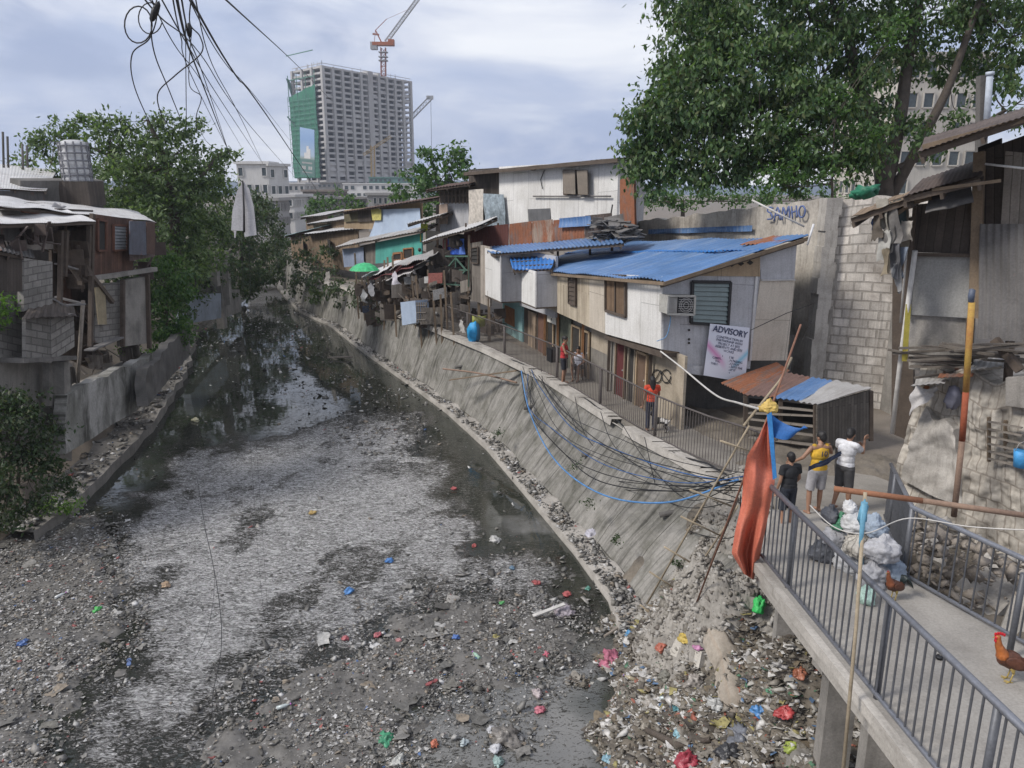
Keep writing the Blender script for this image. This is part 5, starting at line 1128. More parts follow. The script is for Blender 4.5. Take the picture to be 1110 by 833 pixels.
mb.build('catch_platform', surf('scaffold', (.12, .25, .2)), tw)
tbn = [P(329, 190, 408), P(344.5, 192, 399), P(344, 142, 399), P(328.5, 139, 408)]
for v in tbn: v -= V3(0, 6, 0)
m, nt, b = newmat('tower_banner_print'); tcn = nt.nodes.new('ShaderNodeTexCoord'); sx = nt.nodes.new('ShaderNodeSeparateXYZ'); nt.links.new(tcn.outputs['UV'], sx.inputs[0]); vv = mth(nt, 'DIVIDE', sx.outputs[1], (tbn[3]-tbn[0]).length)
col = ramp(nt, vv, [(0, (.05, .12, .1)), (.05, (.05, .12, .1)), (.33, (.06, .13, .11)), (.36, (.2, .25, .22)), (.42, (.28, .36, .45)), (.75, (.18, .29, .48)), (1, (.24, .35, .53))]); nt.links.new(col, b.inputs['Base Color'])
tbo = MB().slab(tbn, .3).build('banner', m, tw); R = basis(tbn); n_ = nrm(tbn)
mb = MB()
for (x0, x1, z0_, z1_) in ((.45, .6, .36, .62), (.6, .72, .36, .56), (.3, .45, .36, .48)): a = tbn[0].lerp(tbn[1], x0)+n_*.1; bb = tbn[0].lerp(tbn[1], x1)+n_*.1; up_ = tbn[3]-tbn[0]; mb.slab([a+up_*z0_, bb+up_*z0_, bb+up_*z1_, a+up_*z1_], .1)
mb.build('banner_building', HZL, tbo)
for (z0_, n, h_) in ((.25, 9, .035), (.13, 5, .07), (.06, 9, .02)):
    mb = MB()
    for k in range(n):
        if n == 5 and k == 2: continue
        x0 = .14+.72*k/n; a = tbn[0].lerp(tbn[1], x0)+n_*.1; bb = tbn[0].lerp(tbn[1], x0+.55/n)+n_*.1; up_ = tbn[3]-tbn[0]; mb.slab([a+up_*z0_, bb+up_*z0_, bb+up_*(z0_+h_), a+up_*(z0_+h_)], .1)
    mb.build('lettering', HZ, tbo)

# tower crane on the roof
def lattice(mb, a, b, w_, n, r):
    a = Vector(a); b = Vector(b); d = (b-a).normalized(); x = d.cross(V3(0, 1, 0)).normalized()*w_/2; y = d.cross(x).normalized()*w_/2; K = [x+y, x-y, -x-y, -x+y]
    for k in K: mb.beam(a+k, b+k, r)
    for i in range(n):
        p = a.lerp(b, i/n); q = a.lerp(b, (i+1)/n)
        for j in range(4): mb.beam(p+K[j], q+K[(j+1) % 4], r*.6); mb.beam(p+K[j], p+K[(j+1) % 4], r*.6)
CRN = surf('crane_red', (.30, .09, .05), (.35, .2, .16), .3, .6, .2, bump=0); CRG = surf('crane_grey', (.4, .4, .4), scale=.3, bump=0)
Yc = 430; cb = P(415.5, 78, Yc); cr = thing('tower_crane', 'red and white luffing tower crane on the tower roof', 'crane', cb)
mb = MB(); lattice(mb, cb-V3(0, 0, 2), P(415.5, 52, Yc), 2.4, 6, .35); mb.build('mast', CRN, cr)
mb = MB(); o = P(415.5, 48, Yc); mb.box(o, (11, 4, 1.6)); mb.box(o+V3(4.2, 0, .6), (3, 3.4, 3)); mb.build('slewing_platform', surf('crane_orange', (.42, .12, .04), scale=.3, bump=0), cr)
MB().box(P(405.5, 50, Yc), (3.4, 3.6, 3.6)).build('counterweight', CRG, cr)
mb = MB(); lattice(mb, o+V3(1.5, 0, 1), P(452, 0, Yc)+V3(1, 0, 1), 1.6, 18, .3); mb.build('jib', CRG, cr)
mb = MB(); mb.beam(o+V3(-.5, 0, 0), P(407, 33, Yc), .6); mb.beam(P(407, 33, Yc), P(405.5, 49, Yc), .25); mb.beam(P(404, 37, Yc), P(411, 38, Yc), .8); mb.beam(P(407, 33, Yc), P(419, 21, Yc), .3); mb.beam(P(419, 21, Yc), P(446, 9, Yc), .12); mb.build('a_frame', CRN, cr)
mb = MB()
for v in (62, 66, 57): mb.box(P(415.5, v, Yc), (4.6, 4, .4))
mb.build('platform', CRG, cr)
Yc = 380; cr2 = thing('tower_crane', 'yellowish tower crane mast standing in front of the tower', 'crane', P(404, 205, Yc))
mb = MB(); lattice(mb, V3(P(404, 205, Yc).x, Yc, 3), P(404, 158, Yc), 1.7, 14, .2); mb.build('mast', surf('crane_yellow', (.38, .25, .08), scale=.3, bump=0), cr2)
mb = MB(); lattice(mb, P(394, 168, Yc), P(424, 148, Yc), 1.0, 12, .10); mb.build('jib', surf('crane_yellow', (.38, .25, .08)), cr2)
Yc = 480; cr3 = thing('crane', 'pale crane jib rising from behind the right side of the tower', 'crane', P(450, 190, Yc))
mb = MB(); lattice(mb, P(436, 138, Yc), P(467, 106, Yc), 2.2, 10, .35); mb.build('jib', CRG, cr3); MB().beam(P(467, 106, Yc), P(468, 175, Yc), .2).build('hoist_line', BLACK, cr3); mb = MB(); mb.box(P(466, 106, Yc), (4, 2, 2)); mb.build('jib_head', CRG, cr3); MB().beam(P(440, 200, Yc), P(440, 135, Yc), 1.5).build('mast', CRG, cr3)
# far hills line
def hills():
    V = []; n = 60
    for i in range(n+1):
        x = -755+1510*i/n; h_ = 9+14*fbm(np.array([i*.13]), np.array([2.0]), 4)[0]; V += [(x, 850, 2.5), (x, 862, h_), (x, 898, h_*.6)]
    f = [(3*i, 3*i+3, 3*i+4, 3*i+1) for i in range(n)]+[(3*i+1, 3*i+4, 3*i+5, 3*i+2) for i in range(n)]
    tag(np_mesh('hills', V, f, surf('hill_far', (.16, .2, .26), scale=.01, bump=0)), kind='structure')
hills()
# right big tree
def B(u, v, Y, r, rz=None, ry=None):
    p = P(u, v, Y); k = Y/F; return (p.x, p.y, p.z, r*k, (ry or r)*k, (rz or r)*k)
bl = [B(775, 20, 29, 48), B(745, 60, 29, 34), B(740, 105, 28.5, 38), B(715, 130, 28, 34), B(697, 145, 28, 28), B(690, 170, 28, 20), B(715, 173, 27.5, 20), B(760, 130, 27.5, 48), B(770, 90, 28, 50), B(820, 60, 29, 55), B(830, 130, 27.5, 52), B(770, 162, 27, 32), B(830, 162, 27, 32), B(880, 140, 27.5, 50), B(890, 90, 29, 52), B(870, 20, 30, 52), B(930, 40, 30, 44), B(925, 160, 27, 28), B(740, 0, 30, 30), B(800, -30, 30, 50), B(705, 195, 27.5, 16), B(735, 196, 27, 16), B(765, 196, 27, 14), B(800, 194, 27, 16), B(860, 192, 27, 16)]
bl2 = [B(945, 120, 29, 24)+(.5,), B(965, 30, 30, 40)+(.5,), B(1010, 15, 30, 42)+(.55,), B(1060, 30, 30, 42)+(.55,), B(1105, 45, 29, 44)+(.6,), B(985, 80, 31, 20)+(.3,), B(1030, 75, 31, 24)+(.3,), B(1075, 85, 30, 28)+(.35,), B(1105, 110, 28, 28)+(.45,), B(960, 150, 28, 20)+(.5,), B(1000, 130, 29, 14)+(.4,), B(1000, 155, 28, 16)+(.4,), B(1045, 130, 29, 12)+(.4,), B(1010, -20, 30, 60)+(.6,), B(900, -30, 30, 60), B(1090, -20, 30, 60)+(.6,), B(940, 180, 27, 14)+(.5,)]
tree('huge broad leafy tree spreading over the block wall on the right', P(950, 300, 29.5)*1, bl+bl2, [([P(962, 330, 29.5), P(960, 215, 29.5), P(950, 150, 29.5), P(930, 90, 29.5), P(915, 20, 30)], .42, .16), ([P(960, 200, 29.5), P(975, 130, 29.5), P(985, 60, 30), P(1000, -20, 30)], .3, .14), ([P(965, 215, 29.5), P(1000, 150, 29), P(1030, 90, 29), P(1062, 0, 29)], .22, .1), ([P(940, 130, 29.5), P(880, 100, 29), P(820, 70, 29)], .18, .07), ([P(955, 190, 29.5), P(1010, 165, 29), P(1090, 120, 29)], .15, .06), ([P(958, 170, 29.5), P(880, 180, 28.5), P(790, 170, 28)], .16, .05)], LEAF_D, per=44, sub=22, subr=.40, leaf=.205, droop=.9, aspect=.5)
t = tree('lighter green understorey tree in front of the huge tree crown', P(900, 260, 26), [B(905, 120, 26.3, 22), B(870, 150, 26, 22), B(860, 185, 26, 24), B(900, 185, 25.8, 22), B(935, 150, 26, 18), B(830, 195, 25.8, 14), B(975, 30, 27, 14), B(960, 45, 27, 10)], [([P(905, 300, 26), P(902, 200, 26), P(905, 130, 26)], .06, .02)], LEAF_M, per=36, sub=16, subr=.3, leaf=.15, droop=.3)
pole = thing('utility_pole', 'dark utility pole with a pale insulator pipe behind the shack roof', 'pole', P(1066, 200, 18))
MB().beam(P(1062, 240, 18), P(1065, 82, 18), .18).build('shaft', CONCD, pole); MB().tube([P(1069, 140, 17.8), P(1073, 82, 17.8)], .07, 8).tube([P(1073, 82, 17.8), P(1073.3, 78, 17.8)], .09, 8).build('pipe', plain('pipe_paleblue', (.4, .44, .5)), pole)
# trees in the middle distance
tree('hazy dark tree line behind the long boundary wall', P(740, 235, 60), [B(u, v, 60, 14, 9) for u, v in ((650, 218), (672, 214), (695, 218), (718, 214), (742, 217), (765, 213), (790, 215), (815, 214), (840, 214))]+[B(u, 215, 62, 14, 9) for u in (870, 900, 930, 960)], [([P(740, 240, 60), P(740, 218, 60)], .2, .1)], LEAF_M, per=28, sub=7, subr=.5, leaf=.32)
tree('rounded bright green tree rising behind the right bank roofs', P(475, 260, 62), [B(470, 188, 62, 22), B(452, 200, 62, 18), B(492, 195, 62, 20), B(487, 175, 62, 14), B(497, 163, 62, 8), B(462, 176, 62, 12), B(440, 208, 62, 12), B(505, 180, 62, 8), B(470, 215, 62, 26)], [([P(475, 270, 62), P(475, 200, 62)], .25, .12)], LEAF_M, per=30, sub=4, subr=.55, leaf=.4)
tree('low dark green tree patch at the foot of the tower', P(358, 235, 90), [B(350, 222, 90, 12), B(368, 220, 90, 14), B(338, 226, 90, 8), B(385, 222, 90, 8)], [([P(358, 245, 90), P(358, 222, 90)], .2, .1)], LEAF_M, per=25, sub=3, subr=.6, leaf=.5)
tree('vine-choked tree at the far end of the right canal wall', G(345, 325, 1.5), [B(330, 290, 60, 18), B(350, 285, 57, 20), B(345, 310, 56, 18), B(368, 300, 54, 14), B(322, 312, 60, 12), B(362, 322, 52, 10), B(385, 310, 50, 8), B(325, 270, 62, 12)], [([G(345, 325, 1), P(345, 290, 57)], .2, .08)], LEAF_V, per=34, sub=6, subr=.4, leaf=.26, droop=.8)
tree('dark hanging vines on the right canal wall below the junk lean-to', G(400, 345, 1.8), [B(392, 318, 47, 8), B(404, 322, 45, 8), B(385, 330, 48, 6), B(415, 340, 43, 5)], [([G(398, 345, 1.5), P(398, 320, 46)], .05, .02)], LEAF_V, per=30, sub=8, subr=.3, leaf=.2, droop=.9, cat='vines', name='vines')
# ================================================================= left bank
LP_ = Plane((-14.7, 20), (-14.7-.9, 33)); LQ = LP_
lw = thing('canal_wall', 'stained grey concrete canal wall with a broken ledge on the left bank', 'wall', (-14, 26, 0))
def lwall(u0, vb0, vt0, u1, vb1, vt1, pl, mat, t=.35, nu=40, nv=14, amp=.07, par=lw, name='wall_face'): return MB().rough(pl.q4((u0, vb0), (u1, vb1), (u1, vt1), (u0, vt0)), t, nu, nv, amp, 1.3, .08).build(name, mat, par)
W1 = uplane(72, 23.2, 166, 30.0)
lwall(72, 492, 428, 166, 434, 384, W1, MOSSL)
W2 = uplane(166, 31, 206, 42); lwall(160, 440, 400, 206, 385, 350, W2, CONCD)
mb = MB()
yl = [19+i*.9 for i in range(34)]
for a, b in zip(yl[:-1], yl[1:]):
    g = lambda y: V3(ltoe(y), y, 0); n1_ = .28*mn.noise(V3(a*1.1, 0, 5)); n2_ = .28*mn.noise(V3(b*1.1, 0, 5)); h1_ = .34+.2*mn.noise(V3(a*.9, 9, 0)); h2_ = .34+.2*mn.noise(V3(b*.9, 9, 0))
    pa, pb = g(a)+V3(.55+n1_, 0, 0), g(b)+V3(.55+n2_, 0, 0); ia, ib = g(a)-V3(1.6, 0, 0), g(b)-V3(1.6, 0, 0)
    mb.quad(pa+V3(0, 0, -.2), pb+V3(0, 0, -.2), pb+V3(0, 0, h2_), pa+V3(0, 0, h1_)); mb.quad(pa+V3(0, 0, h1_), pb+V3(0, 0, h2_), ib+V3(0, 0, h2_+.15), ia+V3(0, 0, h1_+.15))
mb.build('ledge', CONC, lw)
x = []; 
for k in range(1600): y = random.uniform(19, 48); x.append((ltoe(y)+random.uniform(-1.2, .5), y, .42+random.uniform(-.05, .1)))
lumps('ledge_litter', x, sizes(len(x), .03, .16, 2.5), LIT, 'litter and stones lying along the left ledge', 'litter')
# wooden house
WH = uplane(98, 26.3, 172, 31.0)
hs = thing('wooden_house', 'red-brown plank upper room with louvred window on a grey block storey', 'house', V3(*WH(130, 400)[:2], 1.5))
part(hs, 'wall', WH.q4((101, 303), (144, 297), (144, 238), (101, 232)), WOODR, .12)
part(hs, 'wall', WH.q4((144, 283), (168, 278), (168, 241), (144, 239), .35), surf('boards_dull', (.17, .13, .12), (.09, .07, .06), 1.5, .7, .5, pattern='plank', bump=.4), .12)
part(hs, 'corner_sheet', WH.q4((141, 276), (159, 277), (158, 240), (141, 240), .55), surf('sheet_slate', (.13, .14, .17), (.08, .06, .06), 2, .7, .5, rust=.3), .04); part(hs, 'corner_sheet', WH.q4((159, 275), (168, 276), (168, 242), (159, 241), .56), surf('iron_brown', (.12, .075, .06)), .04)
window(hs, WH.q4((122, 272), (136, 271), (136, 245), (122, 244), .02), surf('wood_frame_red', (.17, .085, .06), scale=3), surf('louvre_glass', (.17, .22, .215)), louvre=8, fw=.07, lm=surf('louvre_grey', (.33, .34, .35), scale=2))
window(hs, WH.q4((105, 272), (114, 272), (114, 240), (105, 238), .02), surf('wood_frame_red', (.17, .085, .06), scale=3), DARK, fw=.07)
MB().beam(WH(100, 302, .06), WH(168, 292, .06), .2, .16).build('floor_beam', CONC, hs)
part(hs, 'wall', WH.q4((108, 372), (133, 368), (133, 306), (108, 308), -.05), BLOCK, .25); part(hs, 'wall', WH.q4((134, 376), (162, 372), (160, 300), (134, 304), .05), CONC, .25)
part(hs, 'board', WH.q4((107, 352), (116, 352), (114, 310), (103, 312), .12), surf('board_yellowed', (.36, .30, .2), scale=2), .03)
mb = MB()
for (a, b) in (((133, 376), (133, 304)), ((162, 378), (160, 298)), ((98, 376), (100, 232)), ((100, 300), (122, 328))): MB().beam(WH(*a, .12), WH(*b, .12), .13).build('post', TIMBD, hs)
part(hs, 'back_wall', WH.q4((62, 372), (104, 376), (101, 228), (62, 226), -1.5), WOODD, .1)
part(hs, 'wall', WH.q4((66, 330), (78, 330), (78, 262), (66, 262), -.9), WOODR, .1)
def pz(u, v, Y): return P(u, v, Y)
ea, eb = P(-8, 222, 22.5), P(170, 240.5, 31.3)
roofsheet(hs, [ea, eb, P(150, 229, 36), P(-8, 212, 30)], TINL, pitch=.1, amp=.008, warp=.05)
mb = MB(); mb.beam(P(24, 228, 24), P(165, 246, 31), .1, .14); mb.build('fascia', surf('wood_frame_red', (.17, .085, .06)), hs)
nr = thing('near_shack', 'grey block shack with pale sheet roof at the far left edge', 'house', V3(-15.5, 21.5, 1.5)); NP = uplane(-20, 20.3, 62, 23.6)
roofsheet(nr, [P(-25, 244, 19.8), P(104, 240, 25.6), P(70, 226, 27.5), P(-30, 228, 24)], TINL, pitch=.1, amp=.008, warp=.05)
roofsheet(nr, [P(-20, 268, 19.6), P(38, 280, 22), P(30, 262, 24), P(-20, 258, 23)], TIND, pitch=.2, warp=.04, name='lower_roof')
part(nr, 'wall', NP.q4((26, 338), (57, 330), (57, 284), (26, 280), .05), BLOCK, .2); part(nr, 'wall', NP.q4((-20, 318), (28, 316), (25, 276), (-20, 268), .0), WOODD, .1)
part(nr, 'wall', NP.q4((-20, 260), (28, 262), (28, 242), (-20, 240), -.8), TIND, .1); part(nr, 'wall', NP.q4((28, 272), (58, 270), (57, 246), (28, 246), -.6), surf('boards_pale2', (.27, .24, .21), scale=2), .05)
part(nr, 'wall', NP.q4((-25, 430), (60, 440), (60, 330), (-25, 318), -.25), BLOCK, .3)
part(nr, 'retaining_face', NP.q4((-25, 480), (78, 500), (78, 395), (-25, 380), -.15), CONC, .3)
part(nr, 'back_wall', NP.q4((56, 380), (100, 400), (100, 250), (56, 250), -1.6), TIMBD, .1)
mb = MB()
for (a, b) in (((70, 300), (72, 250)), ((95, 300), (97, 245)), ((64, 380), (66, 250))): MB().beam(NP(*a, -.4), NP(*b, -.4), .12).build('post', TIMBD, nr)
# boxed latrine on stilts
lt = thing('latrine', 'small grey block latrine box jutting out on concrete stilts with a board roof', 'latrine', V3(*NP(60, 440)[:2], .8)); N2 = uplane(28, 21.5, 82, 23.4)
part(lt, 'wall', N2.q4((28, 388), (56, 392), (55, 345), (28, 344), .3), BLOCK, .12); part(lt, 'wall', N2.q4((56, 392), (81, 376), (80, 340), (55, 345), .32), BLOCK, .12)
MB().slab(N2.q4((26, 394), (84, 390), (84, 386), (26, 389), .42), .9).build('floor_slab', CONCD, lt)
roofsheet(lt, [N2(24, 347, .6), N2(84, 344, .6), N2(80, 330, -.6), N2(34, 328, -.6)], surf('boards_dark', (.075, .06, .05)), pitch=.3, beam=False, warp=.08)
mb = MB(); mb.beam(N2(67, 440, .0), N2(66, 392, .0), .35, .3); mb.beam(N2(52, 440, -.2), N2(52, 394, -.2), .2); mb.build('stilt', CONC, lt)
MB().tube([P(84, 418, 23.6), P(90, 326, 23.8)], .06, 7).build('downpipe', BARKL, lt)
for (a, b, w_, l_) in (((44, 316, 22.4), (76, 335, 23), .07, 'thin crooked rail above the latrine box'), ((56, 332, 22.6), (90, 330, 23.6), .2, 'wide loose board over the latrine roof'), ((60, 322, 24), (92, 330, 24), .12, 'narrow loose board behind the latrine roof'), ((96, 380, 24.5), (130, 366, 26.6), .3, 'wide board lying under the wooden house'), ((62, 286, 24), (82, 292, 24.6), .25, 'small pale shelf board in the dark gap of the left shacks')): one('board', MB().beam(P(*a), P(*b), w_, .05), TIND, l_, 'board')
mb = MB(); q = [P(88, 410, 25), P(132, 398, 27.6), P(134, 380, 28), P(92, 396, 25.2)]; mb.slab(q, .1)
one('platform', MB().slab([P(70, 432, 24.2), P(150, 388, 29), P(158, 380, 30), P(76, 418, 26.5)], .15), CONC, 'concrete shelf on top of the left canal wall', 'platform')
one('sheet', MB().corr([P(98, 372, 25.4), P(133, 366, 27.4), P(136, 356, 28.6), P(94, 360, 26.6)], .2, .02), RUSTY, 'rusty sheet lying under the wooden house', 'metal sheet')
# parapet, tank, more roofs
pr = thing('parapet', 'dark stained concrete parapet block behind the pale roofs on the left bank', 'wall', P(66, 225, 33)); MB().rough([P(22, 222, 32), P(113, 226, 35), P(112, 196, 35), P(22, 196, 32)], .8, 24, 8, .05).build('wall_face', CONCD, pr)
tk = thing('water_tank', 'white plastic water tank with ribbed wall standing on the parapet', 'water tank', P(84, 200, 34)); o = P(84.5, 197, 34); r0 = 13.2*34/F; hgt = (P(84, 152, 34).z-o.z)
mb = MB(); pts = []; rr = []
for k in range(29): pts.append(o+V3(0, 0, hgt*k/28)); rr.append(r0*(1+.05*(1 if (k//3) % 2 == 0 else -.4)) if k < 26 else r0*(.93, .8, .5)[k-26])
mb.tube(pts, rr, 18); mb.build('shell', surf('tank_white', (.62, .62, .62), (.35, .35, .36), 1.5, .6, .6, (.2, .2, .21), bump=.1), tk)
mb = MB()
for k in range(12): a = k*math.pi/6; mb.beam(o+V3(r0*1.06*math.cos(a), r0*1.06*math.sin(a), 0), o+V3(r0*1.06*math.cos(a), r0*1.06*math.sin(a), hgt*.95), .05)
for f_ in (.15, .32, .5, .68, .86): mb.tube([o+V3(r0*1.07*math.cos(a), r0*1.07*math.sin(a), hgt*f_) for a in np.linspace(0, 6.2832, 19)], .03, 4)
mb.build('cage', surf('tank_cage', (.25, .25, .27), scale=2), tk)
MB().box(o-V3(0, 0, .5), (1.5, 1.3, 1.0)).build('stand', WOODD, tk)
for (pts_, m, lab) in (([P(-20, 203, 30), P(50, 206, 32), P(62, 184, 40), P(-20, 178, 38)], TINL, 'pale patched roof behind the wooden house at the left edge'), ([P(-30, 232, 26), P(70, 236, 28.5), P(66, 222, 31), P(-30, 214, 29)], TIN, 'stained grey roof between the pale roofs')):
    t = thing('low_roof', lab, 'roof', pts_[0]); roofsheet(t, pts_, m, pitch=.1, amp=.008, warp=.05); 
    a, b = pts_[0]+V3(0, .3, -.1), pts_[1]+V3(-.3, .3, -.1); part(t, 'wall', [V3(a.x, a.y, 3), V3(b.x, b.y, 3), b, a], TIND, .1)
for (u, v0, v1) in ((3, 143, 182), (8, 148, 182), (24, 156, 184), (29, 158, 182)): one('rebar', MB().tube([P(u+1, v1, 36), P(u, v0, 36)], .05, 5), CONCD, 'rusty bare post %s on the far-left rooftop' % {3: 'tallest and leftmost', 8: 'second from the left', 24: 'third from the left', 29: 'rightmost'}[u], 'post', 'bare posts on the far-left rooftop')
one('cloth', cloth([P(27, 233, 26.5), P(70, 238, 28.5), P(70, 225, 29), P(27, 222, 27)], 16, 6, .12), surf('sheet_white_torn', (.5, .48, .47), scale=2), 'torn whitish sheet lying between the left roofs', 'sheet')
# posts and graffiti wall at the water on the far left
gw = thing('graffiti_wall', 'low pale blue-tinted concrete wall with faint graffiti at the far left bank', 'wall', G(218, 350, 0)); GW = uplane(196, 44, 242, 52)
MB().rough(GW.q4((198, 352), (240, 345), (240, 318), (198, 322)), .4, 20, 10, .05).build('wall_face', surf('wall_bluegrey', (.30, .33, .38), (.16, .17, .17), .9, .8, .6), gw)
mb = MB()
for (cx_, r) in ((206, 6), (217, 5), (228, 6)): mb.tube([GW(cx_+r*.7*math.cos(t), 336+r*math.sin(t), .12) for t in np.linspace(.4, 6.0, 14)], .06, 4)
mb.build('graffiti', surf('paint_blue_faded', (.12, .2, .42), scale=2), gw)
mb = MB(); mb.beam(GW(241, 356, .2), GW(236, 300, .2), .5); mb.build('pillar', CONC, gw); MB().rough(GW.q4((244, 344), (262, 338), (260, 314), (244, 314), .0), .4, 10, 8, .05).build('wall_face', CONC, gw)
MB().rough(uplane(205, 47, 245, 56).q4((205, 322), (245, 318), (245, 298), (210, 300)), .3, 10, 8, .05).build('wall_face', CONCD, gw)
one('concrete_post', MB().beam(P(233, 310, 46), P(229, 228, 46), .5), CONC, 'tall bare concrete post rising through the trees on the left bank', 'post')
one('concrete_post', MB().beam(P(247, 330, 50), P(243, 272, 50), .45), CONC, 'short leaning concrete post beside the graffiti wall', 'post')
junkp = uplane(196, 45, 262, 58)
# trees left
LEAF_T = leafmat('leaves_left', [(.045, .075, .038), (.08, .125, .055), (.12, .175, .072), (.19, .25, .11), (.065, .1, .05)])
tree('farther tall dark trees behind the feathery tree on the left bank', V3(-28, 58, 3), [(-24, 48, 7, 3, 3, 4), (-27, 55, 8, 3.5, 3.5, 5), (-29, 63, 8, 3.5, 4, 5), (-31, 72, 8, 4, 4, 5), (-33, 82, 8, 4, 4, 5), (-21.5, 43, 6, 2, 2, 3), (-26, 60, 4, 2, 3, 2), (-28, 70, 4, 2, 3, 2), (-30, 80, 4, 2, 4, 2), (-24, 52, 4, 1.5, 2, 2)], [([V3(-28, 58, 3), V3(-28, 58, 8)], .3, .15)], LEAF_V, per=34, sub=3.4, subr=.6, leaf=.42, droop=.5)
tree('band of dark undergrowth along the left bank beyond the shrub', G(215, 345, 1), [B(u, v, Y, r) for (u, v, Y, r) in ((160, 335, 34, 16), (176, 310, 36, 16), (200, 330, 40, 14), (196, 305, 40, 16), (215, 310, 45, 14), (230, 300, 49, 14), (244, 312, 52, 12), (256, 305, 56, 12), (266, 318, 60, 8), (150, 310, 33.5, 12), (275, 300, 64, 12), (215, 285, 46, 14), (240, 285, 50, 12))], [], LEAF_V, per=34, sub=16, subr=.4, leaf=.24, cat='undergrowth', name='undergrowth')
tree('large feathery dark tree behind the wooden house on the left bank', P(185, 330, 40), [B(100, 165, 40, 24), B(60, 150, 40, 14), B(45, 158, 40, 10), B(75, 140, 40, 8), B(120, 150, 40, 18), B(110, 135, 40, 9), B(150, 170, 40, 30), B(160, 150, 40, 16), B(140, 138, 40, 8), B(168, 130, 40, 6), B(128, 128, 40, 6), B(85, 130, 40, 6), B(70, 136, 40, 6), B(40, 150, 40, 7), B(190, 165, 41, 30), B(195, 140, 41, 14), B(215, 185, 41, 28), B(238, 172, 42, 16), B(180, 205, 40, 34), B(150, 205, 39, 26), B(222, 220, 42, 28), B(195, 245, 40, 26), B(245, 200, 43, 18), B(250, 165, 43, 8), B(215, 135, 41, 7), B(90, 190, 38, 20), B(190, 270, 40, 22), B(225, 255, 42, 18), B(55, 180, 39, 18), B(30, 178, 40, 10), B(160, 245, 37, 24), B(172, 285, 36, 20), B(205, 300, 38, 18), B(210, 270, 40, 22), B(238, 235, 43, 20), B(120, 190, 38, 26), B(135, 215, 38, 22), B(188, 322, 38, 16), B(232, 280, 43, 14), B(160, 185, 39, 28), B(205, 225, 40, 26), B(175, 128, 40, 8), B(215, 285, 43, 16)], [([P(185, 335, 40), P(190, 250, 40), P(180, 180, 40), P(160, 130, 40)], .35, .08), ([P(188, 240, 40), P(220, 190, 41), P(240, 165, 42)], .15, .05), ([P(185, 220, 40), P(120, 170, 40), P(60, 148, 40)], .12, .03)], LEAF_T, per=34, sub=11, subr=.42, leaf=.25, droop=.3, aspect=.45)
tree('dark ivy-clad trees farther along the left bank', G(262, 300, 1), [B(262, 240, 56, 22), B(280, 262, 60, 20), B(258, 275, 56, 22), B(290, 285, 66, 14), B(275, 220, 60, 16), B(300, 250, 70, 10), B(245, 250, 50, 12), B(268, 300, 58, 18), B(292, 232, 68, 12), B(298, 298, 72, 10), B(282, 300, 64, 14), B(305, 285, 75, 12), B(312, 270, 78, 14), B(245, 290, 52, 12)], [([G(262, 310, 1), P(262, 240, 56)], .3, .1)], LEAF_V, per=34, sub=12, subr=.45, leaf=.3, droop=.7)
tree('bright green leafy shrub on the canal edge right of the wooden house', P(182, 370, 34), [B(175, 372, 33, 14), B(190, 368, 34.5, 14), B(166, 385, 32, 10), B(200, 362, 37, 10), B(178, 300, 33.5, 16), B(190, 318, 34, 18), B(172, 325, 33, 14), B(186, 345, 34, 20), B(174, 358, 33.5, 14), B(198, 300, 34.5, 9), B(168, 285, 33, 8), B(198, 350, 35, 8), B(184, 284, 34, 9)], [([P(182, 380, 34), P(180, 320, 34)], .1, .05)], LEAF_M, per=34, sub=26, subr=.32, leaf=.17, cat='shrub', name='shrub', droop=.6)
tree('dark bushy weeds filling the lower left bank corner', G(20, 540, .5), [B(10, 430, 19.5, 22), B(35, 440, 20, 20), B(20, 470, 19.5, 28), B(45, 485, 19.8, 22), B(0, 500, 19, 34), B(30, 525, 19.3, 28), B(60, 510, 20, 18), B(-20, 450, 19, 30), B(0, 545, 18.5, 22), B(58, 462, 21, 12), B(-25, 520, 18.3, 30), B(20, 552, 18.6, 20), B(45, 545, 19.2, 16), B(5, 565, 18.2, 16), B(70, 535, 20, 10), B(30, 495, 19.4, 24), B(15, 450, 19.3, 24)], [([G(20, 540, .2), P(20, 480, 19.6)], .06, .03)], LEAF_V, per=34, sub=30, subr=.22, leaf=.13, cat='shrub', name='shrub', droop=.5)
tree('patch of brighter green weeds at the left water edge', G(68, 548, .3), [B(62, 545, 20.2, 14, 7), B(78, 548, 20.4, 9, 6), B(45, 552, 20, 10, 6)], [], LEAF_L, per=30, sub=60, subr=.14, leaf=.09, cat='weeds', name='weeds')
tree('small pale weeds on the wall top under the wooden house', P(140, 382, 28.5), [B(138, 378, 28.6, 10, 5), B(150, 380, 29, 6, 4)], [], LEAF_L, per=24, sub=30, subr=.2, leaf=.12, cat='weeds', name='weeds')
tree('green creeper hanging at the far-left shack wall', P(10, 340, 20.5), [B(12, 335, 20.6, 12, 8), B(2, 352, 20.5, 9), B(8, 322, 20.4, 6)], [], LEAF_L, per=24, sub=30, subr=.2, leaf=.12, cat='creeper', name='creeper', droop=.7)
tree('far tree line closing the end of the canal', G(310, 300, 0), [B(u, 285-abs(u-310)*.1, 104, 16, 22) for u in range(262, 345, 12)]+[B(300, 262, 112, 14), B(325, 268, 112, 12)], [([G(310, 300, 0), P(310, 280, 104)], .3, .2)], LEAF_V, per=28, sub=5, subr=.8, leaf=.55)
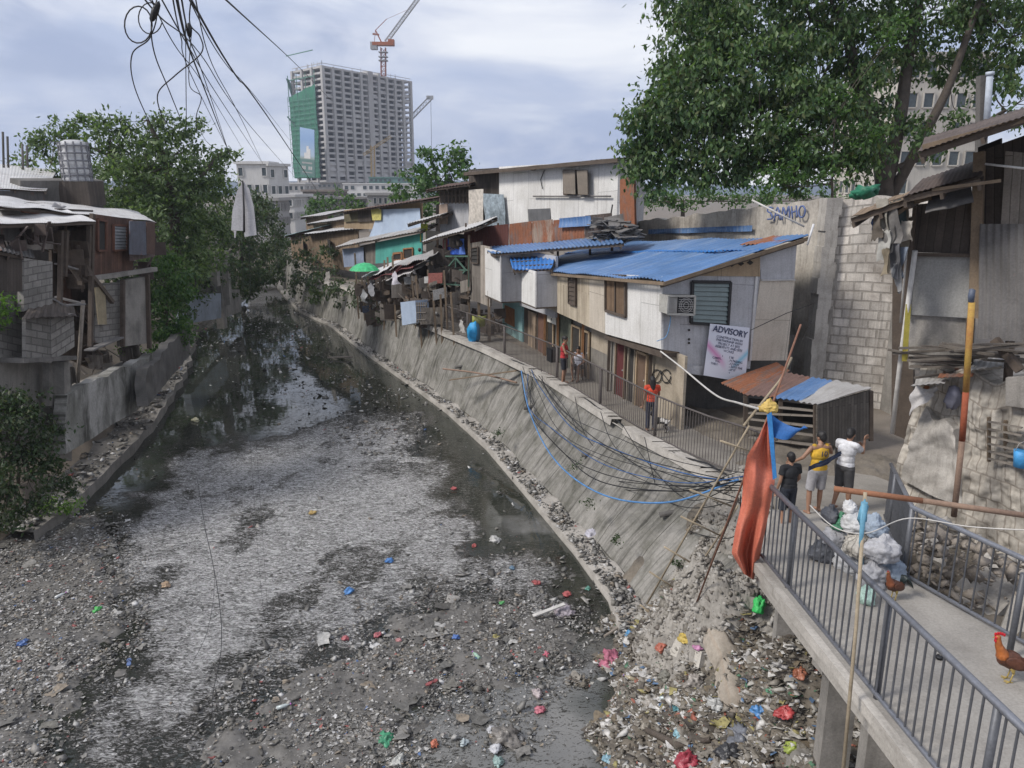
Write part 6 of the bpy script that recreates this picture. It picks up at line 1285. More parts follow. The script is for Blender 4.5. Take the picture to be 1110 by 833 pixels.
# hanging pale plastic sheet on the wires
cl = thing('hanging_sheet', 'long pale plastic sheet folded over an overhead wire above the canal', 'sheet', P(263, 257, 17)); 
q = [P(250, 250, 17), P(264, 256, 17), P(263.5, 198, 17), P(261, 196, 17)]; q2 = [P(264.5, 256, 17.1), P(278, 256, 17.1), P(267, 199, 17.1), P(264, 197, 17.1)]
MB().prism([P(250.5, 250, 17), P(263, 250.5, 17), P(263.6, 225, 17), P(263, 198, 17), P(257, 207, 17), P(252, 228, 17)], V3(.02, .08, 0)).build('fold', surf('sheet_grey_white', (.50, .49, .50), (.36, .35, .35), 4, .6, .3, bump=.5), cl)
MB().prism([P(265, 257, 17), P(278, 255, 17), P(275, 225, 17), P(270, 205, 17), P(264.2, 198, 17), P(264.4, 225, 17)], V3(-.02, .08, 0)).build('fold', surf('sheet_grey_white', (.50, .49, .50)), cl)
MB().tube([P(263, 196, 17), P(264.5, 225, 16.95), P(265, 252, 16.95)], .02, 5).build('cord', BLACK, cl)
MB().prism([P(254, 258, 17), P(255, 258, 17), P(256, 250, 17), P(253.5, 250, 17)], V3(0, .03, 0)).build('tatter', surf('sheet_grey_white', (.50, .49, .50)), cl)
# ================================================================= footbridge deck, pillars, railings
DK = surf('deck_concrete', (.40, .375, .34), (.2, .18, .16), 1.1, .7, 0, bump=.3)
La, Lb = G(1000, 833, 4), G(820, 607, 4); Ra, Rb = G(1110, 700, 4), G(984, 628, 4)
dl = (La-Lb).normalized(); dr = (Ra-Rb).normalized()
L_ = [La+dl*4.5, Lb, V3(5.15, 13.9, 3.22)]; R_ = [Ra+dr*4.5, Rb, V3(7.35, 13.9, 3.22)]
br = thing('footbridge', 'narrow concrete footbridge with railings ramping down to the walkway', 'footbridge', V3(4.6, 8, 2.2))
mb = MB()
for i in (0, 1): mb.slab([L_[i], R_[i], R_[i+1], L_[i+1]], .16, V3(0, 0, 1))
mb.build('deck', DK, br)
mb = MB(); mb.beam(L_[0]-V3(-.12, 0, .22), L_[1]-V3(-.12, 0, .22), .2, .3); mb.beam(R_[0]-V3(.2, 0, .22), R_[1]-V3(.2, 0, .22), .2, .3); mb.build('edge_beam', CONCL, br)
mb = MB(); mb.beam(L_[0]+V3(-.03, 0, -.06), L_[1]+V3(-.03, 0, -.06), .1, .14); mb.beam(L_[1]+V3(-.03, 0, -.06), L_[2]+V3(-.03, 0, -.06), .1, .14); mb.build('kerb', CONCL, br)
def pillar(u, v, Y, w1, h_, top=3.72):
    p = P(u, v, Y); MB().box(V3(p.x, p.y, top-h_/2), (w1, w1*.9, h_), -.15).build('pillar', CONC, br)
pillar(908, 760, 8.6, .36, 2.4); pillar(851, 668, 10.6, .27, 1.6); pillar(951, 800, 7.6, .3, 2.6)
pp = P(951, 800, 8.3); mb = MB(); mb.beam(V3(3.85, 10.7, 3.5), V3(5.8, 11, 3.5), .25, .3); mb.beam(V3(3.9, 8.6, 3.5), V3(6.2, 8.9, 3.5), .25, .3); mb.build('cross_beam', CONC, br)
one('kerb_block', MB().box(G(968, 622, 4)+V3(.0, .1, .0), (.1, .1, .1)), CONC, 'small concrete chip on the footbridge deck by the sacks', 'rubble')
def railing(name, label, pts, H_, post_at, sp=.13, rb=.011, rt=.03, mat=STEEL, topm=STEELL, cat='railing', low=.08, pr=.03):
    t = thing(name, label, cat, pts[0]); pts = [Vector(p) for p in pts]; up = V3(0, 0, 1)
    MB().tube([p+up*H_ for p in pts], rt, 8, sm=True).build('top_rail', topm, t); MB().tube([p+up*low for p in pts], rt*.75, 8).build('bottom_rail', topm, t)
    mb = MB()
    for a, b in zip(pts[:-1], pts[1:]):
        n = max(1, int((b-a).length/sp))
        for k in range(n): p = a.lerp(b, (k+.5)/n); mb.tube([p+up*low, p+up*H_], rb, 5, cap=False)
    o = mb.build('balusters', mat, t)
    for p in post_at: MB().tube([Vector(p)-up*.1, Vector(p)+up*(H_-.01)], pr, 8).build('post', mat, t)
    return t
ins = V3(.07, 0, 0)
tip = Lb+(Lb-La).normalized()*.25
railing('railing', 'grey pipe railing with vertical bars along the canal side of the footbridge', [La+dl*4+ins, Lb+ins], 1.2, [G(848, 637, 4)+ins, G(943, 757, 4)+ins, G(1050, 895, 4)+ins], sp=.135, rt=.036, rb=.012, pr=.036)
railing('railing', 'grey pipe railing with vertical bars on the masonry side of the footbridge', [Ra+dr*4-ins, Rb-ins, V3(7.0, 13.2, 3.35)-ins], 1.08, [Rb-ins, G(1100, 712, 4)-ins, V3(6.45, 12.1, 3.6)], sp=.16, rt=.036, rb=.012, pr=.036)
fp = [V3(rtoe(y)+roff(y)+.15, y, zw(y)) for y in (15.0, 16.2, 17.5, 18.6, 19.7, 22, 24, 26.2, 28, 30.4, 32, 34, 36)]
pp_ = [V3(rtoe(y)+roff(y)+.15, y, zw(y)) for y in (15.6, 19.6, 22.8, 26.2, 30.3, 33.6)]
railing('fence', 'long dark railing with close vertical bars along the canal walkway', fp, 1.2, pp_, sp=.115, rb=.0095, rt=.026, mat=surf('railing_brown', (.12, .105, .1), (.06, .05, .045), 3, .5, .1, rust=.3, bump=.1), topm=surf('railing_brown', (.12, .105, .1)), cat='fence', pr=.05)
# mound under the end of the walkway and the tilted lumps of old concrete
def rockmb(p, r, n=12, j=.55, sq=(1, 1, .7), R=None):
    mb = MB(); mb.ell(p, (r*sq[0], r*sq[1], r*sq[2]), n, R, j); return mb
DIRT = surf('dirt_pale', (.37, .345, .31), (.18, .165, .145), 2.4, .8, 0, bump=1.0, rough=.95, fine=16)
random.seed(5)
def mound():
    gx, gy, f = gridpts(2.4, 5.4, 150, 9.8, 16.2, 240); bse = slope_h(gx, gy)
    r = np.random.default_rng(8); cs = [G(u, v, 1.6) for u, v in ((770, 600), (800, 610), (815, 640), (780, 650), (750, 640), (820, 680), (800, 600), (790, 580), (760, 680), (735, 655))]
    global MC; MC = cs; add = np.zeros(gx.shape)
    for c in cs: add = np.maximum(add, .85*np.exp(-((gx-c.x)**2+(gy-c.y)**2)/.42))
    h = bse+add+(fbm(gx*1.6, gy*1.6, 6, .6)-.5)*.5*0+((fbm(gx*3.1+5, gy*3.1, 6, .66)-.5)*.8+np.abs(fbm(gx*5+9, gy*5, 4, .6)-.5)*.15)*np.minimum(1, add*2+.15)-.05+np.where(add < .12, -.5, 0)
    tag(np_mesh('dirt_mound', np.stack([gx, gy, h], 1), f, DIRT, smooth=True), kind='structure')
    k = RN.random((9000, 2))*np.array([3.0, 6.4])+np.array([2.4, 9.8]); ad = np.zeros(9000)
    for c in cs: ad = np.maximum(ad, .85*np.exp(-((k[:, 0]-c.x)**2+(k[:, 1]-c.y)**2)/.42))
    m_ = ad > .15; k = k[m_]; z = slope_h(k[:, 0], k[:, 1])+ad[m_]+((fbm(k[:, 0]*3.1+5, k[:, 1]*3.1, 6, .66)-.5)*.8+np.abs(fbm(k[:, 0]*5+9, k[:, 1]*5, 4, .6)-.5)*.15)*np.minimum(1, ad[m_]*2+.15)-.04
    lumps('rubble', np.stack([k[:, 0], k[:, 1], z], 1), sizes(len(k), .01, .09, 3.5), islandmat('clods', [(0, (.30, .275, .24)), (.3, (.22, .2, .17)), (.5, (.38, .355, .32)), (.75, (.16, .14, .12)), (.9, (.46, .44, .41))]), 'pale clods and stones on the dirt heaped below the orange tarp', 'rubble', flat=.7)
mound()
for (q, t_, lab) in (([P(1000, 668, 10.6), P(1045, 700, 9.9), P(1110, 640, 10.6), P(1070, 598, 11.4)], .14, 'broken pinkish concrete slab leaning behind the right footbridge railing'), ([P(1076, 705, 9.6), P(1125, 735, 9.2), P(1135, 655, 9.9), P(1100, 640, 10.4)], .14, 'second broken slab lower at the right edge behind the railing'), ([P(992, 600, 11.6), P(1022, 612, 11.2), P(1026, 588, 11.6), P(1000, 574, 12)], .2, 'small squared concrete block behind the right railing post')):
    one('slab', MB().rough(q, t_, 12, 10, .04, 2.5, .1), CONCL, lab, 'concrete slab')
_rb = []; _rs = []
for k in range(420):
    u = random.uniform(985, 1125); v = 575+(u-985)*.5+random.uniform(-20, 60); p = P(u, v, random.uniform(10.2, 11.8)); p.z = max(3.15, min(p.z, 4.4)); r = random.uniform(.2, .9)**3*.3+.03; _rb.append(tuple(p)); _rs.append(r)
tag(lumps('rubble', _rb, [x*.6 for x in _rs], surf('rubble_brown', (.30, .26, .22), (.14, .12, .1), 3, .7, 0, bump=.8), flat=.7), 'loose rubble between the right railing and the crumbling masonry', 'rubble', None, 'stuff')
def hitz(u, v):
    r = ray(u, v); t = 8.0
    while t < 24:
        p = Vector((0, 0, CH))+r*t
        if p.z < float(slope_h(p.x, p.y)): return p
        t += .04
    return G(u, v, 1)
def ridge(pts, w_, hgt, mat, lab, name='buttress'):
    c = curve(pts, 10); m_ = len(c)-1; mb = MB(); sd = random.random()*9
    def fn(i, j):
        p = c[min(m_, int(round(j*m_)))]; d = (c[min(m_, int(round(j*m_))+1)]-c[max(0, int(round(j*m_))-1)]); d.z = 0; d.normalize(); n = Vector((d.y, -d.x, 0)); t = (i-.5)*2; e = math.sin(math.pi*min(1, max(0, j)))**.3
        q = p+n*t*w_*(.8+.4*mn.noise(V3(j*4, sd, 0))); q.z = p.z-.3+(hgt+.3)*(1-abs(t)**3)*e+.07*mn.fractal(q*2.6, .8, 2.2, 5)
        return q
    mb.grid(lambda i, j: fn(1-i, j), 18, m_); return one(name, mb, mat, lab, 'buttress')
TAN = surf('concrete_tan2', (.34, .30, .25), (.18, .15, .12), 1.4, .8, .6, (.3, .18, .1), bump=.6, fine=14)
ridge([hitz(u, v) for u, v in ((752, 655), (776, 680), (795, 715), (803, 750), (800, 785))], .33, .02, TAN, 'worn tan concrete buttress running down through the rubbish slope')
ridge([hitz(u, v) for u, v in ((775, 850), (792, 818), (822, 800), (868, 806), (890, 830))], .34, .03, CONC, 'pale concrete lump at the bottom edge below the footbridge pillars')
random.seed(11)
# weeds on the wall
for (u, v, r, l) in ((540, 470, 5, 'small weed clump on the wall foot farthest from the camera'), (622, 505, 5, 'green weed patch low on the sloping wall under the cables'), (668, 585, 7, 'mossy weed clump low on the sloping wall near the ladder'), (640, 545, 5, 'sparse weeds between the two lower clumps of the sloping wall'), (735, 610, 6, 'weeds growing at the ladder on the sloping wall')):
    Yw = {540: 25.5, 622: 20.3, 668: 16.7, 640: 18.5, 735: 15.4}[u]; k = 6
    tree(l, P(u, v, Yw), [B(u, v, Yw, r, 3)], [], LEAF_V, per=26, sub=60, subr=.12, leaf=.07, cat='weeds', name='weeds')
# drain pipes
for (y, l) in ((17.2, 'nearest'), (21.5, 'second nearest'), (26.5, 'third nearest'), (33, 'farthest')):
    x0 = rtoe(y)+roff(y)*.62; one('drain_pipe', MB().tube([V3(x0+.3, y, 1.75), V3(x0-.22, y-.05, 1.68)], .07, 10).tube([V3(x0-.2, y-.05, 1.68), V3(x0-.225, y-.05, 1.679)], .055, 10), CONCD, l+' short drain pipe poking from the sloping canal wall', 'pipe')
# ================================================================= people
def remesh(mb, name, mat, par, vox, smooth=2, sub=0):
    o = mb.build('tmp', mat, None, origin=(0, 0, 0)); md = o.modifiers.new('r', 'REMESH'); md.mode = 'VOXEL'; md.voxel_size = vox; md.use_smooth_shade = True
    if smooth: s_ = o.modifiers.new('s', 'SMOOTH'); s_.iterations = smooth; s_.factor = .5
    dg = bpy.context.evaluated_depsgraph_get(); me = bpy.data.meshes.new_from_object(o.evaluated_get(dg)); bpy.data.objects.remove(o)
    me.name = name; me.materials.clear(); me.materials.append(mat); ob = bpy.data.objects.new(name, me); C.objects.link(ob); ob.parent = par; return ob
def cap(mb, a, b, ra, rb, n=10):
    a, b = Vector(a), Vector(b); mb.tube([a, a.lerp(b, .33), a.lerp(b, .66), b], [ra, ra+(rb-ra)*.3, ra+(rb-ra)*.7, rb], n); mb.ell(a, ra, n); mb.ell(b, rb, n)
SKIN = plain('skin', (.30, .165, .105), .55, .12); HAIR = plain('hair_black', (.012, .010, .010), .6, .2)
def person(label, loc, rz, s, J, shirt, shorts, sleeve=.5, leg=.5, hair='short', tilt=(0, 0), extra=None, longp=False, hand=('relax', 'relax'), fit=1.0):
    """J: joint overrides in metres for a 1.65 m figure facing +y"""
    j = dict(pel=(0, 0, .92), che=(0, 0, 1.22), nek=(0, 0, 1.40), hed=(0, .03, 1.545), sL=(-.185, 0, 1.355), sR=(.185, 0, 1.355), eL=(-.23, -.02, 1.08), eR=(.23, -.02, 1.08), wL=(-.24, .06, .84), wR=(.24, .06, .84),
             hL=(-.09, 0, .89), hR=(.09, 0, .89), kL=(-.10, .02, .48), kR=(.10, .02, .48), aL=(-.10, -.02, .08), aR=(.10, -.02, .08)); j.update(J)
    j = {k: Vector(v) for k, v in j.items()}
    t = thing('person', label, 'person', loc); t.rotation_euler = (0, 0, rz); t.scale = (s, s, s)
    tf = thing('x', None, None, (0, 0, 0)); bpy.data.objects.remove(tf)
    b = MB(); c = lambda a, e, ra, rb: cap(b, a, e, ra, rb)
    up = (j['nek']-j['pel']).normalized(); sd = (j['sR']-j['sL']).normalized(); fw = up.cross(sd); fw = -fw if fw.y < 0 else fw
    Rt = Matrix((sd, sd.cross(up)*-1 if sd.cross(up).y < 0 else sd.cross(up), up)).transposed()
    b.ell(j['pel'], (.155, .115, .13), 14); b.ell(j['pel'].lerp(j['che'], .5), (.135, .1, .16), 14, Rt); b.ell(j['che'], (.165, .115, .17), 14, Rt); c(j['sL']*.86+j['sR']*.14, j['sR']*.86+j['sL']*.14, .062, .062); c(j['che']+up*.1, j['nek'], .07, .052); c(j['nek'], j['hed']-up*.04, .05, .05)
    hd = j['hed']; hf = (Matrix.Rotation(tilt[0], 3, 'Z') @ Matrix.Rotation(tilt[1], 3, 'X')); HR = hf
    b.ell(hd+HR@V3(0, 0, .015), (.074, .092, .105), 16, HR); b.ell(hd+HR@V3(0, .03, -.06), (.052, .06, .055), 12, HR); b.ell(hd+HR@V3(0, .095, -.015), (.014, .02, .024), 8, HR)
    for sx in (-1, 1): b.ell(hd+HR@V3(.076*sx, -.005, -.005), (.012, .02, .032), 8, HR)
    for S, q in (('L', -1), ('R', 1)):
        c(j['s'+S], j['e'+S], .047, .037); c(j['e'+S], j['w'+S], .037, .024)
        fa = (j['w'+S]-j['e'+S]).normalized(); pc = j['w'+S]+fa*.05; sdv = fa.cross(V3(1, 0, 0)) if abs(fa.x) < .8 else fa.cross(V3(0, 1, 0)); sdv.normalize(); nv = fa.cross(sdv).normalized()*(q if S == 'L' else q)
        Rh = Matrix((sdv, nv, fa)).transposed(); b.ell(pc, (.042, .018, .052), 10, Rh); c(j['w'+S], pc, .024, .022)
        for k, (o, ln) in enumerate(((-.032, .062), (-.011, .074), (.011, .07), (.031, .055))):
            p0 = pc+fa*.038+sdv*o; p1 = p0+fa*ln*.5+sdv*o*.25-nv*.006; p2 = p1+fa*ln*.38-nv*.03; p3 = p2+fa*ln*.1-nv*.028; cap(b, p0, p1, .0105, .010, 6); cap(b, p1, p2, .010, .009, 6); cap(b, p2, p3, .009, .0085, 6)
        p0 = pc-fa*.02-sdv*.038; p1 = p0+fa*.03-sdv*.03-nv*.012; p2 = p1+fa*.028-nv*.014; cap(b, p0, p1, .012, .011, 6); cap(b, p1, p2, .011, .0095, 6)
        c(j['h'+S], j['k'+S], .078, .052); c(j['k'+S], j['k'+S].lerp(j['a'+S], .35), .05, .052); c(j['k'+S].lerp(j['a'+S], .35), j['a'+S], .052, .033)
        ft = V3(0, 1, 0); an = j['a'+S]; c(an-ft*.03-V3(0, 0, .035), an+ft*.12-V3(0, 0, .05), .036, .026); c(an, an-V3(0, 0, .03), .036, .038); c(an+ft*.1-V3(0, 0, .055), an+ft*.16-V3(0, 0, .06), .026, .018)
    remesh(b, 'body', SKIN, t, .0075, 1)
    eb = MB()
    for sx in (-1, 1): eb.ell(hd+HR@V3(.028*sx, .082, .01), (.011, .007, .007), 8, HR)
    eb.ell(hd+HR@V3(0, .086, -.058), (.02, .006, .005), 8, HR); eb.build('face', plain('face_dark', (.05, .02, .018), .4), None, origin=(0, 0, 0)).parent = t
    hm = MB(); hm.ell(hd+HR@V3(0, -.014, .038), (.086, .1, .098), 16, HR, .12); hm.ell(hd+HR@V3(0, -.05, -.0), (.076, .064, .088), 14, HR, .12)
    if hair == 'long': cap(hm, hd+HR@V3(0, -.05, .02), hd+HR@V3(0, -.085, -.30), .085, .075); hm.ell(hd+V3(0, -.09, -.3), (.1, .05, .14), 10); hm.ell(hd+V3(0, -.055, -.1), (.105, .07, .14), 10)
    if hair == 'tied': hm.ell(hd+HR@V3(0, -.11, .02), (.045, .045, .05), 10)
    remesh(hm, 'hair', HAIR, t, .012, 1)
    sh = MB(); e = .022*fit
    sh.ell(j['pel']+up*.03, (.158+e, .115+e, .14), 14); sh.ell(j['pel'].lerp(j['che'], .5), (.146+e, .105+e, .17), 14, Rt, .1); sh.ell(j['che'], (.165+e, .115+e, .165), 14, Rt)
    if sleeve > 0:
        cap(sh, j['sL']*.9+j['sR']*.1, j['sR']*.9+j['sL']*.1, .068, .068)
        for S in 'LR': sh.tube([j['s'+S], j['s'+S].lerp(j['e'+S], sleeve)], [.062, .068], 12); sh.ell(j['s'+S], .062, 10)
    else:
        for S in 'LR': cap(sh, j['che'].lerp(j['s'+S], .6), j['s'+S]*.68+j['nek']*.32+up*.02, .07, .05)
    remesh(sh, 'shirt', shirt, t, .012, 2)
    pt = MB(); pt.ell(j['pel']-up*.01, (.165+e*.5, .125+e*.5, .13), 14)
    for S in 'LR':
        if leg <= 1: k = j['h'+S].lerp(j['k'+S], leg*1.2); cap(pt, j['h'+S], j['h'+S].lerp(k, .2), .098, .098); pt.tube([j['h'+S], k], [.1, .088], 14)
        else: cap(pt, j['h'+S], j['k'+S], .096, .072); cap(pt, j['k'+S], j['a'+S]+V3(0, 0, .03), .07, .052)
    remesh(pt, 'shorts' if leg <= 1 else 'trousers', shorts, t, .012, 2)
    return t
def dcol(n, c): return plain(n, c, .85, .25, bump=.5)
# boys on the ramp
pb = G(851, 572, 3.36); person('boy in a black shirt and dark shorts standing behind the orange tarp', pb, .25, .86, dict(aL=(-.11, -.06, .08), kL=(-.11, 0, .48), eR=(.24, .02, 1.08), wR=(.2, .14, .9)), dcol('shirt_black', (.016, .017, .02)), dcol('shorts_navy', (.02, .024, .035)), .55, .95)
py = G(882, 556, 3.25); yj = person('boy seen from behind in a yellow basketball jersey and grey shorts', py, .15, .98, dict(hed=(.03, .05, 1.54), aL=(-.17, -.08, .08), kL=(-.14, .0, .48), aR=(.12, .05, .08), eL=(-.33, .02, 1.16), wL=(-.40, .2, 1.02), eR=(.30, .1, 1.2), wR=(.36, .3, 1.22)), dcol('jersey_yellow', (.60, .36, .035)), dcol('shorts_grey', (.34, .33, .34)), 0, .8, tilt=(.3, -.2))
Rj = Euler((math.radians(90), 0, 0)).to_matrix()
ptx = bpy.data.curves.new('t', 'FONT'); ptx.body = '10'; ptx.size = .15; ptx.align_x = 'CENTER'; ptx.extrude = .004; to = bpy.data.objects.new('t', ptx); me = bpy.data.meshes.new_from_object(to); bpy.data.objects.remove(to); me.transform(Matrix.Translation((0, -.150, 1.22)) @ Rj.to_4x4()); me.materials.clear(); me.materials.append(INK); nb = bpy.data.objects.new('number', me); C.objects.link(nb); nb.parent = yj
o = MB().box((0, -.143, 1.10), (.16, .008, .07)).build('patch', colr('jersey_blue', (.05, .3, .5)), None, origin=(0, 0, 0)); o.parent = yj
mbb = MB(); mbb.grid(lambda i, j: V3(-.30+.62*i, -.185-.03*math.sin(i*3.1)+.03*mn.noise(V3(i*5, j*3, 0)), .98+.27*i+(.09*(j-.5))+.02*math.sin(i*9)), 16, 5); mbb.grid(lambda i, j: V3(-.30+.62*(1-i), -.175-.03*math.sin((1-i)*3.1)+.012, .98+.27*(1-i)+(.09*(j-.5))), 16, 5)
o = mbb.build('sash', dcol('cloth_navy', (.03, .04, .075)), None, origin=(0, 0, 0)); c_ = thing('carried_cloth', 'dark navy cloth slung across the back of the boy in yellow', 'cloth', py); c_.rotation_euler = (0, 0, .15); o.parent = c_
pw = G(911, 553, 3.25); person('boy in a white t-shirt turning right with one fist raised', pw, -.95, 1.0, dict(hed=(0, .07, 1.53), nek=(0, .03, 1.39), eR=(.20, .20, 1.20), wR=(.10, .40, 1.34), eL=(-.26, .16, 1.16), wL=(-.03, .28, 1.26), aR=(.14, .03, .08), aL=(-.12, -.08, .08)), dcol('tee_white', (.62, .62, .64)), dcol('shorts_charcoal', (.07, .068, .07)), .62, .85, tilt=(.1, -.35), fit=.9)
pg = G(705, 467, 2.8); person('girl with long black hair in a bright orange-red shirt seen from behind', pg, .1, .93, dict(eR=(.23, .06, 1.1), wR=(.22, .2, .98), eL=(-.22, 0, 1.08)), dcol('tee_orange', (.62, .07, .03)), dcol('leggings', (.03, .035, .06)), .5, 1.2, hair='long')
pr_ = G(611, 416, 2.8); person('woman in a red tank top standing at the walkway railing', pr_, -1.9, 1.0, dict(eL=(-.3, .05, 1.12), wL=(-.36, .22, 1.0), eR=(.25, .12, 1.12), wR=(.14, .3, 1.08)), dcol('tank_red', (.42, .03, .035)), dcol('trousers_dark', (.02, .022, .03)), 0, .75, hair='tied', tilt=(-.3, -.25))
ps = G(627, 411, 2.8); person('woman in a pale sleeveless top sitting on a stool by the railing', ps, 2.75, .96, dict(pel=(0, 0, .50), che=(0, .03, .80), nek=(0, .06, .98), hed=(0, .09, 1.12), sL=(-.175, .04, .935), sR=(.175, .04, .935), hL=(-.09, 0, .49), hR=(.09, 0, .49), kL=(-.12, .42, .50), kR=(.12, .42, .50), aL=(-.1, .4, .08), aR=(.1, .36, .08), eL=(-.24, .1, .7), wL=(-.13, .3, .6), eR=(.24, .1, .7), wR=(.14, .32, .62)), dcol('top_pale', (.52, .53, .6)), dcol('shorts_darkgrey', (.05, .05, .06)), 0, .7, hair='tied', tilt=(.2, -.2))
st = thing('stool', 'small dark plastic stool under the seated woman', 'stool', ps); o = ps; MB().box(o+V3(0, .0, .40), (.32, .32, .04), .3).build('seat', BLACK, st)
for sx in (-1, 1):
    for sy in (-1, 1): MB().beam(o+V3(.13*sx, .13*sy, 0), o+V3(.11*sx, .11*sy, .38), .03).build('leg', BLACK, st)
one('basket', MB().box(V3(*(fp[7]+V3(-.12, .55, .78))), (.3, .42, .48), .35), BLACK, 'dark square container hung on the railing beside the woman in red', 'container')
# dog
dg = G(716, 468, 2.8); d_ = thing('dog', 'small black and white dog standing beside the girl in orange', 'dog', dg); d_.rotation_euler = (0, 0, .9); b = MB()
b.ell((0, .1, .30), (.085, .12, .10), 12); b.ell((0, -.12, .31), (.075, .12, .085), 12); cap(b, (0, .1, .31), (0, -.14, .32), .09, .078); cap(b, (0, .18, .34), (0, .27, .44), .06, .05); b.ell((0, .3, .47), (.055, .065, .055), 12); cap(b, (0, .33, .455), (0, .40, .44), .032, .022)
for sx in (-1, 1):
    cap(b, (.035*sx, .3, .51), (.05*sx, .285, .56), .02, .006, 6)
    cap(b, (.055*sx, .15, .28), (.055*sx, .15, .14), .035, .022); cap(b, (.055*sx, .15, .14), (.055*sx, .165, .02), .021, .018); cap(b, (.055*sx, .165, .02), (.055*sx, .20, .015), .018, .014)
    cap(b, (.055*sx, -.18, .29), (.06*sx, -.13, .19), .05, .03); cap(b, (.06*sx, -.13, .19), (.06*sx, -.22, .11), .026, .018); cap(b, (.06*sx, -.22, .11), (.06*sx, -.2, .02), .018, .016); cap(b, (.06*sx, -.2, .02), (.06*sx, -.165, .015), .017, .013)
cap(b, (0, -.23, .33), (0, -.32, .42), .022, .012); cap(b, (0, -.32, .42), (0, -.33, .5), .012, .007)
m, nt, bb = newmat('fur_pied'); tcn = nt.nodes.new('ShaderNodeTexCoord'); nn_ = noi(nt, tcn.outputs['Object'], 5.5, 1, .3); nt.links.new(ramp(nt, nn_, [(.52, (.02, .018, .016)), (.56, (.5, .48, .45))]), bb.inputs['Base Color']); bb.inputs['Roughness'].default_value = .9
remesh(b, 'body', m, d_, .009, 1)
# rooster and hen
def rooster(label, loc, rz, s, neck, body, tail, name='rooster', cock=True):
    t = thing(name, label, name, loc); t.rotation_euler = (0, 0, rz); t.scale = (s, s, s); b = MB()
    Rb_ = Matrix.Rotation(.35, 3, 'X'); b.ell((0, 0, .25), (.085, .15, .10), 14, Rb_); b.ell((0, .08, .27), (.075, .08, .09), 12); b.ell((0, -.12, .25), (.05, .09, .05), 10); 
    remesh(b, 'body', body, t, .009, 2)
    b = MB(); cap(b, (0, .09, .30), (0, .155, .42), .068, .042); cap(b, (0, .155, .42), (0, .17, .50), .04, .028); b.ell((0, .175, .52), (.026, .034, .028), 10); b.ell((0, .1, .3), (.075, .07, .07), 10); remesh(b, 'neck', neck, t, .008, 1)
    RED = colr('comb_red', (.5, .01, .02)); b = MB()
    if cock:
        for k in range(5): b.ell((0, .205-.022*k, .555+.012*math.sin(k*.8)), (.006, .014, .022), 8)
        for sx in (-1, 1): b.ell((.012*sx, .195, .475), (.008, .012, .024), 8)
        b.ell((0, .195, .515), (.028, .018, .02), 8)
    else: b.ell((0, .19, .55), (.005, .02, .01), 8)
    b.build('comb', RED, None, origin=(0, 0, 0)).parent = t
    b = MB(); b.tube([(0, .2, .515), (0, .235, .508)], [.010, .002], 6); b.build('beak', colr('beak', (.35, .25, .08)), None, origin=(0, 0, 0)).parent = t
    b = MB()
    for k in range(11):
        a = (k-5)*.07; L = .26+.05*math.sin(k*2.1) if cock else .1; b.tube(curve([(.006*(k-5), -.15, .28), (.012*(k-5), -.15-L*.45, .36+L*.35*(1-abs(k-5)*.1)), (.022*(k-5), -.15-L*.95, .30+L*.35-abs(k-5)*.01), (.026*(k-5), -.15-L*1.15, .20+L*.1)], 4), [.012, .016, .018, .019, .019, .018, .016, .015, .013, .01, .008, .005, .002], 6)
    b.build('tail', tail, None, origin=(0, 0, 0)).parent = t
    for sx in (-1, 1):
        b = MB(); b.ell((.082*sx, -.02, .26), (.016, .12, .07), 12, Rb_); b.build('wing', body, None, origin=(0, 0, 0)).parent = t
        b = MB(); cap(b, (.04*sx, .0, .2), (.042*sx, -.02, .12), .035, .014, 8); cap(b, (.042*sx, -.02, .12), (.042*sx, .0, .012), .0085, .008, 6)
        for q in (-.6, 0, .6): cap(b, (.042*sx, 0, .01), (.042*sx+.05*math.sin(q), .06*math.cos(q), .008), .007, .004, 6)
        cap(b, (.042*sx, 0, .01), (.042*sx, -.03, .008), .006, .004, 6); b.build('leg', colr('leg_yellow', (.45, .33, .1)), None, origin=(0, 0, 0)).parent = t
    return t
FN = plain('feather_orange', (.36, .11, .025), .5, .35, bump=.5); FB = plain('feather_brown', (.10, .035, .018), .55, .4, bump=.5); FT = plain('feather_black', (.012, .02, .02), .35, .3)
rooster('red-combed rooster with orange neck and black tail on the footbridge deck', G(1093, 738, 4.0), 1.35, 1.0, FN, FB, FT)
rooster('brown hen pecking beside the white sacks behind the railing', G(968, 650, 4.0), 1.9, .8, plain('feather_redbrown', (.22, .07, .03), .5, .3), FB, FT, 'hen', False)
one('dark_litter', MB().ell(G(1018, 713, 4.02), (.05, .04, .03), 10, jit=.6), BLACK, 'small black crumpled scrap lying on the footbridge deck', 'litter piece')
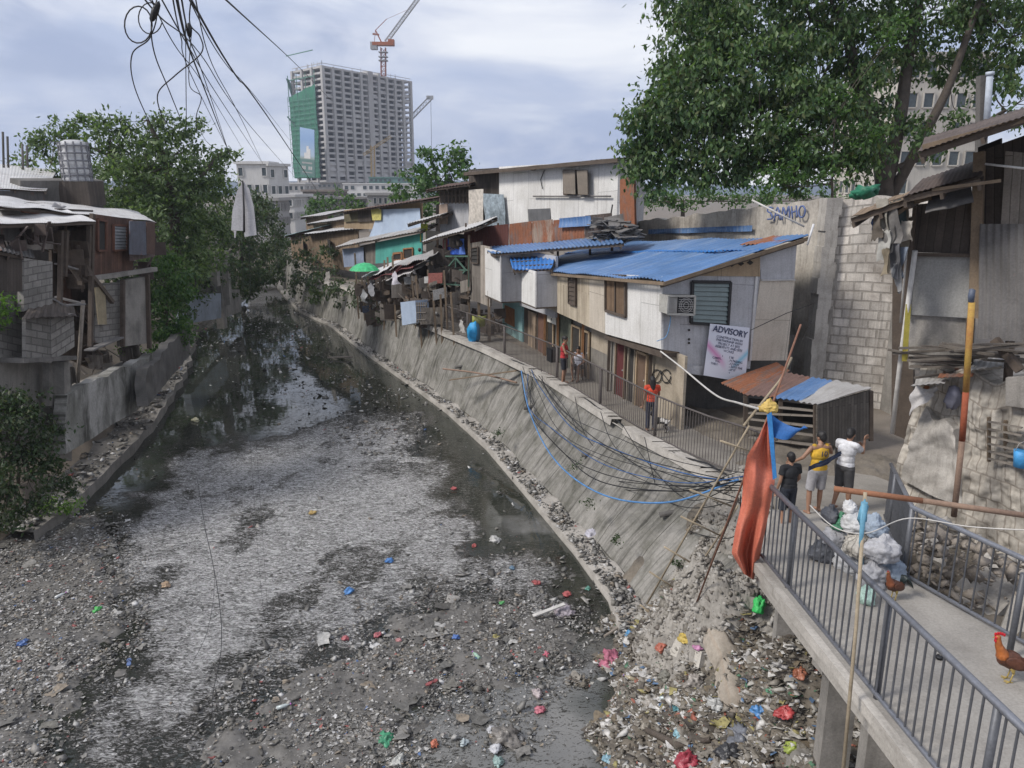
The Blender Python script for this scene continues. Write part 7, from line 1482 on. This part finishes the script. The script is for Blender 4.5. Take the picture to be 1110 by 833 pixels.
# ================================================================= sacks of rubbish on the footbridge
def sack(lab, p, r, mat, sq=(1, 1, .8), group='rubbish sacks piled on the footbridge'):
    p = Vector(p); mb = MB(); sd = random.random()*80; r *= .9; S = Vector((sd, 0, 0)); a0 = random.random()*6.3
    def fn(i, j):
        th = math.pi*j; a = 2*math.pi*i; q = Vector((math.sin(th)*math.cos(a), math.sin(th)*math.sin(a), -math.cos(th)))
        k = .93+.30*mn.noise(q*1.3+S)+.17*abs(mn.noise(q*3.0+S*2))*2-.06+.10*abs(mn.noise(q*7+S))-.05*abs(math.sin(a*7+sd))*max(0, q.z)
        w = Vector((q.x*sq[0], q.y*sq[1], q.z*sq[2]))*r*k
        if q.z < -.55: w.z = max(w.z, -.62*r*sq[2])
        if q.z > .86: w.z += (q.z-.86)*r*2.2; w.x *= .75; w.y *= .75
        return p+V3(0, 0, .6*r*sq[2])+Matrix.Rotation(a0, 3, 'Z')@w
    mb.grid(fn, 44, 30); o = mb.build('sack', mat)
    return tag(o, lab, 'sack', group)
SW = [surf('sack_white', (.60, .60, .60), (.36, .37, .38), 4, .7, .2, bump=.8, rough=.45), surf('sack_grey', (.42, .42, .44), (.22, .22, .24), 4, .7, .2, bump=.8, rough=.45), surf('sack_dark', (.10, .105, .12), (.05, .05, .06), 4, .6, .1, bump=.8, rough=.4), surf('sack_mint', (.40, .55, .48), (.2, .32, .27), 4, .6, .1, bump=.8, rough=.4), surf('sack_green', (.08, .26, .15), (.04, .14, .08), 4, .6, .1, bump=.8, rough=.4), surf('sack_bluish', (.36, .43, .52), (.2, .24, .3), 4, .7, .2, bump=.8, rough=.4), surf('sack_woven', (.50, .47, .42), (.28, .26, .23), 4, .8, .4, bump=.8, rough=.7, pattern='panel', psize=(.5, .06, .006))]
sacks = [((893, 606), 3.95, .24, 2, 'black rubbish bag leftmost at the foot of the sack pile'), ((920, 618), 3.97, .27, 0, 'white bulging sack second from the left at the foot of the pile'), ((944, 632), 4.0, .28, 1, 'greyish sack in the middle of the foot of the pile'), ((962, 628), 4.0, .25, 5, 'bluish translucent sack at the right foot of the pile by the railing'), ((938, 652), 4.0, .17, 3, 'mint green plastic bag lowest in front of the pile'),
         ((904, 590), 4.25, .22, 1, 'grey knotted bag second up on the left of the pile'), ((930, 600), 4.32, .25, 6, 'off-white woven sack resting in the middle of the pile'), ((956, 606), 4.38, .24, 1, 'striped pale sack high on the right of the pile'), ((911, 573), 4.5, .17, 4, 'green bag showing through near the top of the pile'), ((926, 574), 4.62, .22, 0, 'white bag near the top of the pile'), ((948, 580), 4.66, .2, 5, 'bluish bag at the top right of the pile behind the blue cloth'), ((900, 566), 4.55, .18, 2, 'dark bag at the top left of the pile'), ((921, 556), 4.85, .13, 0, 'small white bag with a pointed knot topmost on the pile')]
for (uv, z, r, k, lab) in sacks: sack(lab, G(uv[0], uv[1], z), r, SW[k], (random.uniform(.9, 1.15), random.uniform(.8, 1.05), random.uniform(.75, .95)))
# poles, pipe, ropes
hp = thing('pole', 'thin weathered pole tied upright with blue cloth in front of the railing', 'pole', P(915, 833, 6.9)); MB().tube([P(938, 534, 7.5), P(928, 680, 7.2), P(913, 845, 6.9)], .02, 8).build('shaft', BAMB, hp)
one('cloth', MB().ell(P(936, 556, 7.42), (.045, .04, .12), 12, jit=.9).tube([P(937, 545, 7.4), P(933, 590, 7.4), P(935, 612, 7.4)], [.035, .02, .01], 8), colr('cloth_skyblue', (.12, .30, .42)), 'sky blue cloth knotted round the thin upright pole', 'cloth')
hp = thing('pipe', 'rusty orange pipe lying level across the top of the railings', 'pipe', P(903, 530, 8.0)); MB().tube([P(904, 530, 7.9), P(1000, 543, 7.6)], .032, 10).build('painted_end', PIPEO, hp); MB().tube([P(1000, 543, 7.6), P(1125, 561, 7.2)], .03, 10).build('pipe', surf('pipe_brown', (.28, .19, .14), (.15, .1, .08), 3, .6, .2, bump=.2), hp)
yp = thing('pole', 'tall pole painted yellow and orange leaning on the masonry', 'pole', P(1035, 548, 12.0)); MB().tube([P(1053.5, 328, 12.0), P(1047, 425, 12.0)], .05, 9).build('yellow_length', PIPEY, yp); MB().tube([P(1047, 425, 12.0), P(1043, 478, 12.0)], .05, 9).build('orange_length', surf('pole_red', (.36, .10, .05), scale=3), yp); MB().tube([P(1043, 478, 12.0), P(1034, 560, 12.0)], .048, 9).build('bare_length', surf('pipe_brown', (.28, .19, .14)), yp)
one('cloth', MB().ell(P(1053, 322, 12), (.06, .06, .14), 8, jit=.7), colr('rag_slate', (.08, .1, .15)), 'dark rag stuffed in the top of the yellow pole', 'cloth')
one('rope', MB().tube(curve([P(878, 548, 9.4), P(905, 572, 8.9), P(940, 578, 8.6), P(985, 562, 8.9), P(1050, 571, 8.4), P(1115, 575, 8)], 8), .008, 5), PVC, 'thin white rope sagging between the two footbridge railings', 'rope')
# orange and blue tarp on its stick
tp = thing('tarp', 'long orange tarp with a blue upper flap hanging from a leaning stick', 'tarp', P(815, 625, 10.2))
rowsL = [(831, 456), (822, 474), (810, 494), (806, 515), (804, 545), (797, 575), (793, 600), (806, 622)]; rowsR = [(833, 458), (834, 480), (837, 505), (840, 522), (835, 548), (829, 578), (824, 603), (817, 629)]
def tfn(off):
    def fn(i, j):
        k = j*7; a = min(6, int(k)); f_ = k-a; Lp = [rowsL[a][c]*(1-f_)+rowsL[a+1][c]*f_ for c in (0, 1)]; Rp = [rowsR[a][c]*(1-f_)+rowsR[a+1][c]*f_ for c in (0, 1)]
        u = Lp[0]*(1-i)+Rp[0]*i; v = Lp[1]*(1-i)+Rp[1]*i; fold = .10*math.sin(i*11+j*2.5)*j+.06*mn.noise(V3(i*3, j*5, 1))*2+.05*math.sin(i*5-j*9)
        return P(u, v, 10.25+fold+off)
    return fn
mb = MB(); mb.grid(lambda i, j: tfn(0)(i, 1-j), 36, 60); mb.grid(lambda i, j: tfn(.012)(1-i, 1-j), 36, 60); mb.build('orange_sheet', TARPO, tp)
mb = cloth([P(838, 520, 10.2), P(842, 518, 10.15), P(836, 447, 10.0), P(831, 450, 10.1)], 6, 14, .03); mb.build('blue_edge', surf('tarp_blue_light', (.06, .28, .68), scale=3), tp)
mb = MB(); A_, B_, D_ = P(834, 447, 10.1), P(838, 474, 10.1), P(874, 463, 9.9)
mb.grid(lambda i, j: A_.lerp(B_, j).lerp(D_, i)+V3(0, .06*math.sin(i*5+j*3), -.08*math.sin(i*math.pi)), 14, 6); mb.grid(lambda i, j: A_.lerp(B_, 1-j).lerp(D_, i)+V3(0, .06*math.sin(i*5+(1-j)*3)+.01, -.08*math.sin(i*math.pi)), 14, 6); mb.build('blue_flap', TARPB, tp)
MB().tube([P(868, 352, 10.9), P(833, 450, 10.25), P(806, 520, 10.6), P(748, 672, 12.6)], .016, 7).build('stick', surf('stick_red', (.25, .13, .09), scale=3), tp)
sack('crumpled yellow bag tied where the cables meet the tarp stick', P(833, 446, 10.3), .13, colr('bag_yellow', (.55, .38, .10)), group=None)
# ladder
ld = thing('ladder', 'rough bamboo ladder leaning on the sloping canal wall', 'ladder', P(705, 665, 14.6))
Yt = lambda v: 13.2+(v-460)*.0075
rl1 = [(812, 462), (790, 500), (755, 560), (701, 655)]; rl2 = [(800, 548), (790, 565), (757, 615), (720, 676)]
MB().tube([P(u, v, Yt(v)) for u, v in rl1], .02, 7).build('rail', BAMB, ld); MB().tube([P(u, v, Yt(v)) for u, v in rl2], .02, 7).build('rail', BAMB, ld)
for (a, b) in (((781, 478), (815, 490)), ((748, 531), (793, 549)), ((738, 560), (781, 581)), ((720, 593), (762, 618)), ((704, 620), (742, 645)), ((694, 656), (722, 678))): MB().tube([P(*a, Yt(a[1])-.04), P(*b, Yt(b[1])-.04)], .019, 7).build('rung', BAMB, ld)
one('pole', MB().tube([P(800, 540, 12.9), P(775, 600, 13.5), P(748, 670, 14.2)], .025, 7), TIMBD, 'dark stick leaning beside the bamboo ladder', 'pole')
one('pole', MB().tube([P(858, 388, 16.8), P(846, 412, 16.4), P(806, 462, 15.6)], .03, 7), BAMB, 'thin bamboo stick crossing the fence near the shed', 'pole')
# cables draped along the canal wall
rc = random.Random(4)
def cable(pts, r, mat, lab, g='cables draped along the canal wall', nm='cable'): return one(nm, MB().tube(curve(pts, 9), r, 5), mat, lab, 'cable', g)
CB = colr('cable_blue', (.035, .10, .26)); CBL = colr('cable_blue_light', (.09, .24, .50))
base = [((565, 402), 27.6), ((574, 446), 25.5), ((600, 497), 21), ((650, 535), 18), ((722, 545), 15.6), ((800, 520), 13.6)]
cable([P(u, v, Y) for (u, v), Y in base], .022, CBL, 'thickest pale blue cable drooping lowest on the left of the canal wall')
lbs = ['upper', 'second', 'third', 'fourth', 'fifth', 'sixth', 'seventh', 'eighth']
for k in range(8):
    sc_ = .32+.085*k+rc.uniform(-.03, .03); pts_ = []
    for (u, v), Y in base:
        top = 402+(u-565)*.50; pts_.append(P(u+rc.uniform(-9, 9)+(1-sc_)*22, top+(v-top)*sc_+rc.uniform(-9, 7) if u > 566 else v+rc.uniform(-2, 4), Y-.25*(1-sc_)))
    cable(pts_, rc.choice((.009, .012, .015)), CB if k in (2, 5) else BLACK, '%s of the thin cables drooping between the fence and the tarp, counted from the top' % lbs[k])
for k in range(7):
    u0 = rc.uniform(548, 700); Y0 = 0; y0 = 385+(u0-545)*.58; pts_ = [(u0, y0), (u0+rc.uniform(15, 40), y0+rc.uniform(40, 90)), (u0+rc.uniform(60, 110), y0+rc.uniform(70, 120)), (803, rc.uniform(515, 545))]
    Ys = [float(np.interp(u, [545, 600, 650, 700, 800], [29, 24.8, 21, 18.8, 13.6])) for u, v in pts_]
    cable([P(u, v, Y) for (u, v), Y in zip(pts_, Ys)], .011, BLACK, 'loose black wire hanging from the fence, %s from the far end' % ['first', 'second', 'third', 'fourth', 'fifth', 'sixth', 'last'][sorted(range(7)).index(k)])
one('cable', MB().tube([V3(rtoe(y)+roff(y)-.08+.04*math.sin(y*3), y, zw(y)+.10-.12*abs(math.sin(y*.55))) for y in np.linspace(15.2, 32, 80)], .022, 5), BLACK, 'black cable strung in loops along the kerb at the fence foot', 'cable')
one('cable', MB().tube([V3(rtoe(y)+roff(y)-.12+.04*math.sin(y*2), y, zw(y)-.05-.16*abs(math.sin(y*.4+1))) for y in np.linspace(15.2, 31, 80)], .016, 5), CONCL, 'pale cable strung just below the kerb of the walkway', 'cable')
one('cable', MB().tube(curve([P(716, 381, 20.3), P(738, 398, 19.5), P(775, 428, 17), P(800, 437, 14), P(828, 445, 10.6)], 8), .022, 6), PVC, 'thick white cable sagging from the house corner to the tarp stick', 'cable')
one('cable', MB().tube([P(814, 358, 20.4), P(852, 340, 21), P(880, 330, 22.5)], .012, 5), BLACK, 'thin dark line from the banner corner to the block wall', 'cable')
one('tube', MB().tube(curve([P(560, 415, 28), P(520, 405, 30), P(480, 400, 31.5)], 6), .035, 6), surf('pipe_brown', (.28, .19, .14)), 'brown pipe lying on the slope of the far canal wall', 'pipe')
one('board', MB().beam(P(488, 412, 30), P(560, 402, 28.4), .16, .04), TIMB, 'grey timber resting on the canal wall by the cable anchor', 'board')
one('rope', MB().tube(curve([P(880, 348, 21.5), P(868, 370, 20), P(862, 352, 18)], 5), .008, 4), BLACK, 'thin dark cord beside the shed', 'cord')
# overhead wires
def wire(pts, r, lab, Ys=None, g='overhead wires crossing the sky'):
    n = len(pts); Ys = Ys or [6+30*(i/(n-1))**1.5 for i in range(n)]; return one('wire', MB().tube(curve([P(u, v, Y) for (u, v), Y in zip(pts, Ys)], 8), r*.55, 5), BLACK, lab, 'wire', g)
wire([(186, -30), (202, 44), (218, 87), (249, 168)], .022, 'thickest dark wire bundle running down into the left tree', [5, 9, 14, 34])
wire([(192, -30), (206, 44), (222, 87), (247, 162)], .014, 'dark wire doubled against the thick bundle', [5, 9, 14, 33])
wire([(184, -20), (196, 40), (212, 92), (251, 170)], .012, 'thin wire on the left side of the thick bundle', [5, 9, 14, 33])
wire([(196, -20), (255, 81), (302, 144), (355, 224)], .02, 'long wire slanting down in front of the white far-left building', [6, 11, 18, 60])
wire([(228, -16), (245, 0), (323, 72), (360, 110)], .02, 'single wire slanting to the top corner of the tower', [8, 9, 30, 50])
wire([(150, -10), (175, 20), (218, 60), (268, 133), (318, 190)], .014, 'thin wire slanting across to the tower net', [6, 8, 12, 20, 50])
wire([(170, -10), (205, 52), (240, 110), (283, 175)], .012, 'thin wire beside the thick bundle ending in the left tree', [6, 9, 15, 36])
wire([(210, -10), (230, 70), (262, 130), (285, 178)], .010, 'thin wire right of the thick bundle, nearest to it', [6, 10, 15, 36])
wire([(200, -10), (245, 70), (285, 115), (320, 160)], .010, 'fine wire ending in front of the tower net', [6, 10, 18, 60])
wire([(160, -10), (190, 50), (226, 100), (262, 160)], .010, 'fine wire crossing just left of the hanging sheet', [6, 9, 14, 33])
g2 = 'loose looped cable ends hanging from the bundle'
th = np.linspace(0, 6.4, 20); one('wire', MB().tube([P(150+15*math.cos(a), 27+20*math.sin(a), 6.5) for a in th], .006, 5), BLACK, 'round loop of slack black cable against the sky at the top left', 'wire', g2)
one('wire', MB().tube([P(163+13*math.cos(a), 20+17*math.sin(a), 6.6) for a in np.linspace(.3, 5.2, 16)], .005, 5), BLACK, 'smaller open loop of black cable right of the round loop', 'wire', g2)
wire([(158, -5), (170, 14), (162, 42), (143, 60), (146, 95), (164, 137)], .010, 'leftmost slack cable dangling down to the left tree top', [6.5, 6.5, 6.6, 6.8, 8, 10], g2)
wire([(170, 0), (164, 28), (168, 60), (182, 95), (196, 130)], .010, 'second slack cable dangling from the dark splice', [6.5, 6.5, 6.8, 8, 10], g2)
wire([(207, 0), (206, 26), (217, 40), (218, 58), (190, 82), (171, 102), (175, 125), (180, 133)], .010, 'curling cable end crossing behind the thick bundle', [6.5]*5+[7, 8, 8], g2)
wire([(208, 30), (205, 90), (218, 105), (213, 125), (213, 142)], .008, 'short wavy cable end right of the thick bundle', [8]*5, g2)
wire([(201, 20), (202, 140)], .008, 'straight thin cable dropping beside the thick bundle', [8, 9], g2)
one('splice', MB().ell(P(168, 13, 6.5), (.03, .03, .09), 8, Matrix.Rotation(.5, 3, 'Y')), BLACK, 'dark cable splice knot at the top left', 'splice', None)
one('splice', MB().ell(P(205, 33, 8), (.03, .03, .07), 8), BLACK, 'small dark cable clamp on the thick bundle', 'splice', None)
# thin twigs and wires hanging low in front of the water
wire([(262, 257), (264, 330), (268, 420), (274, 520), (283, 640), (292, 700)], .006, 'longest thin line hanging over the canal from the sheet', [17, 17, 17, 16, 15, 15], 'thin lines hanging over the canal')
wire([(270, 257), (272, 340), (276, 450), (286, 600), (294, 720)], .006, 'second thin line hanging over the canal beside the longest', [17, 17, 16.5, 15.5, 15], 'thin lines hanging over the canal')
wire([(214, 520), (222, 570), (236, 640), (240, 700), (230, 760), (234, 800)], .011, 'dark ragged twig-like line drifting over the pale water', [13, 12, 11, 10.5, 10, 9.5], 'ragged dark lines over the pale water')
wire([(218, 560), (232, 620), (226, 680), (208, 720)], .007, 'shorter ragged line left of the dark twig-like line', [12, 11, 10.5, 10], 'ragged dark lines over the pale water')
# ================================================================= single coloured bits of rubbish
def surf_z(x, y):
    z = float(slope_z(x, y)); ad = max([.85*math.exp(-((x-c.x)**2+(y-c.y)**2)/.42) for c in MC]+[0]); 
    return max(z, float(slope_h(x, y))+ad-.02 if ad > .12 else z)
def hit(u, v):
    r = ray(u, v); o = Vector((0, 0, CH)); t = 8.0
    while t < 24:
        p = o+r*t
        if p.z < surf_z(p.x, p.y): return p
        t += .04
    return G(u, v, .1)
def crumpled(p, r, sq=(1, .8, .55)):
    mb = MB(); sd = random.random()*80; a0 = random.random()*6.3
    def fn(i, j):
        th = math.pi*j; a = 2*math.pi*i; q = Vector((math.sin(th)*math.cos(a), math.sin(th)*math.sin(a), -math.cos(th))); S = Vector((sd, 0, 0))
        k = .8+.55*mn.noise(q*1.2+S)+.32*abs(mn.noise(q*2.6+S*2))*2-.12+.16*abs(mn.noise(q*6+S))
        w = Vector((q.x*sq[0]*k, q.y*sq[1]*k, max(q.z, -.3)*sq[2]*k*1.1))*r
        return p+Matrix.Rotation(a0, 3, 'Z')@w
    mb.grid(fn, 30, 18); return mb
def bag(u, v, r, c, lab, z=None, sq=(1, .8, .55), nm='plastic_bag', cat='plastic bag', rough=.4):
    if z is None: z = .04
    if z == 's': p = hit(u, v)+V3(0, 0, .03)
    else: p = G(u, v, z)
    gm = sum(c)/3*.5+.08; c = tuple(x*.78+gm*.22 for x in c); key = 'bag_%d_%d_%d' % tuple(int(x*50) for x in c)
    return one(nm, crumpled(p, r, sq), plain(key, c, rough, .3, bump=.8), lab, cat)
items = [(379, 641, .13, (.03, .22, .58), 'blue plastic bag on the pale shallow water, the larger one', None), (422, 608, .11, (.03, .20, .55), 'round blue plastic bag on the pale shallow water, the upper one', None), (106, 661, .11, (.05, .50, .08), 'bright green bag on the left mud bar', .08), (25, 697, .11, (.05, .14, .4), 'blue wrapper on the left mud bar near the frame edge', .08), (494, 691, .09, (.05, .16, .5), 'small blue wrapper on the middle mud bar', .08),
 (417, 802, .2, (.03, .30, .14), 'green bag spread open at the bottom of the middle mud bar', .03), (471, 806, .09, (.62, .16, .07), 'orange cup standing in the grey pool', .05), (492, 530, .11, (.40, .05, .05), 'dark red wrapper floating left of the canal wall', None), (374, 692, .09, (.45, .08, .1), 'red wrapper on the pale water, first of the red three', None), (409, 689, .1, (.52, .12, .14), 'pinkish red wrapper on the pale water, middle of the red three', None),
 (432, 694, .07, (.5, .2, .2), 'faded red scrap on the pale water, last of the red three', None), (592, 709, .09, (.62, .10, .17), 'hot pink wrapper by the dark inlet', .05), (583, 752, .13, (.48, .40, .40), 'white packet with a pink edge in the grey pool', .03), (585, 770, .11, (.60, .14, .2), 'pink wrapper in the grey pool', .03), (537, 691, .1, (.42, .36, .1), 'yellow-rimmed lid on the middle mud bar', .08), (544, 654, .08, (.08, .42, .1), 'bright green scrap among the floating rubbish', .04),
 (614, 645, .12, (.50, .08, .08), 'red packet among the floating rubbish', .04), (612, 664, .26, (.42, .36, .40), 'large lilac-grey bag stranded among the floating rubbish', .02), (582, 632, .11, (.36, .05, .05), 'small red wrapper above the lilac bag', .04), (637, 638, .08, (.10, .34, .26), 'teal scrap near the canal wall toe', .04), (555, 616, .09, (.10, .2, .3), 'dull blue scrap in the dark water', None), (514, 592, .08, (.42, .06, .05), 'small red scrap in the dark water', None), (536, 585, .15, (.5, .49, .47), 'white packet floating in the dark water', None),
 (212, 456, .17, (.5, .47, .30), 'cream bag floating alone on the dark left water', None), (339, 556, .12, (.55, .36, .08), 'small yellow bag on the pale rippled water', None), (643, 580, .27, (.56, .54, .62), 'crumpled pale lilac bag lying on the wall footing', .22), (549, 800, .28, (.20, .18, .16), 'grey muddy lump with litter in the grey pool', .05), (537, 812, .13, (.55, .55, .58), 'white and blue carton beside the muddy lump', .05), (532, 792, .1, (.5, .5, .52), 'small white carton above the muddy lump', .05), (503, 805, .1, (.45, .52, .54), 'pale blue lid floating in the grey pool', .03), (432, 825, .14, (.5, .5, .46), 'flat whitish bag at the bottom of the grey pool', .03), (540, 826, .12, (.3, .45, .42), 'pale green bottle at the bottom of the grey pool', .04),
 (180, 634, .12, (.42, .28, .16), 'orange-brown peel on the left mud bar', .06), (232, 716, .0, (.1, .1, .1), '', None),
 (661, 718, .30, (.50, .12, .20), 'large pink woven bag half sunk at the foot of the slope', 's'), (682, 689, .12, (.05, .28, .55), 'blue bag beside the foot of the ladder', 's'), (697, 645, .16, (.56, .5, .62), 'pale lilac bag caught at the foot of the ladder', 's'), (686, 652, .12, (.52, .52, .5), 'white bag caught left of the lilac one', 's'), (742, 695, .14, (.60, .42, .04), 'yellow bag in the middle of the slope', 's'), (717, 704, .14, (.50, .12, .06), 'orange red bag left of the yellow bag', 's'), (756, 704, .1, (.55, .2, .4), 'pink scrap right of the yellow bag', 's'), (737, 798, .12, (.25, .50, .58), 'light blue carton low on the slope', 's'), (745, 826, .22, (.42, .02, .05), 'crimson bag at the bottom edge of the slope', 's'), (735, 769, .1, (.06, .26, .30), 'teal tub in the middle of the slope', 's'), (659, 825, .1, (.2, .4, .5), 'pale blue scrap at the bottom left of the slope', 's'),
 (823, 774, .15, (.04, .24, .58), 'bright blue bag below the footbridge', 's'), (851, 773, .17, (.55, .04, .04), 'bright red bag right of the bright blue one', 's'), (802, 803, .26, (.16, .17, .20), 'bundled grey and black clothing on the concrete lump', 's'), (791, 820, .2, (.03, .03, .035), 'black bag beside the grey clothing', 's'), (858, 812, .12, (.36, .45, .04), 'lime bag low under the footbridge', 's'), (835, 750, .08, (.08, .40, .20), 'green packet under the footbridge', 's'), (866, 732, .12, (.40, .12, .05), 'orange brown wrapper at the footbridge pillar', 's'), (845, 722, .12, (.46, .44, .42), 'white bag under the footbridge edge', 's'), (812, 715, .16, (.44, .42, .40), 'grey-white bag below the buttress top', 's'), (705, 765, .14, (.42, .38, .33), 'cream bag on the left of the slope', 's'), (700, 790, .12, (.30, .26, .2), 'tan bag on the left of the slope below the cream one', 's'), (752, 742, .18, (.38, .34, .3), 'grey-brown bag in the centre of the slope', 's'), (775, 765, .16, (.45, .45, .43), 'white bag left of the bright blue bag', 's'), (722, 735, .16, (.2, .19, .15), 'dark sack in the centre of the slope', 's')]
for (u, v, r, c, lab, z) in items:
    if r: bag(u, v, r, c, lab, z)
one('plastic_bag', crumpled(hit(822, 664)+V3(0, 0, .1), .15, (.8, .7, 1.1)), colr('bag_green_bright', (.05, .50, .12)), 'green bag stuck on the pale dirt beside the footbridge', 'plastic bag')
one('box', MB().slab([hit(724, 714)+V3(0, 0, .1), hit(757, 730)+V3(0, 0, .1), hit(760, 718)+V3(0, 0, .2), hit(732, 704)+V3(0, 0, .22)], .14), surf('foam_dirty', (.50, .47, .42), (.3, .27, .23), 3, .6, .2, bump=.3), 'dirty white foam block lying on the slope under the yellow bag', 'foam block')
one('plank', MB().beam(G(578, 668, .12), G(612, 655, .25), .1, .03), PVC, 'pale plank poking out of the floating rubbish', 'plank')
one('log', MB().tube([hit(700, 795)+V3(0, 0, .07), hit(735, 812)+V3(0, 0, .07), hit(770, 806)+V3(0, 0, .07)], [.05, .06, .04], 8), BARK, 'crooked stick lying across the rubbish slope', 'stick')
for (u0, v0, u1, v1, lab) in ((655, 690, 690, 668, 'thin branch at the water edge of the slope'), (690, 640, 712, 690, 'broken cane standing in the rubbish at the ladder foot'), (355, 388, 382, 387, 'floating stick on the dark far water')):
    one('branch', MB().tube([G(u0, v0, .1), G(u1, v1, .15)], .03 if u0 > 400 else .05, 6), BARKL, lab, 'branch')

# clutter on the left bank and bits of everyday rubbish with a readable shape
def junk2(n, spots, mat, lab):
    mb = MB()
    for k in range(n):
        u, v, Y = random.choice(spots); p = P(u+random.uniform(-14, 14), v+random.uniform(-8, 8), Y+random.uniform(-.4, .4)); s_ = random.uniform(.15, .7); dv = Vector((random.uniform(-.6, .6), random.uniform(-.6, .6), random.uniform(-.5, .9)))*s_
        if random.random() < .6: mb.beam(p-dv, p+dv, random.uniform(.03, .12), .03)
        else: w_ = Vector((random.uniform(.2, 1), random.uniform(-.4, .3), 0)).normalized()*s_*.5; hh = V3(0, 0, s_*.4); mb.slab([p-w_-hh, p+w_-hh, p+w_+hh, p-w_+hh], .03)
    tag(mb.build('scrap_heap', mat), lab, 'scrap', None, 'stuff')
junk2(60, [(84, 300, 25.6), (90, 340, 25.8), (75, 275, 25), (95, 370, 26), (60, 262, 24.4)], TIMBD, 'dark boards jumbled in the gap between the left shacks')
junk2(40, [(110, 388, 27), (140, 380, 28.5), (95, 395, 26), (60, 405, 23.6)], WOODG, 'grey boards and scraps on the shelf above the left canal wall')
junk2(36, [(150, 290, 30.4), (160, 262, 30.8), (12, 262, 21.5), (40, 256, 22.5)], RUSTB, 'rusty scraps fixed to the left shack fronts')
def bottle(u, v, c, lab, ang):
    p = hit(u, v) if u > 640 else G(u, v, .07); d = V3(math.cos(ang), math.sin(ang), .08); t = thing('bottle', lab, 'bottle', p); p = p+V3(0, 0, .04)
    MB().tube([p, p+d*.16, p+d*.2, p+d*.24], [.036, .036, .015, .014], 10).build('body', plain('pet_%d' % int(c[1]*100), c, .2), t); MB().tube([p+d*.24, p+d*.262], [.017, .017], 8).build('cap', colr('cap_%d' % int(c[2]*100), (c[2], c[0]*.3, c[1])), t)
for (u, v, c, lab, a) in ((300, 770, (.45, .5, .5), 'clear plastic bottle lying at the bottom left of the middle mud bar', .4), (520, 716, (.3, .45, .35), 'pale green plastic bottle on the mud beside the grey pool', 2.2), (60, 650, (.5, .52, .52), 'clear plastic bottle on the left mud bar', 1.0), (715, 760, (.5, .5, .46), 'whitish bottle on the left of the rubbish slope', .2), (790, 738, (.2, .35, .45), 'blue-tinted bottle on the slope right of the buttress', 1.4), (690, 740, (.35, .3, .2), 'brown bottle on the rubbish slope near the water', 2.6)): bottle(u, v, c, lab, a)
def slipper(u, v, c, lab, ang):
    p = hit(u, v) if u > 640 else G(u, v, .08); t = thing('slipper', lab, 'slipper', p); R_ = Matrix.Rotation(ang, 3, 'Z'); p = p+V3(0, 0, .03)
    o = [p+R_@V3(x*.13, y*.05, 0) for x, y in ((-1, -.5), (-.6, -.85), (0, -.6), (.6, -1), (1, -.4), (1, .4), (.6, .9), (0, .6), (-.6, .8), (-1, .5))]; MB().prism(o, V3(0, 0, .025)).build('sole', colr('foam_%d' % int(c[0]*100), c), t)
    MB().tube([p+R_@V3(-.02, -.045, .02), p+R_@V3(.05, 0, .055), p+R_@V3(-.02, .045, .02)], .007, 5).build('strap', BLACK, t)
slipper(468, 742, (.3, .08, .08), 'faded red slipper on the middle mud bar', .7); slipper(140, 720, (.1, .15, .3), 'faded blue slipper on the left mud bar', 2.0); slipper(765, 790, (.35, .33, .3), 'grey slipper low on the rubbish slope', 1.2)
# thin humid air
hz = MB().box((0, 425, 60), (1540, 1000, 132)).build('haze', newmat('haze_air')[0], None)
m = hz.data.materials[0]; nt = m.node_tree; nt.nodes.clear(); out = nt.nodes.new('ShaderNodeOutputMaterial'); pv = nt.nodes.new('ShaderNodeVolumePrincipled'); nt.links.new(pv.outputs[0], out.inputs['Volume']); pv.inputs['Color'].default_value = (.75, .82, .95, 1); pv.inputs['Density'].default_value = .00036; pv.inputs['Anisotropy'].default_value = .2
tag(hz, 'pale humid air fading the tower and skyline', 'haze', None, 'stuff')
